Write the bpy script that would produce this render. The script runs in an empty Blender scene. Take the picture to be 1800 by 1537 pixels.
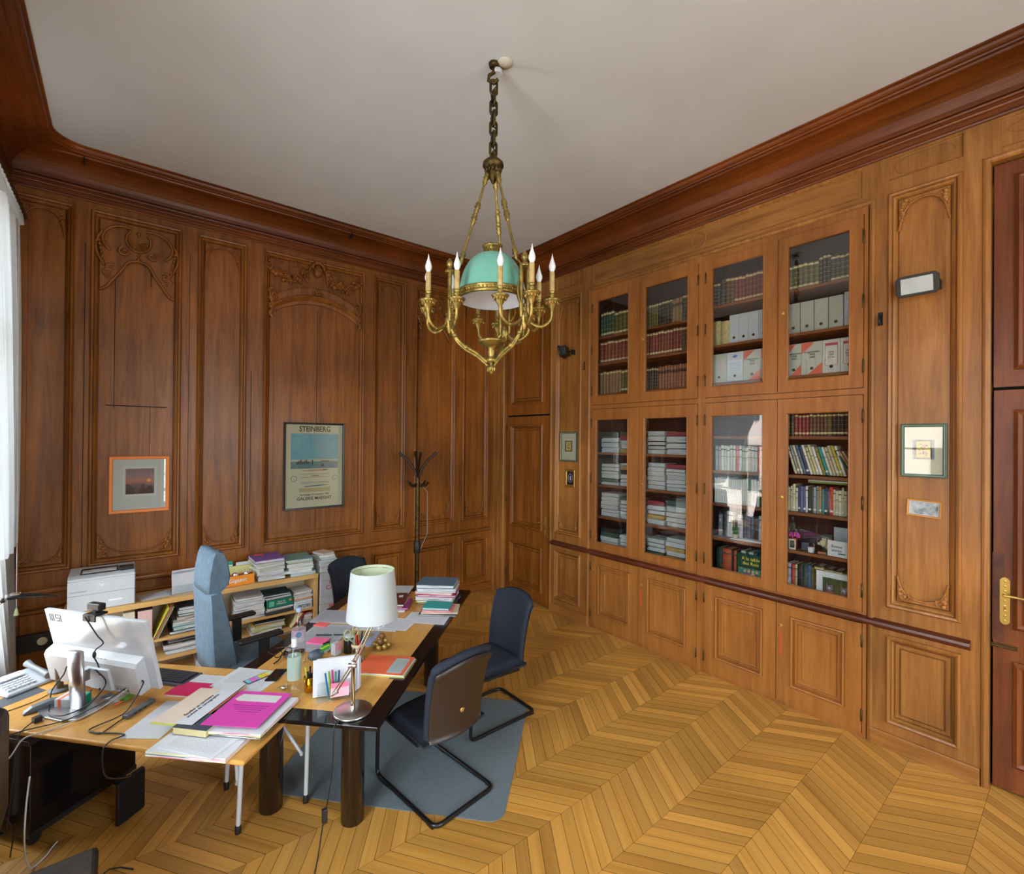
import bpy, math, random
from mathutils import Matrix, Vector
random.seed(7)
SC = bpy.context.scene
COL = SC.collection
PI = math.pi
# ---------------------------------------------------------------- camera, world, light, exposure
YAW, PITCH, ROLL = math.radians(39.333), math.radians(-.2216), math.radians(.4658)
cF = Vector((math.sin(YAW)*math.cos(PITCH), math.cos(YAW)*math.cos(PITCH), -math.sin(PITCH)))
cR = Vector((math.cos(YAW), -math.sin(YAW), 0))
cU = cR.cross(cF)
R2 = cR*math.cos(ROLL)+cU*math.sin(ROLL)
U2 = -cR*math.sin(ROLL)+cU*math.cos(ROLL)
cam = bpy.data.cameras.new('camera'); cam.sensor_width = 36; cam.lens = 836.65/1800*36
cam.clip_start = .02; cam.clip_end = 200
co = bpy.data.objects.new('camera', cam); COL.objects.link(co)
m = Matrix((( R2.x, U2.x, -cF.x, 0), (R2.y, U2.y, -cF.y, 0), (R2.z, U2.z, -cF.z, 2.2), (0, 0, 0, 1)))
co.matrix_world = m
SC.camera = co
SC.view_settings.view_transform = 'Standard'; SC.view_settings.look = 'None'
SC.view_settings.gamma = 1; SC.view_settings.use_curve_mapping = False
SC.view_settings.exposure = 0.95
SC.cycles.use_denoising = True
SC.cycles.max_bounces = 10; SC.cycles.diffuse_bounces = 5; SC.cycles.glossy_bounces = 4
SC.cycles.transparent_max_bounces = 16; SC.cycles.transmission_bounces = 6
SC.cycles.caustics_reflective = False; SC.cycles.caustics_refractive = False
SC.cycles.sample_clamp_indirect = 6

def rgb(r, g, b, a=1):
    f = lambda c: c/255/12.92 if c/255 <= .04045 else ((c/255+.055)/1.055)**2.4
    return (f(r), f(g), f(b), a)

w = bpy.data.worlds.new('world'); SC.world = w; w.use_nodes = True
nt = w.node_tree; nt.nodes.clear()
wo = nt.nodes.new('ShaderNodeOutputWorld'); wb = nt.nodes.new('ShaderNodeBackground')
tc = nt.nodes.new('ShaderNodeTexCoord'); sx = nt.nodes.new('ShaderNodeSeparateXYZ'); cr = nt.nodes.new('ShaderNodeValToRGB')
nt.links.new(tc.outputs['Generated'], sx.inputs[0]); nt.links.new(sx.outputs['Z'], cr.inputs[0])
cr.color_ramp.elements[0].position = 0; cr.color_ramp.elements[0].color = (.46, .47, .46, 1)
cr.color_ramp.elements[1].position = .12; cr.color_ramp.elements[1].color = (.86, .93, 1, 1)
nt.links.new(cr.outputs[0], wb.inputs[0]); wb.inputs[1].default_value = 9.5; nt.links.new(wb.outputs[0], wo.inputs[0])

XB, YA, XC, YD, HC = 4.28, 5.62, -.74, -3.3, 4.61
WINS = [(3.62, 5.02), (.55, 1.95), (-2.4, -1.0)]      # the three tall windows of the left wall
WZ0, WZ1 = .45, 3.92
for k, (a, b) in enumerate(WINS):
    L = bpy.data.lights.new('window_portal', 'AREA'); L.shape = 'RECTANGLE'; L.size = WZ1-WZ0; L.size_y = b-a
    L.cycles.is_portal = True
    o = bpy.data.objects.new('window_portal', L); COL.objects.link(o)
    o.location = (XC-.16, (a+b)/2, (WZ0+WZ1)/2); o.rotation_euler = (0, -PI/2, 0)
WINF_ADDED = [(.75, 1.95), (2.45, 3.62)]                        # two unseen windows added behind the camera to light the back wall
for a, b in WINF_ADDED:
    L = bpy.data.lights.new('window_portal', 'AREA'); L.shape = 'RECTANGLE'; L.size = b-a; L.size_y = WZ1-WZ0
    L.cycles.is_portal = True
    o = bpy.data.objects.new('window_portal', L); COL.objects.link(o)
    o.location = ((a+b)/2, YD-.16, (WZ0+WZ1)/2); o.rotation_euler = (PI/2, 0, 0)

# ---------------------------------------------------------------- helpers
class MB:
    def __init__(s, T=None): s.v = []; s.f = []; s.m = []; s.T = T or Matrix(); s.uv = None; s.sm = []
    def add(s, vs, fs, m=0, sm=False):
        n = len(s.v); s.v += [tuple(s.T @ Vector(p)) for p in vs]
        for f in fs: s.f.append([i+n for i in f]); s.m.append(m); s.sm.append(sm)
    def box(s, x0, x1, y0, y1, z0, z1, m=0, R=None):
        vs = [(x, y, z) for x in (x0, x1) for y in (y0, y1) for z in (z0, z1)]
        if R is not None: vs = [tuple(R @ Vector(p)) for p in vs]
        s.add(vs, [(0, 1, 3, 2), (4, 6, 7, 5), (0, 4, 5, 1), (2, 3, 7, 6), (0, 2, 6, 4), (1, 5, 7, 3)], m)
    def obox(s, c, w, d, h, ang=0, m=0):      # oriented box, c = centre of the base
        R = Matrix.Translation(Vector(c)) @ Matrix.Rotation(ang, 4, 'Z')
        s.box(-w/2, w/2, -d/2, d/2, 0, h, m, R)
    def poly(s, pts, h0, h1, f, m=0, sm=False):   # extruded polygon; f(a,b,h)->xyz
        n = len(pts)
        vs = [f(a, b, h0) for a, b in pts]+[f(a, b, h1) for a, b in pts]
        s.add(vs, [list(range(n))[::-1], list(range(n, 2*n))]+[(i, (i+1) % n, n+(i+1) % n, n+i) for i in range(n)], m, sm)
    def lathe(s, prof, seg=20, c=(0, 0, 0), R=None, m=0, sm=True, squash=1, caps=True):
        vs = []; fs = []; n = len(prof)
        for k in range(seg):
            a = 2*PI*k/seg
            for r, z in prof:
                p = Vector((r*math.cos(a), r*math.sin(a)*squash, z))
                if R is not None: p = R @ p
                vs.append((p.x+c[0], p.y+c[1], p.z+c[2]))
        for k in range(seg):
            k2 = (k+1) % seg
            for i in range(n-1): fs.append((k*n+i, k2*n+i, k2*n+i+1, k*n+i+1))
        s.add(vs, fs, m, sm)
        if not caps: return
        s.add([vs[k*n] for k in range(seg)], [list(range(seg))[::-1]], m)
        s.add([vs[k*n+n-1] for k in range(seg)], [list(range(seg))], m)
    def cyl(s, c, r, h, seg=20, m=0, r2=None): s.lathe([(r, 0), (r2 if r2 is not None else r, h)], seg, c, None, m)
    def tube(s, path, r, seg=8, closed=False, m=0):
        P = [Vector(p) for p in path]; n = len(P); vs = []; fs = []
        rr = r if isinstance(r, (list, tuple)) else [r]*n
        up = None
        for i in range(n):
            a = P[(i-1) % n] if (closed or i) else P[0]; b = P[(i+1) % n] if (closed or i < n-1) else P[-1]
            t = (b-a).normalized() if (b-a).length > 1e-9 else Vector((0, 0, 1))
            if up is None:
                up = Vector((0, 0, 1)) if abs(t.z) < .9 else Vector((1, 0, 0))
            x = up-t*up.dot(t)
            if x.length < 1e-6: x = t.orthogonal()
            x.normalize(); y = t.cross(x); up = x
            for k in range(seg):
                q = P[i]+(x*math.cos(2*PI*k/seg)+y*math.sin(2*PI*k/seg))*rr[i]
                vs.append(tuple(q))
        for i in range(n if closed else n-1):
            j = (i+1) % n
            for k in range(seg): fs.append((i*seg+k, i*seg+(k+1) % seg, j*seg+(k+1) % seg, j*seg+k))
        s.add(vs, fs, m, True)
        if not closed: s.add([vs[k] for k in range(seg)]+[vs[(n-1)*seg+k] for k in range(seg)], [list(range(seg))[::-1], list(range(seg, 2*seg))], m)
    def ball(s, c, r, m=0, seg=12, rings=8, R=None):
        rx, ry, rz = r if isinstance(r, (tuple, list)) else (r, r, r)
        vs = [(0, 0, rz)]; fs = []
        for i in range(1, rings):
            t = PI*i/rings
            for k in range(seg): a = 2*PI*k/seg; vs.append((rx*math.sin(t)*math.cos(a), ry*math.sin(t)*math.sin(a), rz*math.cos(t)))
        vs.append((0, 0, -rz))
        for k in range(seg):
            fs.append((0, 1+k, 1+(k+1) % seg)); L = 1+(rings-2)*seg; fs.append((len(vs)-1, L+(k+1) % seg, L+k))
        for i in range(rings-2):
            for k in range(seg): a = 1+i*seg; fs.append((a+k, a+seg+k, a+seg+(k+1) % seg, a+(k+1) % seg))
        if R is not None: vs = [tuple(R @ Vector(p)) for p in vs]
        s.add([(x+c[0], y+c[1], z+c[2]) for x, y, z in vs], fs, m, True)
    def grid(s, nu, nv, fn, m=0, sm=True):
        vs = [fn(i/nu, j/nv) for i in range(nu+1) for j in range(nv+1)]
        s.add(vs, [(i*(nv+1)+j, (i+1)*(nv+1)+j, (i+1)*(nv+1)+j+1, i*(nv+1)+j+1) for i in range(nu) for j in range(nv)], m, sm)
    def loops(s, P, rect, prof, cap=True, m=0):
        u0, u1, v0, v1 = rect; vs = []; fs = []
        for i, h in prof: vs += [P(u0+i, v0+i, h), P(u1-i, v0+i, h), P(u1-i, v1-i, h), P(u0+i, v1-i, h)]
        for k in range(len(prof)-1):
            for j in range(4): fs.append((k*4+j, k*4+(j+1) % 4, k*4+4+(j+1) % 4, k*4+4+j))
        if cap: k = (len(prof)-1)*4; fs.append((k, k+1, k+2, k+3))
        s.add(vs, fs, m)
    def build(s, name, mats, parent=None, bevel=0, label=None, solid=0, sub=0, bseg=2):
        me = bpy.data.meshes.new(name); me.from_pydata(s.v, [], s.f)
        if not isinstance(mats, (list, tuple)): mats = [mats]
        for q in mats: me.materials.append(q)
        me.polygons.foreach_set('material_index', s.m); me.polygons.foreach_set('use_smooth', s.sm)
        me.update()
        o = bpy.data.objects.new(name, me); COL.objects.link(o)
        if parent is not None: o.parent = parent
        if solid: q = o.modifiers.new('s', 'SOLIDIFY'); q.thickness = solid; q.offset = 0
        if bevel: q = o.modifiers.new('b', 'BEVEL'); q.width = bevel; q.segments = bseg; q.limit_method = 'ANGLE'; q.angle_limit = .7
        if sub: q = o.modifiers.new('u', 'SUBSURF'); q.levels = sub; q.render_levels = sub
        if label: o['label'] = label
        return o

def tag(o, label, cat, group=None, kind=None):
    o['label'] = label; o['category'] = cat
    if group: o['group'] = group
    if kind: o['kind'] = kind
    return o
def thing(name, label, cat, loc=(0, 0, 0), rz=0, group=None):
    o = bpy.data.objects.new(name, None); COL.objects.link(o); o.empty_display_size = .05
    o.location = loc; o.rotation_euler = (0, 0, rz); return tag(o, label, cat, group)
def struct(o): o['kind'] = 'structure'; return o
def bx(name, x0, x1, y0, y1, z0, z1, mat, parent=None, bevel=0, label=None):
    b = MB(); b.box(x0, x1, y0, y1, z0, z1); return b.build(name, mat, parent, bevel, label)
def dup(root, loc=None, rz=None, label=None, group=None, parent=None):
    r = root.copy(); COL.objects.link(r)
    if loc is not None: r.location = loc
    if rz is not None: r.rotation_euler = (0, 0, rz)
    if label: r['label'] = label
    if group: r['group'] = group
    if parent is not None: r.parent = parent
    for ch in list(root.children): dup(ch, parent=r)
    return r
def text(s, name, size, mat, parent, loc, rot=(PI/2, 0, 0), align='CENTER', ext=.0004, sx=1, off=.012):
    c = bpy.data.curves.new(name, 'FONT'); c.body = s; c.size = size; c.align_x = align; c.align_y = 'CENTER'; c.extrude = ext; c.offset = size*off
    c.materials.append(mat); c.resolution_u = 2; tmp = bpy.data.objects.new(name, c); me = bpy.data.meshes.new_from_object(tmp)
    o = bpy.data.objects.new(name, me); COL.objects.link(o); o.parent = parent; bpy.data.objects.remove(tmp)
    o.location = loc; o.rotation_euler = rot; o.scale = (sx, 1, 1); return o

# ---------------------------------------------------------------- materials
def new(name):
    q = bpy.data.materials.new(name); q.use_nodes = True
    return q, q.node_tree, q.node_tree.nodes['Principled BSDF']
def mat(name, c, rough=.5, metal=0, spec=.5, **k):
    q, t, b = new(name); b.inputs['Base Color'].default_value = c if len(c) == 4 else (*c, 1)
    b.inputs['Roughness'].default_value = rough; b.inputs['Metallic'].default_value = metal
    b.inputs['Specular IOR Level'].default_value = spec
    for kk, v in k.items(): b.inputs[kk.replace('_', ' ')].default_value = v
    return q
def nmat(name, c1, c2, scale=20, rough=.6, stretch=(1, 1, 1), bump=0, metal=0, detail=4, coord='Object', **k):
    q = mat(name, c1, rough, metal, **k); t = q.node_tree; b = t.nodes['Principled BSDF']
    tc = t.nodes.new('ShaderNodeTexCoord'); mp = t.nodes.new('ShaderNodeMapping'); mp.inputs['Scale'].default_value = stretch
    n = t.nodes.new('ShaderNodeTexNoise'); n.inputs['Scale'].default_value = scale; n.inputs['Detail'].default_value = detail
    mx = t.nodes.new('ShaderNodeMixRGB'); mx.inputs[1].default_value = c1; mx.inputs[2].default_value = c2
    rp = t.nodes.new('ShaderNodeMapRange'); rp.inputs[1].default_value = .3; rp.inputs[2].default_value = .7
    t.links.new(tc.outputs[coord], mp.inputs[0]); t.links.new(mp.outputs[0], n.inputs[0]); t.links.new(n.outputs[0], rp.inputs[0])
    t.links.new(rp.outputs[0], mx.inputs[0]); t.links.new(mx.outputs[0], b.inputs['Base Color'])
    if bump:
        bp = t.nodes.new('ShaderNodeBump'); bp.inputs['Strength'].default_value = bump; bp.inputs['Distance'].default_value = .002
        t.links.new(n.outputs[0], bp.inputs['Height']); t.links.new(bp.outputs[0], b.inputs['Normal'])
    return q
def wood(name, dark, mid, light, axis='z', rough=.36, s=1, patina=.35, coat=.08):
    q, t, b = new(name); N = t.nodes.new; L = t.links.new
    tc = N('ShaderNodeTexCoord'); mp = N('ShaderNodeMapping')
    sc = {'z': (9, 9, .55), 'x': (.55, 9, 9), 'y': (9, .55, 9), 'uv': (.16, 7, 7)}[axis]
    mp.inputs['Scale'].default_value = tuple(v*s for v in sc)
    L(tc.outputs['UV' if axis == 'uv' else 'Object'], mp.inputs[0])
    n1 = N('ShaderNodeTexNoise'); n1.inputs['Scale'].default_value = 1.6; n1.inputs['Detail'].default_value = 7; n1.inputs['Roughness'].default_value = .62; n1.inputs['Distortion'].default_value = .9
    n2 = N('ShaderNodeTexNoise'); n2.inputs['Scale'].default_value = 11; n2.inputs['Detail'].default_value = 4; n2.inputs['Roughness'].default_value = .7
    n3 = N('ShaderNodeTexNoise'); n3.inputs['Scale'].default_value = .9; n3.inputs['Detail'].default_value = 3
    L(mp.outputs[0], n1.inputs[0]); L(mp.outputs[0], n2.inputs[0]); L(tc.outputs['Object'], n3.inputs[0])
    r = N('ShaderNodeValToRGB'); e = r.color_ramp.elements
    e[0].position = .3; e[0].color = dark; e[1].position = .72; e[1].color = light; m_ = e.new(.5); m_.color = mid
    a = N('ShaderNodeMath'); a.operation = 'MULTIPLY_ADD'; a.inputs[1].default_value = .3; L(n2.outputs[0], a.inputs[0])
    a2 = N('ShaderNodeMath'); a2.operation = 'MULTIPLY'; a2.inputs[1].default_value = .7; L(n1.outputs[0], a2.inputs[0]); L(a2.outputs[0], a.inputs[2])
    L(a.outputs[0], r.inputs[0])
    mr = N('ShaderNodeMapRange'); mr.inputs[1].default_value = .32; mr.inputs[2].default_value = .68; mr.inputs[3].default_value = 1-patina; mr.inputs[4].default_value = 1+patina*.5
    L(n3.outputs[0], mr.inputs[0])
    mx = N('ShaderNodeVectorMath'); mx.operation = 'SCALE'; L(r.outputs[0], mx.inputs[0]); L(mr.outputs[0], mx.inputs['Scale'])
    L(mx.outputs[0], b.inputs['Base Color'])
    bp = N('ShaderNodeBump'); bp.inputs['Strength'].default_value = .25; bp.inputs['Distance'].default_value = .002
    L(a.outputs[0], bp.inputs['Height']); L(bp.outputs[0], b.inputs['Normal'])
    b.inputs['Specular IOR Level'].default_value = .4; b.inputs['Roughness'].default_value = rough; b.inputs['Coat Weight'].default_value = coat; b.inputs['Coat Roughness'].default_value = .25
    return q, t, b, mx
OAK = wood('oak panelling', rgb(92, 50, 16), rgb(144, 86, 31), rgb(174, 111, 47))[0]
OAKH = wood('oak rail', rgb(92, 50, 16), rgb(144, 86, 31), rgb(174, 111, 47), 'x')[0]
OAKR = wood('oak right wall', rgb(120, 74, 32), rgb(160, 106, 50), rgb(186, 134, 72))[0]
OAKRY = wood('oak right rail', rgb(120, 74, 32), rgb(160, 106, 50), rgb(186, 134, 72), 'y')[0]
CORN = wood('cornice oak', rgb(76, 36, 11), rgb(116, 58, 18), rgb(146, 80, 28), 'y', patina=.45, s=.6)[0]
CORNX = wood('cornice oak lengthwise', rgb(76, 36, 11), rgb(116, 58, 18), rgb(146, 80, 28), 'x', patina=.45, s=.6)[0]
CASE = wood('bookcase oak', rgb(128, 78, 34), rgb(158, 100, 46), rgb(178, 118, 60), patina=.2)[0]
CASEB = wood('cupboard door wood', rgb(134, 82, 34), rgb(162, 104, 47), rgb(180, 122, 60), patina=.18)[0]
SHELF = wood('bookcase shelf wood', rgb(104, 58, 30), rgb(134, 80, 42), rgb(154, 98, 54), 'x')[0]
CASEIN = mat('dark red bookcase lining', rgb(58, 18, 14), .7)
MAHO = wood('reddish door wood', rgb(80, 38, 17), rgb(116, 60, 28), rgb(142, 82, 40), patina=.3)[0]
RAILD = wood('dark chair rail', rgb(60, 26, 16), rgb(92, 44, 28), rgb(116, 62, 40), 'y', rough=.28)[0]
BEECH = wood('beech veneer', rgb(196, 150, 86), rgb(210, 168, 104), rgb(222, 182, 120), 'x', rough=.42, patina=.06, s=1.2)[0]
DESKW = wood('desk veneer', rgb(190, 136, 66), rgb(208, 156, 82), rgb(220, 170, 96), 'x', rough=.3, patina=.08, s=1.2)[0]
DARKGAP = mat('dark gap', (.004, .003, .002), .9)
CEIL = nmat('ceiling plaster', rgb(216, 222, 227), rgb(210, 216, 220), 2.2, .9)
BLACK = mat('black lacquer', (.006, .005, .006), .12)
BLKLEG = nmat('dark brown lacquer', (.012, .006, .004, 1), (.022, .011, .006, 1), 30, .14, (6, 6, .4))
BLKP = mat('black plastic', (.012, .012, .013), .42)
BLKM = mat('black painted steel', (.008, .008, .009), .28)
GREYP = mat('grey plastic', rgb(98, 102, 108), .45)
WHITEP = nmat('white plastic', rgb(200, 205, 210), rgb(194, 199, 205), 8, .35)
WHITEG = mat('glossy white plastic', rgb(200, 206, 212), .12)
ALU = mat('brushed aluminium', rgb(190, 190, 194), .28, .95)
CHROME = mat('chrome', rgb(214, 212, 208), .12, 1)
STEEL = mat('satin steel', rgb(176, 172, 168), .3, 1)
BRASS = nmat('aged gilt bronze', rgb(190, 158, 84), rgb(118, 110, 60), 34, .36, metal=.8, bump=.5)
BRASSD = nmat('patinated bronze chain', rgb(108, 86, 46), rgb(60, 52, 30), 30, .45, metal=.85, bump=.4)
BRASSB = mat('polished brass', rgb(206, 178, 96), .28, .75)
NAVY = nmat('navy upholstery', rgb(26, 32, 46), rgb(33, 40, 56), 260, .85, bump=.3)
BLUEF = nmat('grey blue upholstery', rgb(98, 124, 146), rgb(114, 140, 160), 24, .9, bump=.2)
BROWNP = nmat('dark brown plastic shell', rgb(44, 34, 28), rgb(50, 39, 32), 90, .38)
FELT = nmat('grey blue chair mat', rgb(104, 116, 122), rgb(112, 124, 130), 40, .55)
PAPER = nmat('white paper', rgb(208, 212, 218), rgb(200, 204, 212), 9, .8)
CREAM = mat('cream mount board', rgb(206, 204, 176), .8)
SHADEW = nmat('white fabric lamp shade', rgb(172, 180, 184), rgb(178, 186, 189), 6, .85)
SHADEI = mat('pale green shade lining', rgb(196, 208, 178), .85)
RED = mat('red', rgb(200, 40, 40), .5)
INK = mat('black ink', (.01, .01, .012), .7)
WHITEI = mat('white ink', rgb(235, 235, 235), .6)
GOLDF = nmat('gilded frame', rgb(190, 150, 66), rgb(160, 120, 48), 50, .35, metal=.7)
_mc = {}
def cm(c, rough=.6, name=None, **k):
    key = (c, rough, name)
    if key not in _mc: _mc[key] = mat(name or 'colour %d %d %d' % c, rgb(*c), rough, **k)
    return _mc[key]
def glassy(name, tint=(.97, .99, .98, 1), f0=.04, rough=0):
    """thin clear sheet: transparent plus a mirror layer that grows towards grazing (same from both sides)"""
    q = bpy.data.materials.new(name); q.use_nodes = True; t = q.node_tree; t.nodes.clear(); N = t.nodes.new
    o = N('ShaderNodeOutputMaterial'); tr = N('ShaderNodeBsdfTransparent'); gl = N('ShaderNodeBsdfGlossy'); mx = N('ShaderNodeMixShader'); lw = N('ShaderNodeLayerWeight'); pw = N('ShaderNodeMath'); mm = N('ShaderNodeMath')
    tr.inputs[0].default_value = tint; gl.inputs['Roughness'].default_value = rough; lw.inputs['Blend'].default_value = .5
    pw.operation = 'POWER'; pw.inputs[1].default_value = 5; mm.operation = 'MULTIPLY_ADD'; mm.inputs[1].default_value = .9-f0; mm.inputs[2].default_value = f0
    t.links.new(lw.outputs['Facing'], pw.inputs[0]); t.links.new(pw.outputs[0], mm.inputs[0]); t.links.new(mm.outputs[0], mx.inputs[0]); t.links.new(tr.outputs[0], mx.inputs[1]); t.links.new(gl.outputs[0], mx.inputs[2]); t.links.new(mx.outputs[0], o.inputs[0])
    return q
GLASS = glassy('cabinet glass', (.97, .985, .98, 1), .075)
CLEAR = glassy('clear plastic', (.96, .98, .985, 1), .06)
ACRYL = glassy('clear acrylic', (.95, .975, .985, 1), .07)
def sheer(name, c, tr=.35, tl=.5):
    q = bpy.data.materials.new(name); q.use_nodes = True; t = q.node_tree; t.nodes.clear(); N = t.nodes.new
    o = N('ShaderNodeOutputMaterial'); a = N('ShaderNodeBsdfTransparent'); d = N('ShaderNodeBsdfDiffuse'); l = N('ShaderNodeBsdfTranslucent'); m1 = N('ShaderNodeMixShader'); m2 = N('ShaderNodeMixShader')
    d.inputs[0].default_value = c; l.inputs[0].default_value = c
    m1.inputs[0].default_value = tl; m2.inputs[0].default_value = tr
    t.links.new(d.outputs[0], m1.inputs[1]); t.links.new(l.outputs[0], m1.inputs[2]); t.links.new(m1.outputs[0], m2.inputs[1]); t.links.new(a.outputs[0], m2.inputs[2]); t.links.new(m2.outputs[0], o.inputs[0])
    return q
VOILE = sheer('white voile', rgb(214, 222, 226), .03, .17)
OPALG = mat('celadon glass', rgb(120, 186, 168), .22); OPALW = mat('white opal glass', rgb(226, 226, 232), .15)
FLAME = mat('frosted bulb glass', rgb(238, 240, 242), .15)
def objcol(name, bands=0, rough=.5, labelband=None, vert=False):
    q, t, b = new(name); N = t.nodes.new; L = t.links.new
    oi = N('ShaderNodeObjectInfo'); tc = N('ShaderNodeTexCoord'); sp = N('ShaderNodeSeparateXYZ'); L(tc.outputs['Generated'], sp.inputs[0])
    n = N('ShaderNodeTexNoise'); n.inputs['Scale'].default_value = 6; n.inputs['Detail'].default_value = 5
    ad = N('ShaderNodeVectorMath'); ad.operation = 'ADD'; L(tc.outputs['Generated'], ad.inputs[0]); L(oi.outputs['Location'], ad.inputs[1]); L(ad.outputs[0], n.inputs[0])
    mr = N('ShaderNodeMapRange'); mr.inputs[1].default_value = .3; mr.inputs[2].default_value = .7; mr.inputs[3].default_value = .7; mr.inputs[4].default_value = 1.2; L(n.outputs[0], mr.inputs[0])
    sc = N('ShaderNodeVectorMath'); sc.operation = 'SCALE'; L(oi.outputs['Color'], sc.inputs[0]); L(mr.outputs[0], sc.inputs['Scale'])
    last = sc.outputs[0]
    def band(z0, z1, col, last):
        m1 = N('ShaderNodeMath'); m1.operation = 'COMPARE'; m1.inputs[1].default_value = (z0+z1)/2; m1.inputs[2].default_value = (z1-z0)/2; L(sp.outputs['Z'], m1.inputs[0])
        mx = N('ShaderNodeMixRGB'); L(m1.outputs[0], mx.inputs[0]); L(last, mx.inputs[1]); mx.inputs[2].default_value = col; return mx.outputs[0]
    gold = rgb(176, 142, 78)
    for k in range(bands): last = band(.12+k*.76/(bands-1)-.006, .12+k*.76/(bands-1)+.006, gold, last)
    for z0, z1, c in (labelband or []): last = band(z0, z1, c, last)
    L(last, b.inputs['Base Color']); b.inputs['Roughness'].default_value = rough
    return q
LEATH = objcol('tooled leather spine', 6, .45, [(.9, .96, rgb(206, 190, 140))])
LEATH2 = objcol('tooled leather spine with two labels', 5, .45, [(.88, .95, rgb(214, 200, 150)), (.1, .18, rgb(210, 194, 146))])
LEATH3 = objcol('tooled leather spine with dark title', 6, .5, [(.68, .8, rgb(60, 30, 20))])
PLAIN = objcol('printed book spine', 0, .55, [(.82, .86, rgb(60, 60, 66)), (.55, .57, rgb(90, 90, 96))])
PLAIN2 = objcol('paperback spine', 0, .55, [(.1, .17, rgb(228, 226, 214)), (.62, .64, rgb(50, 50, 54))])
COLR = objcol('coloured card', 0, .6)
def striped(name, cols, scale, rough=.75):
    q, t, b = new(name); N = t.nodes.new; L = t.links.new
    tc = N('ShaderNodeTexCoord'); mp = N('ShaderNodeMapping'); mp.inputs['Scale'].default_value = (1.2, 1.2, scale)
    oi = N('ShaderNodeObjectInfo'); ad = N('ShaderNodeVectorMath'); ad.operation = 'ADD'; L(tc.outputs['Object'], ad.inputs[0]); L(oi.outputs['Location'], ad.inputs[1]); L(ad.outputs[0], mp.inputs[0])
    n = N('ShaderNodeTexNoise'); n.inputs['Scale'].default_value = 1; n.inputs['Detail'].default_value = 3; L(mp.outputs[0], n.inputs[0])
    r = N('ShaderNodeValToRGB'); r.color_ramp.interpolation = 'CONSTANT'; e = r.color_ramp.elements
    for i, c in enumerate(cols):
        p = .3+.4*i/len(cols)
        if i < 2: e[i].position = p if i else 0; e[i].color = c
        else: q_ = e.new(p); q_.color = c
    L(n.outputs[0], r.inputs[0])
    ge = N('ShaderNodeNewGeometry'); sp = N('ShaderNodeSeparateXYZ'); L(ge.outputs['Normal'], sp.inputs[0]); gt = N('ShaderNodeMath'); gt.operation = 'GREATER_THAN'; gt.inputs[1].default_value = .7; L(sp.outputs['Z'], gt.inputs[0])
    mx = N('ShaderNodeMixRGB'); L(gt.outputs[0], mx.inputs[0]); L(r.outputs[0], mx.inputs[1]); mx.inputs[2].default_value = rgb(206, 210, 215); L(mx.outputs[0], b.inputs['Base Color']); b.inputs['Roughness'].default_value = rough
    return q
PAPERS = striped('stacked paper edges', [rgb(60, 62, 64), rgb(206, 210, 212), rgb(226, 230, 232), rgb(160, 166, 170), rgb(220, 222, 222), rgb(196, 200, 204), rgb(90, 94, 100), rgb(214, 214, 206)], 90)
PAPERC = striped('mixed coloured sheets edge', [rgb(90, 130, 120), rgb(222, 226, 228), rgb(232, 232, 228), rgb(214, 120, 150), rgb(224, 228, 230), rgb(222, 214, 140), rgb(60, 64, 72), rgb(216, 220, 222)], 70)
def printed(name, base, ink, rows=26, dens=.55, rough=.75, scale=1):
    q, t, b = new(name); N = t.nodes.new; L = t.links.new
    tc = N('ShaderNodeTexCoord'); sp = N('ShaderNodeSeparateXYZ'); L(tc.outputs['Generated'], sp.inputs[0])
    w_ = N('ShaderNodeMath'); w_.operation = 'MULTIPLY'; w_.inputs[1].default_value = rows; L(sp.outputs['Y'], w_.inputs[0])
    fr = N('ShaderNodeMath'); fr.operation = 'FRACT'; L(w_.outputs[0], fr.inputs[0]); g = N('ShaderNodeMath'); g.operation = 'LESS_THAN'; g.inputs[1].default_value = .42; L(fr.outputs[0], g.inputs[0])
    fl = N('ShaderNodeMath'); fl.operation = 'FLOOR'; L(w_.outputs[0], fl.inputs[0])
    cb = N('ShaderNodeCombineXYZ'); mu = N('ShaderNodeMath'); mu.operation = 'MULTIPLY'; mu.inputs[1].default_value = 34*scale; L(sp.outputs['X'], mu.inputs[0]); L(mu.outputs[0], cb.inputs[0]); L(fl.outputs[0], cb.inputs[1])
    n = N('ShaderNodeTexNoise'); n.inputs['Scale'].default_value = 1.0; n.inputs['Detail'].default_value = 2; L(cb.outputs[0], n.inputs[0])
    g2 = N('ShaderNodeMath'); g2.operation = 'LESS_THAN'; g2.inputs[1].default_value = dens; L(n.outputs[0], g2.inputs[0])
    # page margins
    def rng(axis, a, b_):
        c = N('ShaderNodeMath'); c.operation = 'COMPARE'; c.inputs[1].default_value = (a+b_)/2; c.inputs[2].default_value = (b_-a)/2; L(sp.outputs[axis], c.inputs[0]); return c.outputs[0]
    p = None
    for o_ in (g.outputs[0], g2.outputs[0], rng('X', .1, .9), rng('Y', .08, .93)):
        if p is None: p = o_
        else: mm = N('ShaderNodeMath'); mm.operation = 'MULTIPLY'; L(p, mm.inputs[0]); L(o_, mm.inputs[1]); p = mm.outputs[0]
    mm = N('ShaderNodeMath'); mm.operation = 'MULTIPLY'; mm.inputs[1].default_value = .5; L(p, mm.inputs[0])
    mx = N('ShaderNodeMixRGB'); L(mm.outputs[0], mx.inputs[0]); mx.inputs[1].default_value = base; mx.inputs[2].default_value = ink
    L(mx.outputs[0], b.inputs['Base Color']); b.inputs['Roughness'].default_value = rough
    return q
PRINT = printed('printed sheet', rgb(208, 212, 218), rgb(70, 72, 80), 34, .5, scale=1.8)
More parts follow.
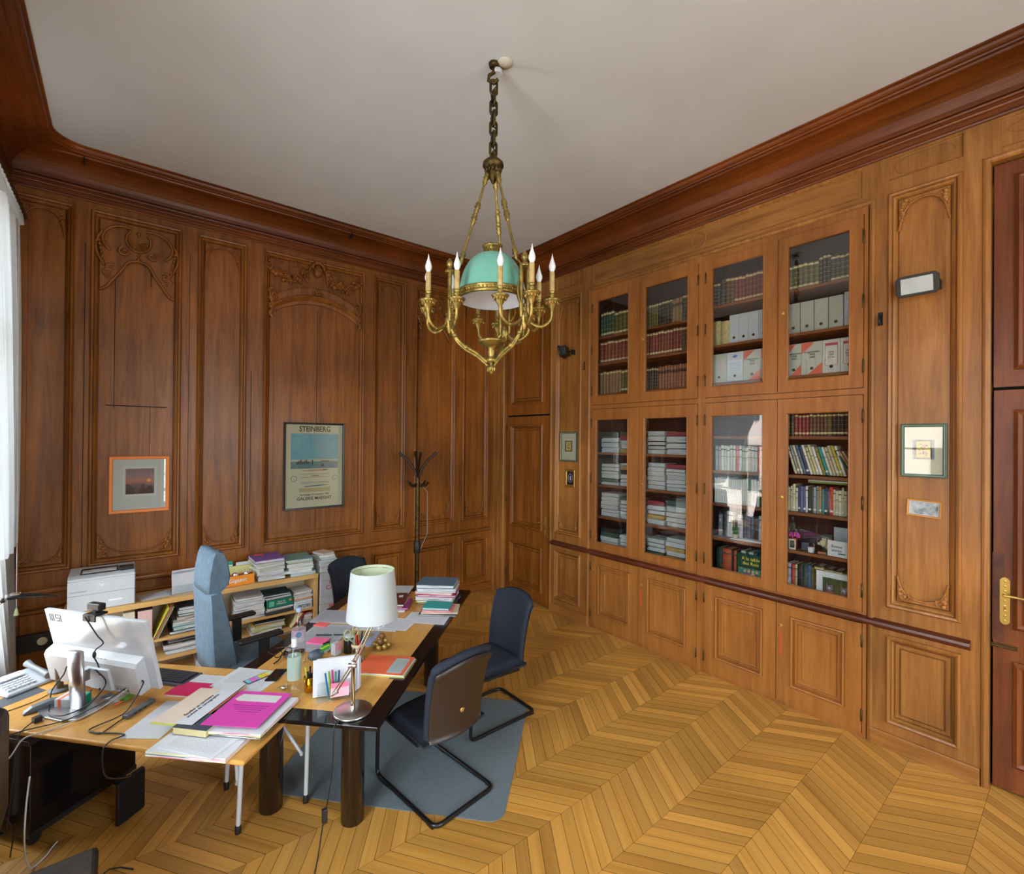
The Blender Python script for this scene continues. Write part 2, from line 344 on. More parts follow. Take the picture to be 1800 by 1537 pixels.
PRINT2 = printed('newsprint', rgb(176, 180, 186), rgb(80, 82, 88), 44, .6, scale=2)
# ================================================================= the room
PA = lambda u, v, h: (u, YA-h, v)
PB = lambda u, v, h: (XB-h, u, v)
PC_ = lambda u, v, h: (XC+h, u, v)
PD = lambda u, v, h: (u, YD+h, v)
def cells(b, P, u0, u1, v0, v1, holes, h=0, m=0):
    us = sorted({u0, u1, *[x for r in holes for x in r[:2] if u0 < x < u1]}); vs = sorted({v0, v1, *[x for r in holes for x in r[2:] if v0 < x < v1]})
    for i in range(len(us)-1):
        for j in range(len(vs)-1):
            a, c = (us[i]+us[i+1])/2, (vs[j]+vs[j+1])/2
            if any(r[0] < a < r[1] and r[2] < c < r[3] for r in holes): continue
            b.add([P(us[i], vs[j], h), P(us[i+1], vs[j], h), P(us[i+1], vs[j+1], h), P(us[i], vs[j+1], h)], [(0, 1, 2, 3)], m)
TALL = [(-.004, 0), (-.003, -.008), (0, -.008), (.001, .012), (.012, .026), (.024, .022), (.029, .012), (.030, .002), (.033, .002), (.034, .012), (.046, .004), (.056, -.010), (.0575, -.026), (.061, -.026), (.064, -.016)]
TALLB = TALL+[(.10, -.016), (.103, -.012), (.110, -.012), (.113, -.018)]
LOWP = [(-.004, 0), (-.003, -.008), (0, -.008), (.001, .012), (.014, .026), (.026, .02), (.030, .008), (.031, 0), (.034, 0), (.035, .006), (.046, -.010), (.048, -.024), (.052, -.024), (.054, -.014), (.075, -.014), (.076, -.024), (.081, -.024), (.087, -.006)]
def panel(b, P, r, prof=TALL): b.loops(P, r, prof)
def panel_carving(P, u0, u1, v0, v1, top, parent, name='corner_carving', arch=.16, drop=.2, h0=-.016, big=False, mt=None):
    """spandrels of an arched head (or foot) with a bead and leaf clusters in the two corners"""
    b = MB(); n = 22; uc = (u0+u1)/2; hw = (u1-u0)/2; sg = -1 if top else 1; ve = v1 if top else v0
    def arc(t):                                   # t in -1..1, distance from the edge
        a = abs(t)
        if a > .93: return drop
        return .022+(drop-.05)*(1-math.sqrt(max(0, 1-(a/.93)**2.4)))
    pts = []
    for i in range(n+1):
        t = -1+2*i/n; pts.append((uc+t*hw, ve+sg*arc(t)))
    h1 = h0+.015
    for i in range(n):
        (a, c), (a2, c2) = pts[i], pts[i+1]
        b.add([P(a, ve, h1), P(a2, ve, h1), P(a2, c2, h1), P(a, c, h1), P(a, c, h0), P(a2, c2, h0)], [(0, 1, 2, 3), (3, 2, 5, 4)])
    b.tube([P(a, c, h1+.001) for a, c in pts], 0.007, 6)
    rnd = random.Random(int(u0*1000)+int(top))
    for s_ in (-1, 1):
        cu = uc+s_*hw
        for k in range(16 if not big else 26):
            du = rnd.uniform(.012, .36*hw); dv = rnd.uniform(.015, drop*.85)
            if du/(.36*hw)+dv/(drop) > 1.05: du *= .5; dv *= .6
            r_ = rnd.uniform(.008, .017)
            c = P(cu-s_*du, ve+sg*dv, h1)
            b.ball(c, (r_, r_, r_), seg=7, rings=5)
        sp = [P(cu-s_*(.03+.03*hw)-s_*r*math.cos(a), ve+sg*(.035+r*math.sin(a)), h1+.004) for r, a in [(.006+.0028*k, .7*k) for k in range(11)]]
        b.tube(sp, .006, 5)
    return b.build(name, mt or OAK, parent)

# ---- wall_left side names: wall_back faces the camera on the left, wall_right carries the bookcase
panA = [(-.73, -.33), (-.23, .44), (.565, 1.0), (1.16, 2.27), (2.385, 2.82), (2.95, 3.57), (3.70, 4.14)]
zt0, zt1 = 1.04, 4.205
b = MB(); holes = [(a, c, zt0, zt1) for a, c in panA]+[(a, c, .165, .775) for a, c in panA]
cells(b, PA, XC-.1, XB+.05, 0, 4.3, holes)
for a, c in panA:
    i = 1 if c-a > .5 else 0
    panel(b, PA, (a, c, zt0, zt1), TALLB if c-a > 1 else TALL)
    panel(b, PA, (a, c, .165, .775), LOWP)
b.box(XC-.2, XB+.6, YA+.05, YA+.2, -.05, 4.75)
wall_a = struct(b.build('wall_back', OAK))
b = MB()                                          # plank joints, cracks and mends in the old panels
def crack(u, v0, v1, w=.004, P=PA, h=-.0158):
    b.add([P(u-w/2, v0, h), P(u+w/2, v0, h), P(u+w/2+.002, v1, h), P(u-w/2+.002, v1, h)], [(0, 1, 2, 3)])
crack(-.62, 1.2, 4.0, .002); crack(-.06, 2.45, 4.1, .005); crack(.2, 3.6, 4.1, .006); crack(.2, 1.5, 2.5, .003); crack(1.72, 1.1, 3.66, .006, h=-.0175); crack(3.3, 1.3, 3.9, .004)
crack(2.6, 1.3, 3.9, .0015); crack(.78, 1.3, 3.9, .0015); crack(-.265, .9, 3.9, .005, h=.0006); crack(1.045, 1.0, 2.9, .005, h=.0006); crack(.5, 1.0, 4.0, .004, h=.0006)
b.box(-.12, .33, YA+.0155, YA+.0165, 2.47, 2.478)
b.build('plank_joints', DARKGAP, wall_a)
for k, (a, c) in enumerate(panA):
    i0 = .064; u0, u1 = a+i0, c-i0
    if k in (0, 2, 4, 6):
        panel_carving(PA, u0, u1, zt0+i0, zt1-i0, True, wall_a, arch=.14, drop=.24)
        panel_carving(PA, u0, u1, zt0+i0, zt1-i0, False, wall_a, arch=.1, drop=.2 if k else .16)
    elif k in (1, 5):
        panel_carving(PA, u0, u1, zt0+i0, zt1-i0, False, wall_a, drop=.22, big=True)
# the large carved heads of panels two and six: C-scrolls, shell, leaf tips
def cartouche(P, u0, u1, vt, parent, h=-.016):
    b = MB(); uc = (u0+u1)/2; hw = (u1-u0)/2; n = 30; pts = []
    for i in range(n+1):
        t = -1+2*i/n; a = abs(t)
        d = .36 if a < .32 else .36+.17*((a-.32)/.36)**.8 if a < .68 else .53+.1*math.sin((a-.68)/.32*PI*.5)
        d -= .035*math.cos(min(a, .34)/.34*PI/2)
        pts.append((uc+t*hw, vt-d))
    for i in range(n):
        (a, c), (a2, c2) = pts[i], pts[i+1]
        b.add([P(a, vt, h+.02), P(a2, vt, h+.02), P(a2, c2, h+.02), P(a, c, h+.02), P(a, c, h), P(a2, c2, h)], [(0, 1, 2, 3), (3, 2, 5, 4)])
    b.tube([P(a, c, h+.022) for a, c in pts], .013, 6)
    H = h+.028
    for k in range(11):                           # shell
        a = PI*(1.06+.88*k/10); b.tube([P(uc+.02*math.cos(a), vt-.15+.02*math.sin(a), H), P(uc+.075*math.cos(a), vt-.15+.085*math.sin(a), H+.008)], [.006, .015], 6)
    b.tube([P(uc+.09*math.cos(a), vt-.14+.1*math.sin(a), H) for a in [PI*k/16 for k in range(12, 37)]], .012, 6)
    b.ball(P(uc, vt-.075, H), .018, seg=8, rings=6); b.ball(P(uc, vt-.27, H), .014, seg=8, rings=6); b.ball(P(uc, vt-.31, H), .018, seg=8, rings=6)
    for s_ in (-1, 1):
        b.tube([P(uc+s_*(.1+.155*math.sin(a)), vt-.17+.135*math.cos(a), H+.006) for a in [-.3+.16*k for k in range(18)]], .013, 6)
        b.tube([P(uc+s_*(.10+r*math.cos(a)), vt-.26+r*math.sin(a), H+.004) for r, a in [(.008+.0032*k, .62*k) for k in range(13)]], .011, 6)
        b.tube([P(uc+s_*(.25+.05*math.sin(a*1.2)), vt-.1-.34*a/3, H) for a in [.2*k for k in range(15)]], .011, 6)
        b.tube([P(uc+s_*(.2+r*math.cos(a)), vt-.43+r*math.sin(a), H+.003) for r, a in [(.007+.003*k, 2+.6*k) for k in range(12)]], .010, 6)
        for k in range(7): b.ball(P(uc+s_*(.285-.006*k), vt-.16-.035*k, H), (.015-.0007*k, .012, .018), seg=7, rings=5)
        for k in range(6): a = 2.2+.35*k; b.tube([P(uc+s_*.25, vt-.47, H), P(uc+s_*(.25+.055*math.cos(a)), vt-.47-.07*math.sin(a), H+.004)], [.014, .006], 5)
    b.build('carved_cartouche', OAK, parent)
cartouche(PA, -.23+.064, .44-.064, zt1-.064, wall_a); cartouche(PA, 2.95+.064, 3.57-.064, zt1-.064, wall_a)
def flower(b, c, r, axis=(0, -1, 0)):
    for j in range(5):
        t = j*2*PI/5+c[0]*9; b.ball((c[0]+r*.62*math.cos(t), c[1]-.004, c[2]+r*.62*math.sin(t)), (r*.46, r*.5, r*.46), seg=7, rings=5)
    b.ball((c[0], c[1]-.018, c[2]), r*.36, seg=7, rings=5)
# centre panel: masked head between two flower garlands above a moulded arch
b = MB(); u0, u1 = 1.16, 2.27; uc = 1.715
rnd = random.Random(3)
for s_ in (-1, 1):
    for k in range(34):
        t = k/33; du = .12+.4*t; dv = .17+.10*math.sin(t*PI)+rnd.uniform(-.055, .055)-.05*t
        c = PA(uc+s_*du, zt1-dv, .004); r_ = rnd.uniform(.018, .036)
        flower(b, c, r_) if k % 2 else b.ball(c, (r_*.8, .03, r_*.8), seg=8, rings=6)
    for k in range(9):
        a = .4+k*.28; b.tube([PA(uc+s_*(.1+.045*k), zt1-.08-.02*math.sin(k*1.3), -.006), PA(uc+s_*(.12+.045*k), zt1-.05-.03*math.sin(k*1.7), 0)], [.008, .003], 5)
    b.tube([PA(uc+s_*(.07+.04*math.sin(a)), zt1-.06-.09*a, .004) for a in [.2*k for k in range(12)]], [.012]*11+[.004], 6)   # veil folds
    b.tube([PA(uc+s_*(.1+.05*math.sin(a+1)), zt1-.09-.08*a, 0) for a in [.2*k for k in range(12)]], [.009]*11+[.003], 6)
b.ball(PA(uc, zt1-.115, .015), (.052, .045, .068), seg=14, rings=10)      # the face
b.ball(PA(uc, zt1-.118, .062), (.008, .012, .018), seg=8, rings=6)
for s_ in (-1, 1): b.ball(PA(uc+s_*.02, zt1-.1, .053), (.009, .006, .005), seg=7, rings=5)
b.ball(PA(uc, zt1-.148, .05), (.014, .006, .005), seg=8, rings=5)
for k in range(13):
    a = PI*k/12; b.ball(PA(uc+.062*math.cos(a), zt1-.08+.055*math.sin(a), .03), .019, seg=8, rings=6)
b.ball(PA(uc, zt1-.02, .035), (.05, .02, .02), seg=10, rings=6)
b.build('carved_head_and_garlands', OAK, wall_a)
b = MB(); n = 30                                   # arch hood moulding
def ar(t, off): return (uc+t*.5, 3.62+.13*math.sqrt(max(0, 1-min(1, abs(t))**2.3))-.0-off)
prof = [(0, -.016), (.005, .01), (.02, .016), (.09, .01), (.1, .03), (.12, .034), (.14, .02), (.155, .002), (.19, -.002), (.195, -.016)]
vs = []; fs = []
for i in range(n+1):
    t = -1+2*i/n; e = 3.90-.17*abs(t)**2.1
    for off, h in prof: vs.append(PA(uc+t*.49, e-off, h))
L_ = len(prof)
for i in range(n):
    for j in range(L_-1): fs.append((i*L_+j, (i+1)*L_+j, (i+1)*L_+j+1, i*L_+j+1))
b.add(vs, fs)
for s_ in (-1, 1):
    for k in range(12): b.ball(PA(uc+s_*(.485+.012*math.sin(k*1.9)), 3.8-.024*k, .012), (.02, .02, .019), seg=8, rings=6)
    b.tube([PA(uc+s_*(.46+r*math.cos(a)), 3.73+r*1.6*math.sin(a), .026) for r, a in [(.01+.003*k, .6*k) for k in range(13)]], .009, 6)
    b.tube([PA(uc+s_*.495, 3.56, .01), PA(uc+s_*.49, 3.52, .012), PA(uc+s_*.47, 3.49, .008)], [.02, .02, .008], 7)
flower(b, PA(uc, 3.84, .02), .035); flower(b, PA(uc-.05, 3.83, .015), .022); flower(b, PA(uc+.05, 3.83, .015), .022)
b.build('carved_arch', OAK, wall_a)

# ---- wall_right
y_d1 = (4.45, 5.40); y_d2 = (-.95, .415)
b = MB()
rp = [(3.90, 4.345, 1.01, 3.99), (3.90, 4.345, .18, .81), (.545, .945, 1.01, 3.99), (.545, .945, .18, .81)]
sm = [(3.90, 4.345, 4.09, 4.25), (.545, .945, 4.09, 4.25), (1.10, 3.74, 4.03, 4.24), (-.9, .38, 4.06, 4.25)]
case_open = (1.055, 3.765, 0, 3.955)
holes = rp+sm+[case_open, (y_d1[0], y_d1[1], 0, 4.06), (y_d2[0], y_d2[1], 0, 3.99)]
cells(b, PB, YD-.1, YA+.1, 0, 4.3, holes)
for r in rp: panel(b, PB, r, TALL if r[3] > 2 else LOWP)
for r in sm: b.loops(PB, r, [(0, 0), (.004, -.004), (.008, -.012), (.014, -.014)])
# architrave bead around the bookcase opening and the doors' reveals
for (ya, yb, zt) in ((1.055, 3.765, 3.955), (y_d2[0], y_d2[1], 3.99), (y_d1[0], y_d1[1], 4.06)):
    prof2 = [(0, 0), (.006, .012), (.018, .016), (.03, .012), (.04, .002)]
    for (off, h), (off2, h2) in zip(prof2, prof2[1:]):
        for q in ([PB(ya-.04+off, 0, h), PB(ya-.04+off2, 0, h2), PB(ya-.04+off2, zt+.04-off2, h2), PB(ya-.04+off, zt+.04-off, h)],
                  [PB(yb+.04-off, 0, h), PB(yb+.04-off2, 0, h2), PB(yb+.04-off2, zt+.04-off2, h2), PB(yb+.04-off, zt+.04-off, h)],
                  [PB(ya-.04+off, zt+.04-off, h), PB(yb+.04-off, zt+.04-off, h), PB(yb+.04-off2, zt+.04-off2, h2), PB(ya-.04+off2, zt+.04-off2, h2)]):
            b.add(q, [(0, 1, 2, 3)])
    for q in ([PB(ya, 0, 0), PB(ya, 0, -.42), PB(ya, zt, -.42), PB(ya, zt, 0)], [PB(yb, 0, 0), PB(yb, 0, -.42), PB(yb, zt, -.42), PB(yb, zt, 0)], [PB(ya, zt, 0), PB(yb, zt, 0), PB(yb, zt, -.42), PB(ya, zt, -.42)]):
        b.add(q, [(0, 1, 2, 3)])
b.box(XB+.45, XB+.6, YD-.2, YA+.3, -.05, 4.75)
# corner pilaster strips
b.box(XB-.05, XB+.01, YA-.13, YA+.01, 0, 4.3); b.box(XB-.026, XB+.01, YA-.2, YA-.13, 0, 4.3); b.box(XB-.07, XB, YA-.06, YA, 0, 4.3)
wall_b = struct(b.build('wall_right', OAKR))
for (a, c) in ((3.90, 4.345), (.545, .945)):
    panel_carving(PB, a+.064, c-.064, 1.01+.064, 3.99-.064, True, wall_b, drop=.22, mt=OAKR)
    panel_carving(PB, a+.064, c-.064, 1.01+.064, 3.99-.064, False, wall_b, drop=.17, mt=OAKR)
b = MB()                                           # roundel over the bookcase and oval grooves of the small top panels
b.tube([PB(2.42+.075*math.cos(a), 4.135+.075*math.sin(a), -.012) for a in [PI*k/14 for k in range(28)]], .006, 6, True)
b.tube([PB(2.42+.06*math.cos(a), 4.135+.06*math.sin(a), -.012) for a in [PI*k/14 for k in range(28)]], .003, 6, True)
for (a, c) in ((3.92, 4.325), (.565, .925), (-.88, .36)):
    uu = (a+c)/2; hw = (c-a)/2-.02
    b.tube([PB(uu+hw*math.copysign(abs(math.cos(t))**.6, math.cos(t)), 4.17+.062*math.sin(t), -.013) for t in [PI*k/18 for k in range(36)]], .003, 5, True)
b.build('carved_roundel', OAKR, wall_b)
b = MB(); b.box(XB-.002, XB+.004, 1.06, 3.765, 3.997, 4.028); b.box(XB+.0125, XB+.016, 1.12, 3.72, 4.05, 4.25); b.build('header_board', OAKRY, wall_b)

# ---- doors of the right wall
def door_leaf(name, w, h, rects, mt, parent, fixed=None, y=0, z0=.012):
    b = MB(); P = lambda u, v, hh: (u, y-hh, v)
    cells(b, P, 0, w, z0, h, rects)
    for r in rects: panel(b, P, r, LOWP)
    b.box(0, w, y+.03, y+.045, z0, h)
    for q in ([(0, y, z0), (0, y+.04, z0), (0, y+.04, h), (0, y, h)], [(w, y, z0), (w, y+.04, z0), (w, y+.04, h), (w, y, h)], [(0, y, h), (w, y, h), (w, y+.04, h), (0, y+.04, h)]): b.add(q, [(0, 1, 2, 3)])
    return b.build(name, mt, parent)
def handle_plate(parent, x, z, big=False, flip=1):
    s = 1.0 if not big else 1.15; hh = .13*s
    b = MB(); pts = [(-.02*s, -hh+.02), (-.012*s, -hh+.006), (0, -hh), (.012*s, -hh+.006), (.02*s, -hh+.02), (.02*s, hh-.02), (.012*s, hh-.006), (0, hh), (-.012*s, hh-.006), (-.02*s, hh-.02)]
    b.poly([(x+a, z+c) for a, c in pts], 0, .005, lambda a, c, h: (a, -.001-h, c))
    for k in range(9): b.ball((x, -.006, z-hh+.025+k*(2*hh-.05)/8), (.008, .002, .008), seg=8, rings=5)
    pl = b.build('handle_plate', BRASSB, parent, bevel=.001)
    b = MB(); b.lathe([(.009, 0), (.009, .03), (.006, .035)], 12, (x, -.006, z+.035*s), Matrix.Rotation(PI/2, 3, 'X'))
    b.tube([(x, -.04, z+.035*s), (x+flip*.03, -.042, z+.036*s), (x+flip*.075, -.04, z+.034*s), (x+flip*.12, -.038, z+.028*s)], [.008, .009, .007, .008], 10)
    b.build('lever', BRASSB, pl)
    b = MB(); b.lathe([(.007, 0), (.007, .004)], 12, (x, -.006, z-.04*s), Matrix.Rotation(PI/2, 3, 'X')); b.build('keyhole', CHROME if big else DARKGAP, pl)
d1 = bpy.data.objects.new('door_1', None); COL.objects.link(d1); d1.location = (XB+.03, y_d1[1]-.03, 0); d1.rotation_euler = (0, 0, -PI/2); struct(d1)
wd = y_d1[1]-y_d1[0]-.075
dl = door_leaf('door_leaf', wd, 2.51, [(.09, wd-.11, .15, .76), (.09, wd-.11, .97, 2.40)], OAK, d1)
door_leaf('overdoor_panel', wd, 4.06, [(.09, wd-.11, 2.68, 3.99)], OAK, d1, z0=2.535)
bx('door_gap', -.03, wd+.045, .05, .06, 0, 4.05, DARKGAP, d1)
handle_plate(d1, wd-.055, 1.06, flip=-1)
b = MB()
for z in (.25, 1.3, 2.3): b.lathe([(.007, 0), (.008, .09), (.005, .1)], 10, (-.004, -.006, z))
b.build('hinge', BRASSD, d1)
d2 = bpy.data.objects.new('door_2', None); COL.objects.link(d2); d2.location = (XB+.05, y_d2[1]-.01, 0); d2.rotation_euler = (0, 0, -PI/2); struct(d2)
wd = y_d2[1]-y_d2[0]-.02; hf = wd/2
for k in (0, 1):
    x0 = k*hf
    b = MB(); P = lambda u, v, hh: (u, -hh, v)
    rr = [(x0+.09, x0+hf-.09, .17, .83), (x0+.09, x0+hf-.09, 1.03, 2.41)]
    cells(b, P, x0+.002, x0+hf-.002, .012, 2.535, rr)
    for r in rr: panel(b, P, r, [(i*1.5, h*1.2) for i, h in LOWP])
    b.box(x0+.002, x0+hf-.002, .03, .045, .012, 2.535)
    b.build('door_leaf', MAHO, d2)
b = MB(); rr = [(.09, hf-.06, 2.66, 3.89), (hf+.06, 2*hf-.09, 2.66, 3.89)]
cells(b, lambda u, v, hh: (u, -hh, v), 0, wd, 2.555, 3.98, rr)
for r in rr: panel(b, lambda u, v, hh: (u, -hh, v), r, [(i*1.5, h*1.2) for i, h in LOWP])
b.build('overdoor_panel', MAHO, d2)
bx('door_gap', 0, wd, .05, .06, 0, 3.98, DARKGAP, d2)
handle_plate(d2, .055, 1.2, True, 1)
b = MB(); b.box(-.02, .11, -.012, -.002, .90, .925); b.tube([(-.01, -.016, .912), (.1, -.016, .912)], .006, 8); b.build('door_bolt', BRASSD, d2)
b = MB(); b.box(-.002, .05, -.0012, -.0002, .94, 1.5); b.build('scorch_mark', nmat('worn dark stain', rgb(56, 28, 18), rgb(96, 48, 28), 9, .4), d2)

# ---- wall_left (windows) and wall_front (behind the camera, its windows added for light)
b = MB(); holes = [(a, c, WZ0, WZ1) for a, c in WINS]
cells(b, PC_, YD-.2, YA+.1, 0, 4.3, holes)
cells(b, PC_, YD-.2, YA+.1, -.05, 4.75, holes, h=-.3)
for a, c in WINS:
    for q in ([PC_(a, WZ0, 0), PC_(a, WZ0, -.3), PC_(a, WZ1, -.3), PC_(a, WZ1, 0)], [PC_(c, WZ0, 0), PC_(c, WZ0, -.3), PC_(c, WZ1, -.3), PC_(c, WZ1, 0)], [PC_(a, WZ1, 0), PC_(c, WZ1, 0), PC_(c, WZ1, -.3), PC_(a, WZ1, -.3)], [PC_(a, WZ0, 0), PC_(c, WZ0, 0), PC_(c, WZ0, -.3), PC_(a, WZ0, -.3)]):
        b.add(q, [(0, 1, 2, 3)])
for y0, y1 in ((5.12, 5.56), (2.1, 3.5), (-.85, .4)):
    b.loops(PC_, (y0+.06, y1-.06, 1.04, 4.2), TALL, False)
struct(b.build('wall_left', OAK))
b = MB(); holes = [(a, c, WZ0, WZ1) for a, c in WINF_ADDED]; pd = [(-.6, .6), (2.05, 2.35), (3.75, 4.15)]
cells(b, PD, XC-.1, XB+.05, 0, 4.3, holes+[(a, c, zt0, zt1) for a, c in pd])
cells(b, PD, XC-.2, XB+.6, -.05, 4.75, holes, h=-.3)
for a, c in pd: panel(b, PD, (a, c, zt0, zt1), TALL)
for a, c in WINF_ADDED:
    for q in ([PD(a, WZ0, 0), PD(a, WZ0, -.3), PD(a, WZ1, -.3), PD(a, WZ1, 0)], [PD(c, WZ0, 0), PD(c, WZ0, -.3), PD(c, WZ1, -.3), PD(c, WZ1, 0)], [PD(a, WZ1, 0), PD(c, WZ1, 0), PD(c, WZ1, -.3), PD(a, WZ1, -.3)], [PD(a, WZ0, 0), PD(c, WZ0, 0), PD(c, WZ0, -.3), PD(a, WZ0, -.3)]):
        b.add(q, [(0, 1, 2, 3)])
struct(b.build('wall_front', OAK))
WPAINT = mat('window paint', rgb(206, 204, 196), .45)
for k, (a, c, fr) in enumerate([(a, c, 0) for a, c in WINS]+[(a, c, 1) for a, c in WINF_ADDED]):  # the front-wall pair is unseen, added as extra daylight
    wn = bpy.data.objects.new('window_%d' % (k+1), None); COL.objects.link(wn); struct(wn)
    if fr: wn.location = (c, YD-.14, 0); wn.rotation_euler = (0, 0, PI/2)
    else: wn.location = (XC-.14, a, 0)
    W_ = c-a; b = MB()
    for y0, y1 in ((0, .07), (W_-.07, W_), (W_/2-.05, W_/2+.05)): b.box(-.03, .03, y0, y1, WZ0, WZ1)
    for z0, z1 in ((WZ0, WZ0+.12), (WZ1-.08, WZ1), (2.95, 3.05)): b.box(-.029, .029, 0, W_, z0, z1)
    for z in (1.25, 2.1): b.box(-.014, .014, 0, W_, z-.015, z+.015)
    b.build('window_frame', WPAINT, wn, bevel=.003)
    bx('window_pane', -.003, .003, .03, W_-.03, WZ0+.05, WZ1-.03, GLASS, wn)

# ---- ceiling, cornice, rails, baseboards
struct(bx('ceiling', XC-.1, XB+.1, YD-.1, YA+.1, HC, HC+.12, CEIL))
CP = [(0, 4.262), (.01, 4.264), (.016, 4.275), (.010, 4.285), (.010, 4.315), (.022, 4.32), (.027, 4.33), (.020, 4.34), (.020, 4.348), (.036, 4.352), (.040, 4.362), (.034, 4.371), (.004, 4.374), (.004, 4.385), (.016, 4.387)]
for k in range(9):
    t = k/8*PI/2; CP.append((.018+.195*(1-math.cos(t))**1.0, 4.387+.155*math.sin(t)))
CP += [(.218, 4.546), (.222, 4.556), (.245, 4.558), (.25, 4.566), (.268, 4.568), (.278, 4.578), (.284, 4.592), (.284, 4.598), (.30, 4.60), (.30, 4.611)]
def cornice(name, p0, p1, nrm, along, mt):
    b = MB(); vs = []; n = len(CP)
    for e, (px, py) in enumerate((p0, p1)):
        s_ = 1 if e == 0 else -1
        for p, z in CP: vs.append((px+nrm[0]*p+along[0]*p*s_, py+nrm[1]*p+along[1]*p*s_, z))
    b.add(vs, [(i, n+i, n+i+1, i+1) for i in range(n-1)], 0); o = struct(b.build(name, mt))
    return o
cornice('trim_1', (XC, YA), (XB, YA), (0, -1), (1, 0), CORNX)
cornice('trim_2', (XB, YA), (XB, YD), (-1, 0), (0, -1), CORN)
cornice('trim_3', (XC, YD), (XC, YA), (1, 0), (0, 1), CORN)
cornice('trim_4', (XB, YD), (XC, YD), (0, 1), (-1, 0), CORNX)
# rounded fillet of the cornice edge in the left back corner
b = MB(); R_ = .2; vs = []; n = 12; prof = [(.222, 4.556), (.245, 4.558), (.25, 4.566), (.268, 4.568), (.278, 4.578), (.284, 4.592), (.30, 4.60), (.30, 4.611)]
for i in range(n+1):
    t = PI/2*i/n
    for p, z in prof:
        cx_, cy_ = XC+.30+R_, YA-.30-R_; rr_ = R_+(.30-p)
        vs.append((cx_-rr_*math.cos(t), cy_+rr_*math.sin(t), z-.001))
k = len(prof); b.add(vs, [(i*k+j, (i+1)*k+j, (i+1)*k+j+1, i*k+j+1) for i in range(n) for j in range(k-1)])
vs = [(XC+.22, YA-.22, 4.609)]+[(XC+.30+R_-R_*math.cos(PI/2*i/n), YA-.30-R_+R_*math.sin(PI/2*i/n), 4.609) for i in range(n+1)]
b.add(vs, [(0, i+1, i+2) for i in range(n)])
vs = [(XC+.16, YA-.16, 4.53)]+[(XC+.30+R_-(R_+.078)*math.cos(PI/2*i/n), YA-.30-R_+(R_+.078)*math.sin(PI/2*i/n), 4.556) for i in range(n+1)]
b.add(vs, [(0, i+1, i+2) for i in range(n)])
struct(b.build('trim_5', CORNX))
b = MB()                                            # joints and cracks of the cove
for x in (-.27, 2.02): b.box(x, x+.006, YA-.24, YA-.15, 4.50, 4.575)
b.build('cornice_joint', DARKGAP, bpy.data.objects['trim_1'])
def rail(name, p0, p1, nrm, mt, z=.885, dpt=.035, hgt=.045):
    b = MB(); d = Vector(p1)-Vector(p0); prof = [(0, -hgt/2-.012), (.012, -hgt/2), (dpt*.9, -hgt/3), (dpt, 0), (dpt*.9, hgt/3), (.012, hgt/2), (0, hgt/2+.006)]
    vs = [(p[0]+nrm[0]*a, p[1]+nrm[1]*a, z+h) for p in (p0, p1) for a, h in prof]; n = len(prof)
    b.add(vs, [(i, n+i, n+i+1, i+1) for i in range(n-1)]+[tuple(range(n)), tuple(range(2*n-1, n-1, -1))]); return struct(b.build(name, mt))
rail('trim_6', (XC, YA), (4.19, YA), (0, -1), OAKH)
rail('trim_7', (XB, 4.39), (XB, .50), (-1, 0), RAILD, z=.882, dpt=.05, hgt=.05)
rail('trim_8', (XC, YD), (XB, YD), (0, 1), OAKH)
b = MB(); b.box(XC, XB, YA-.022, YA+.01, 0, .115); b.box(XC, XB, YA-.028, YA, .1, .112); struct(b.build('baseboard_back', OAKH, bevel=.004))
b = MB(); b.box(XB-.024, XB+.01, 3.785, 4.40, 0, .11); b.box(XB-.024, XB+.01, .455, 1.035, 0, .11); struct(b.build('baseboard_right', OAKRY, bevel=.004))
b = MB(); b.box(XC, XC+.022, YD, YA, 0, .115); struct(b.build('baseboard_left', OAKRY))

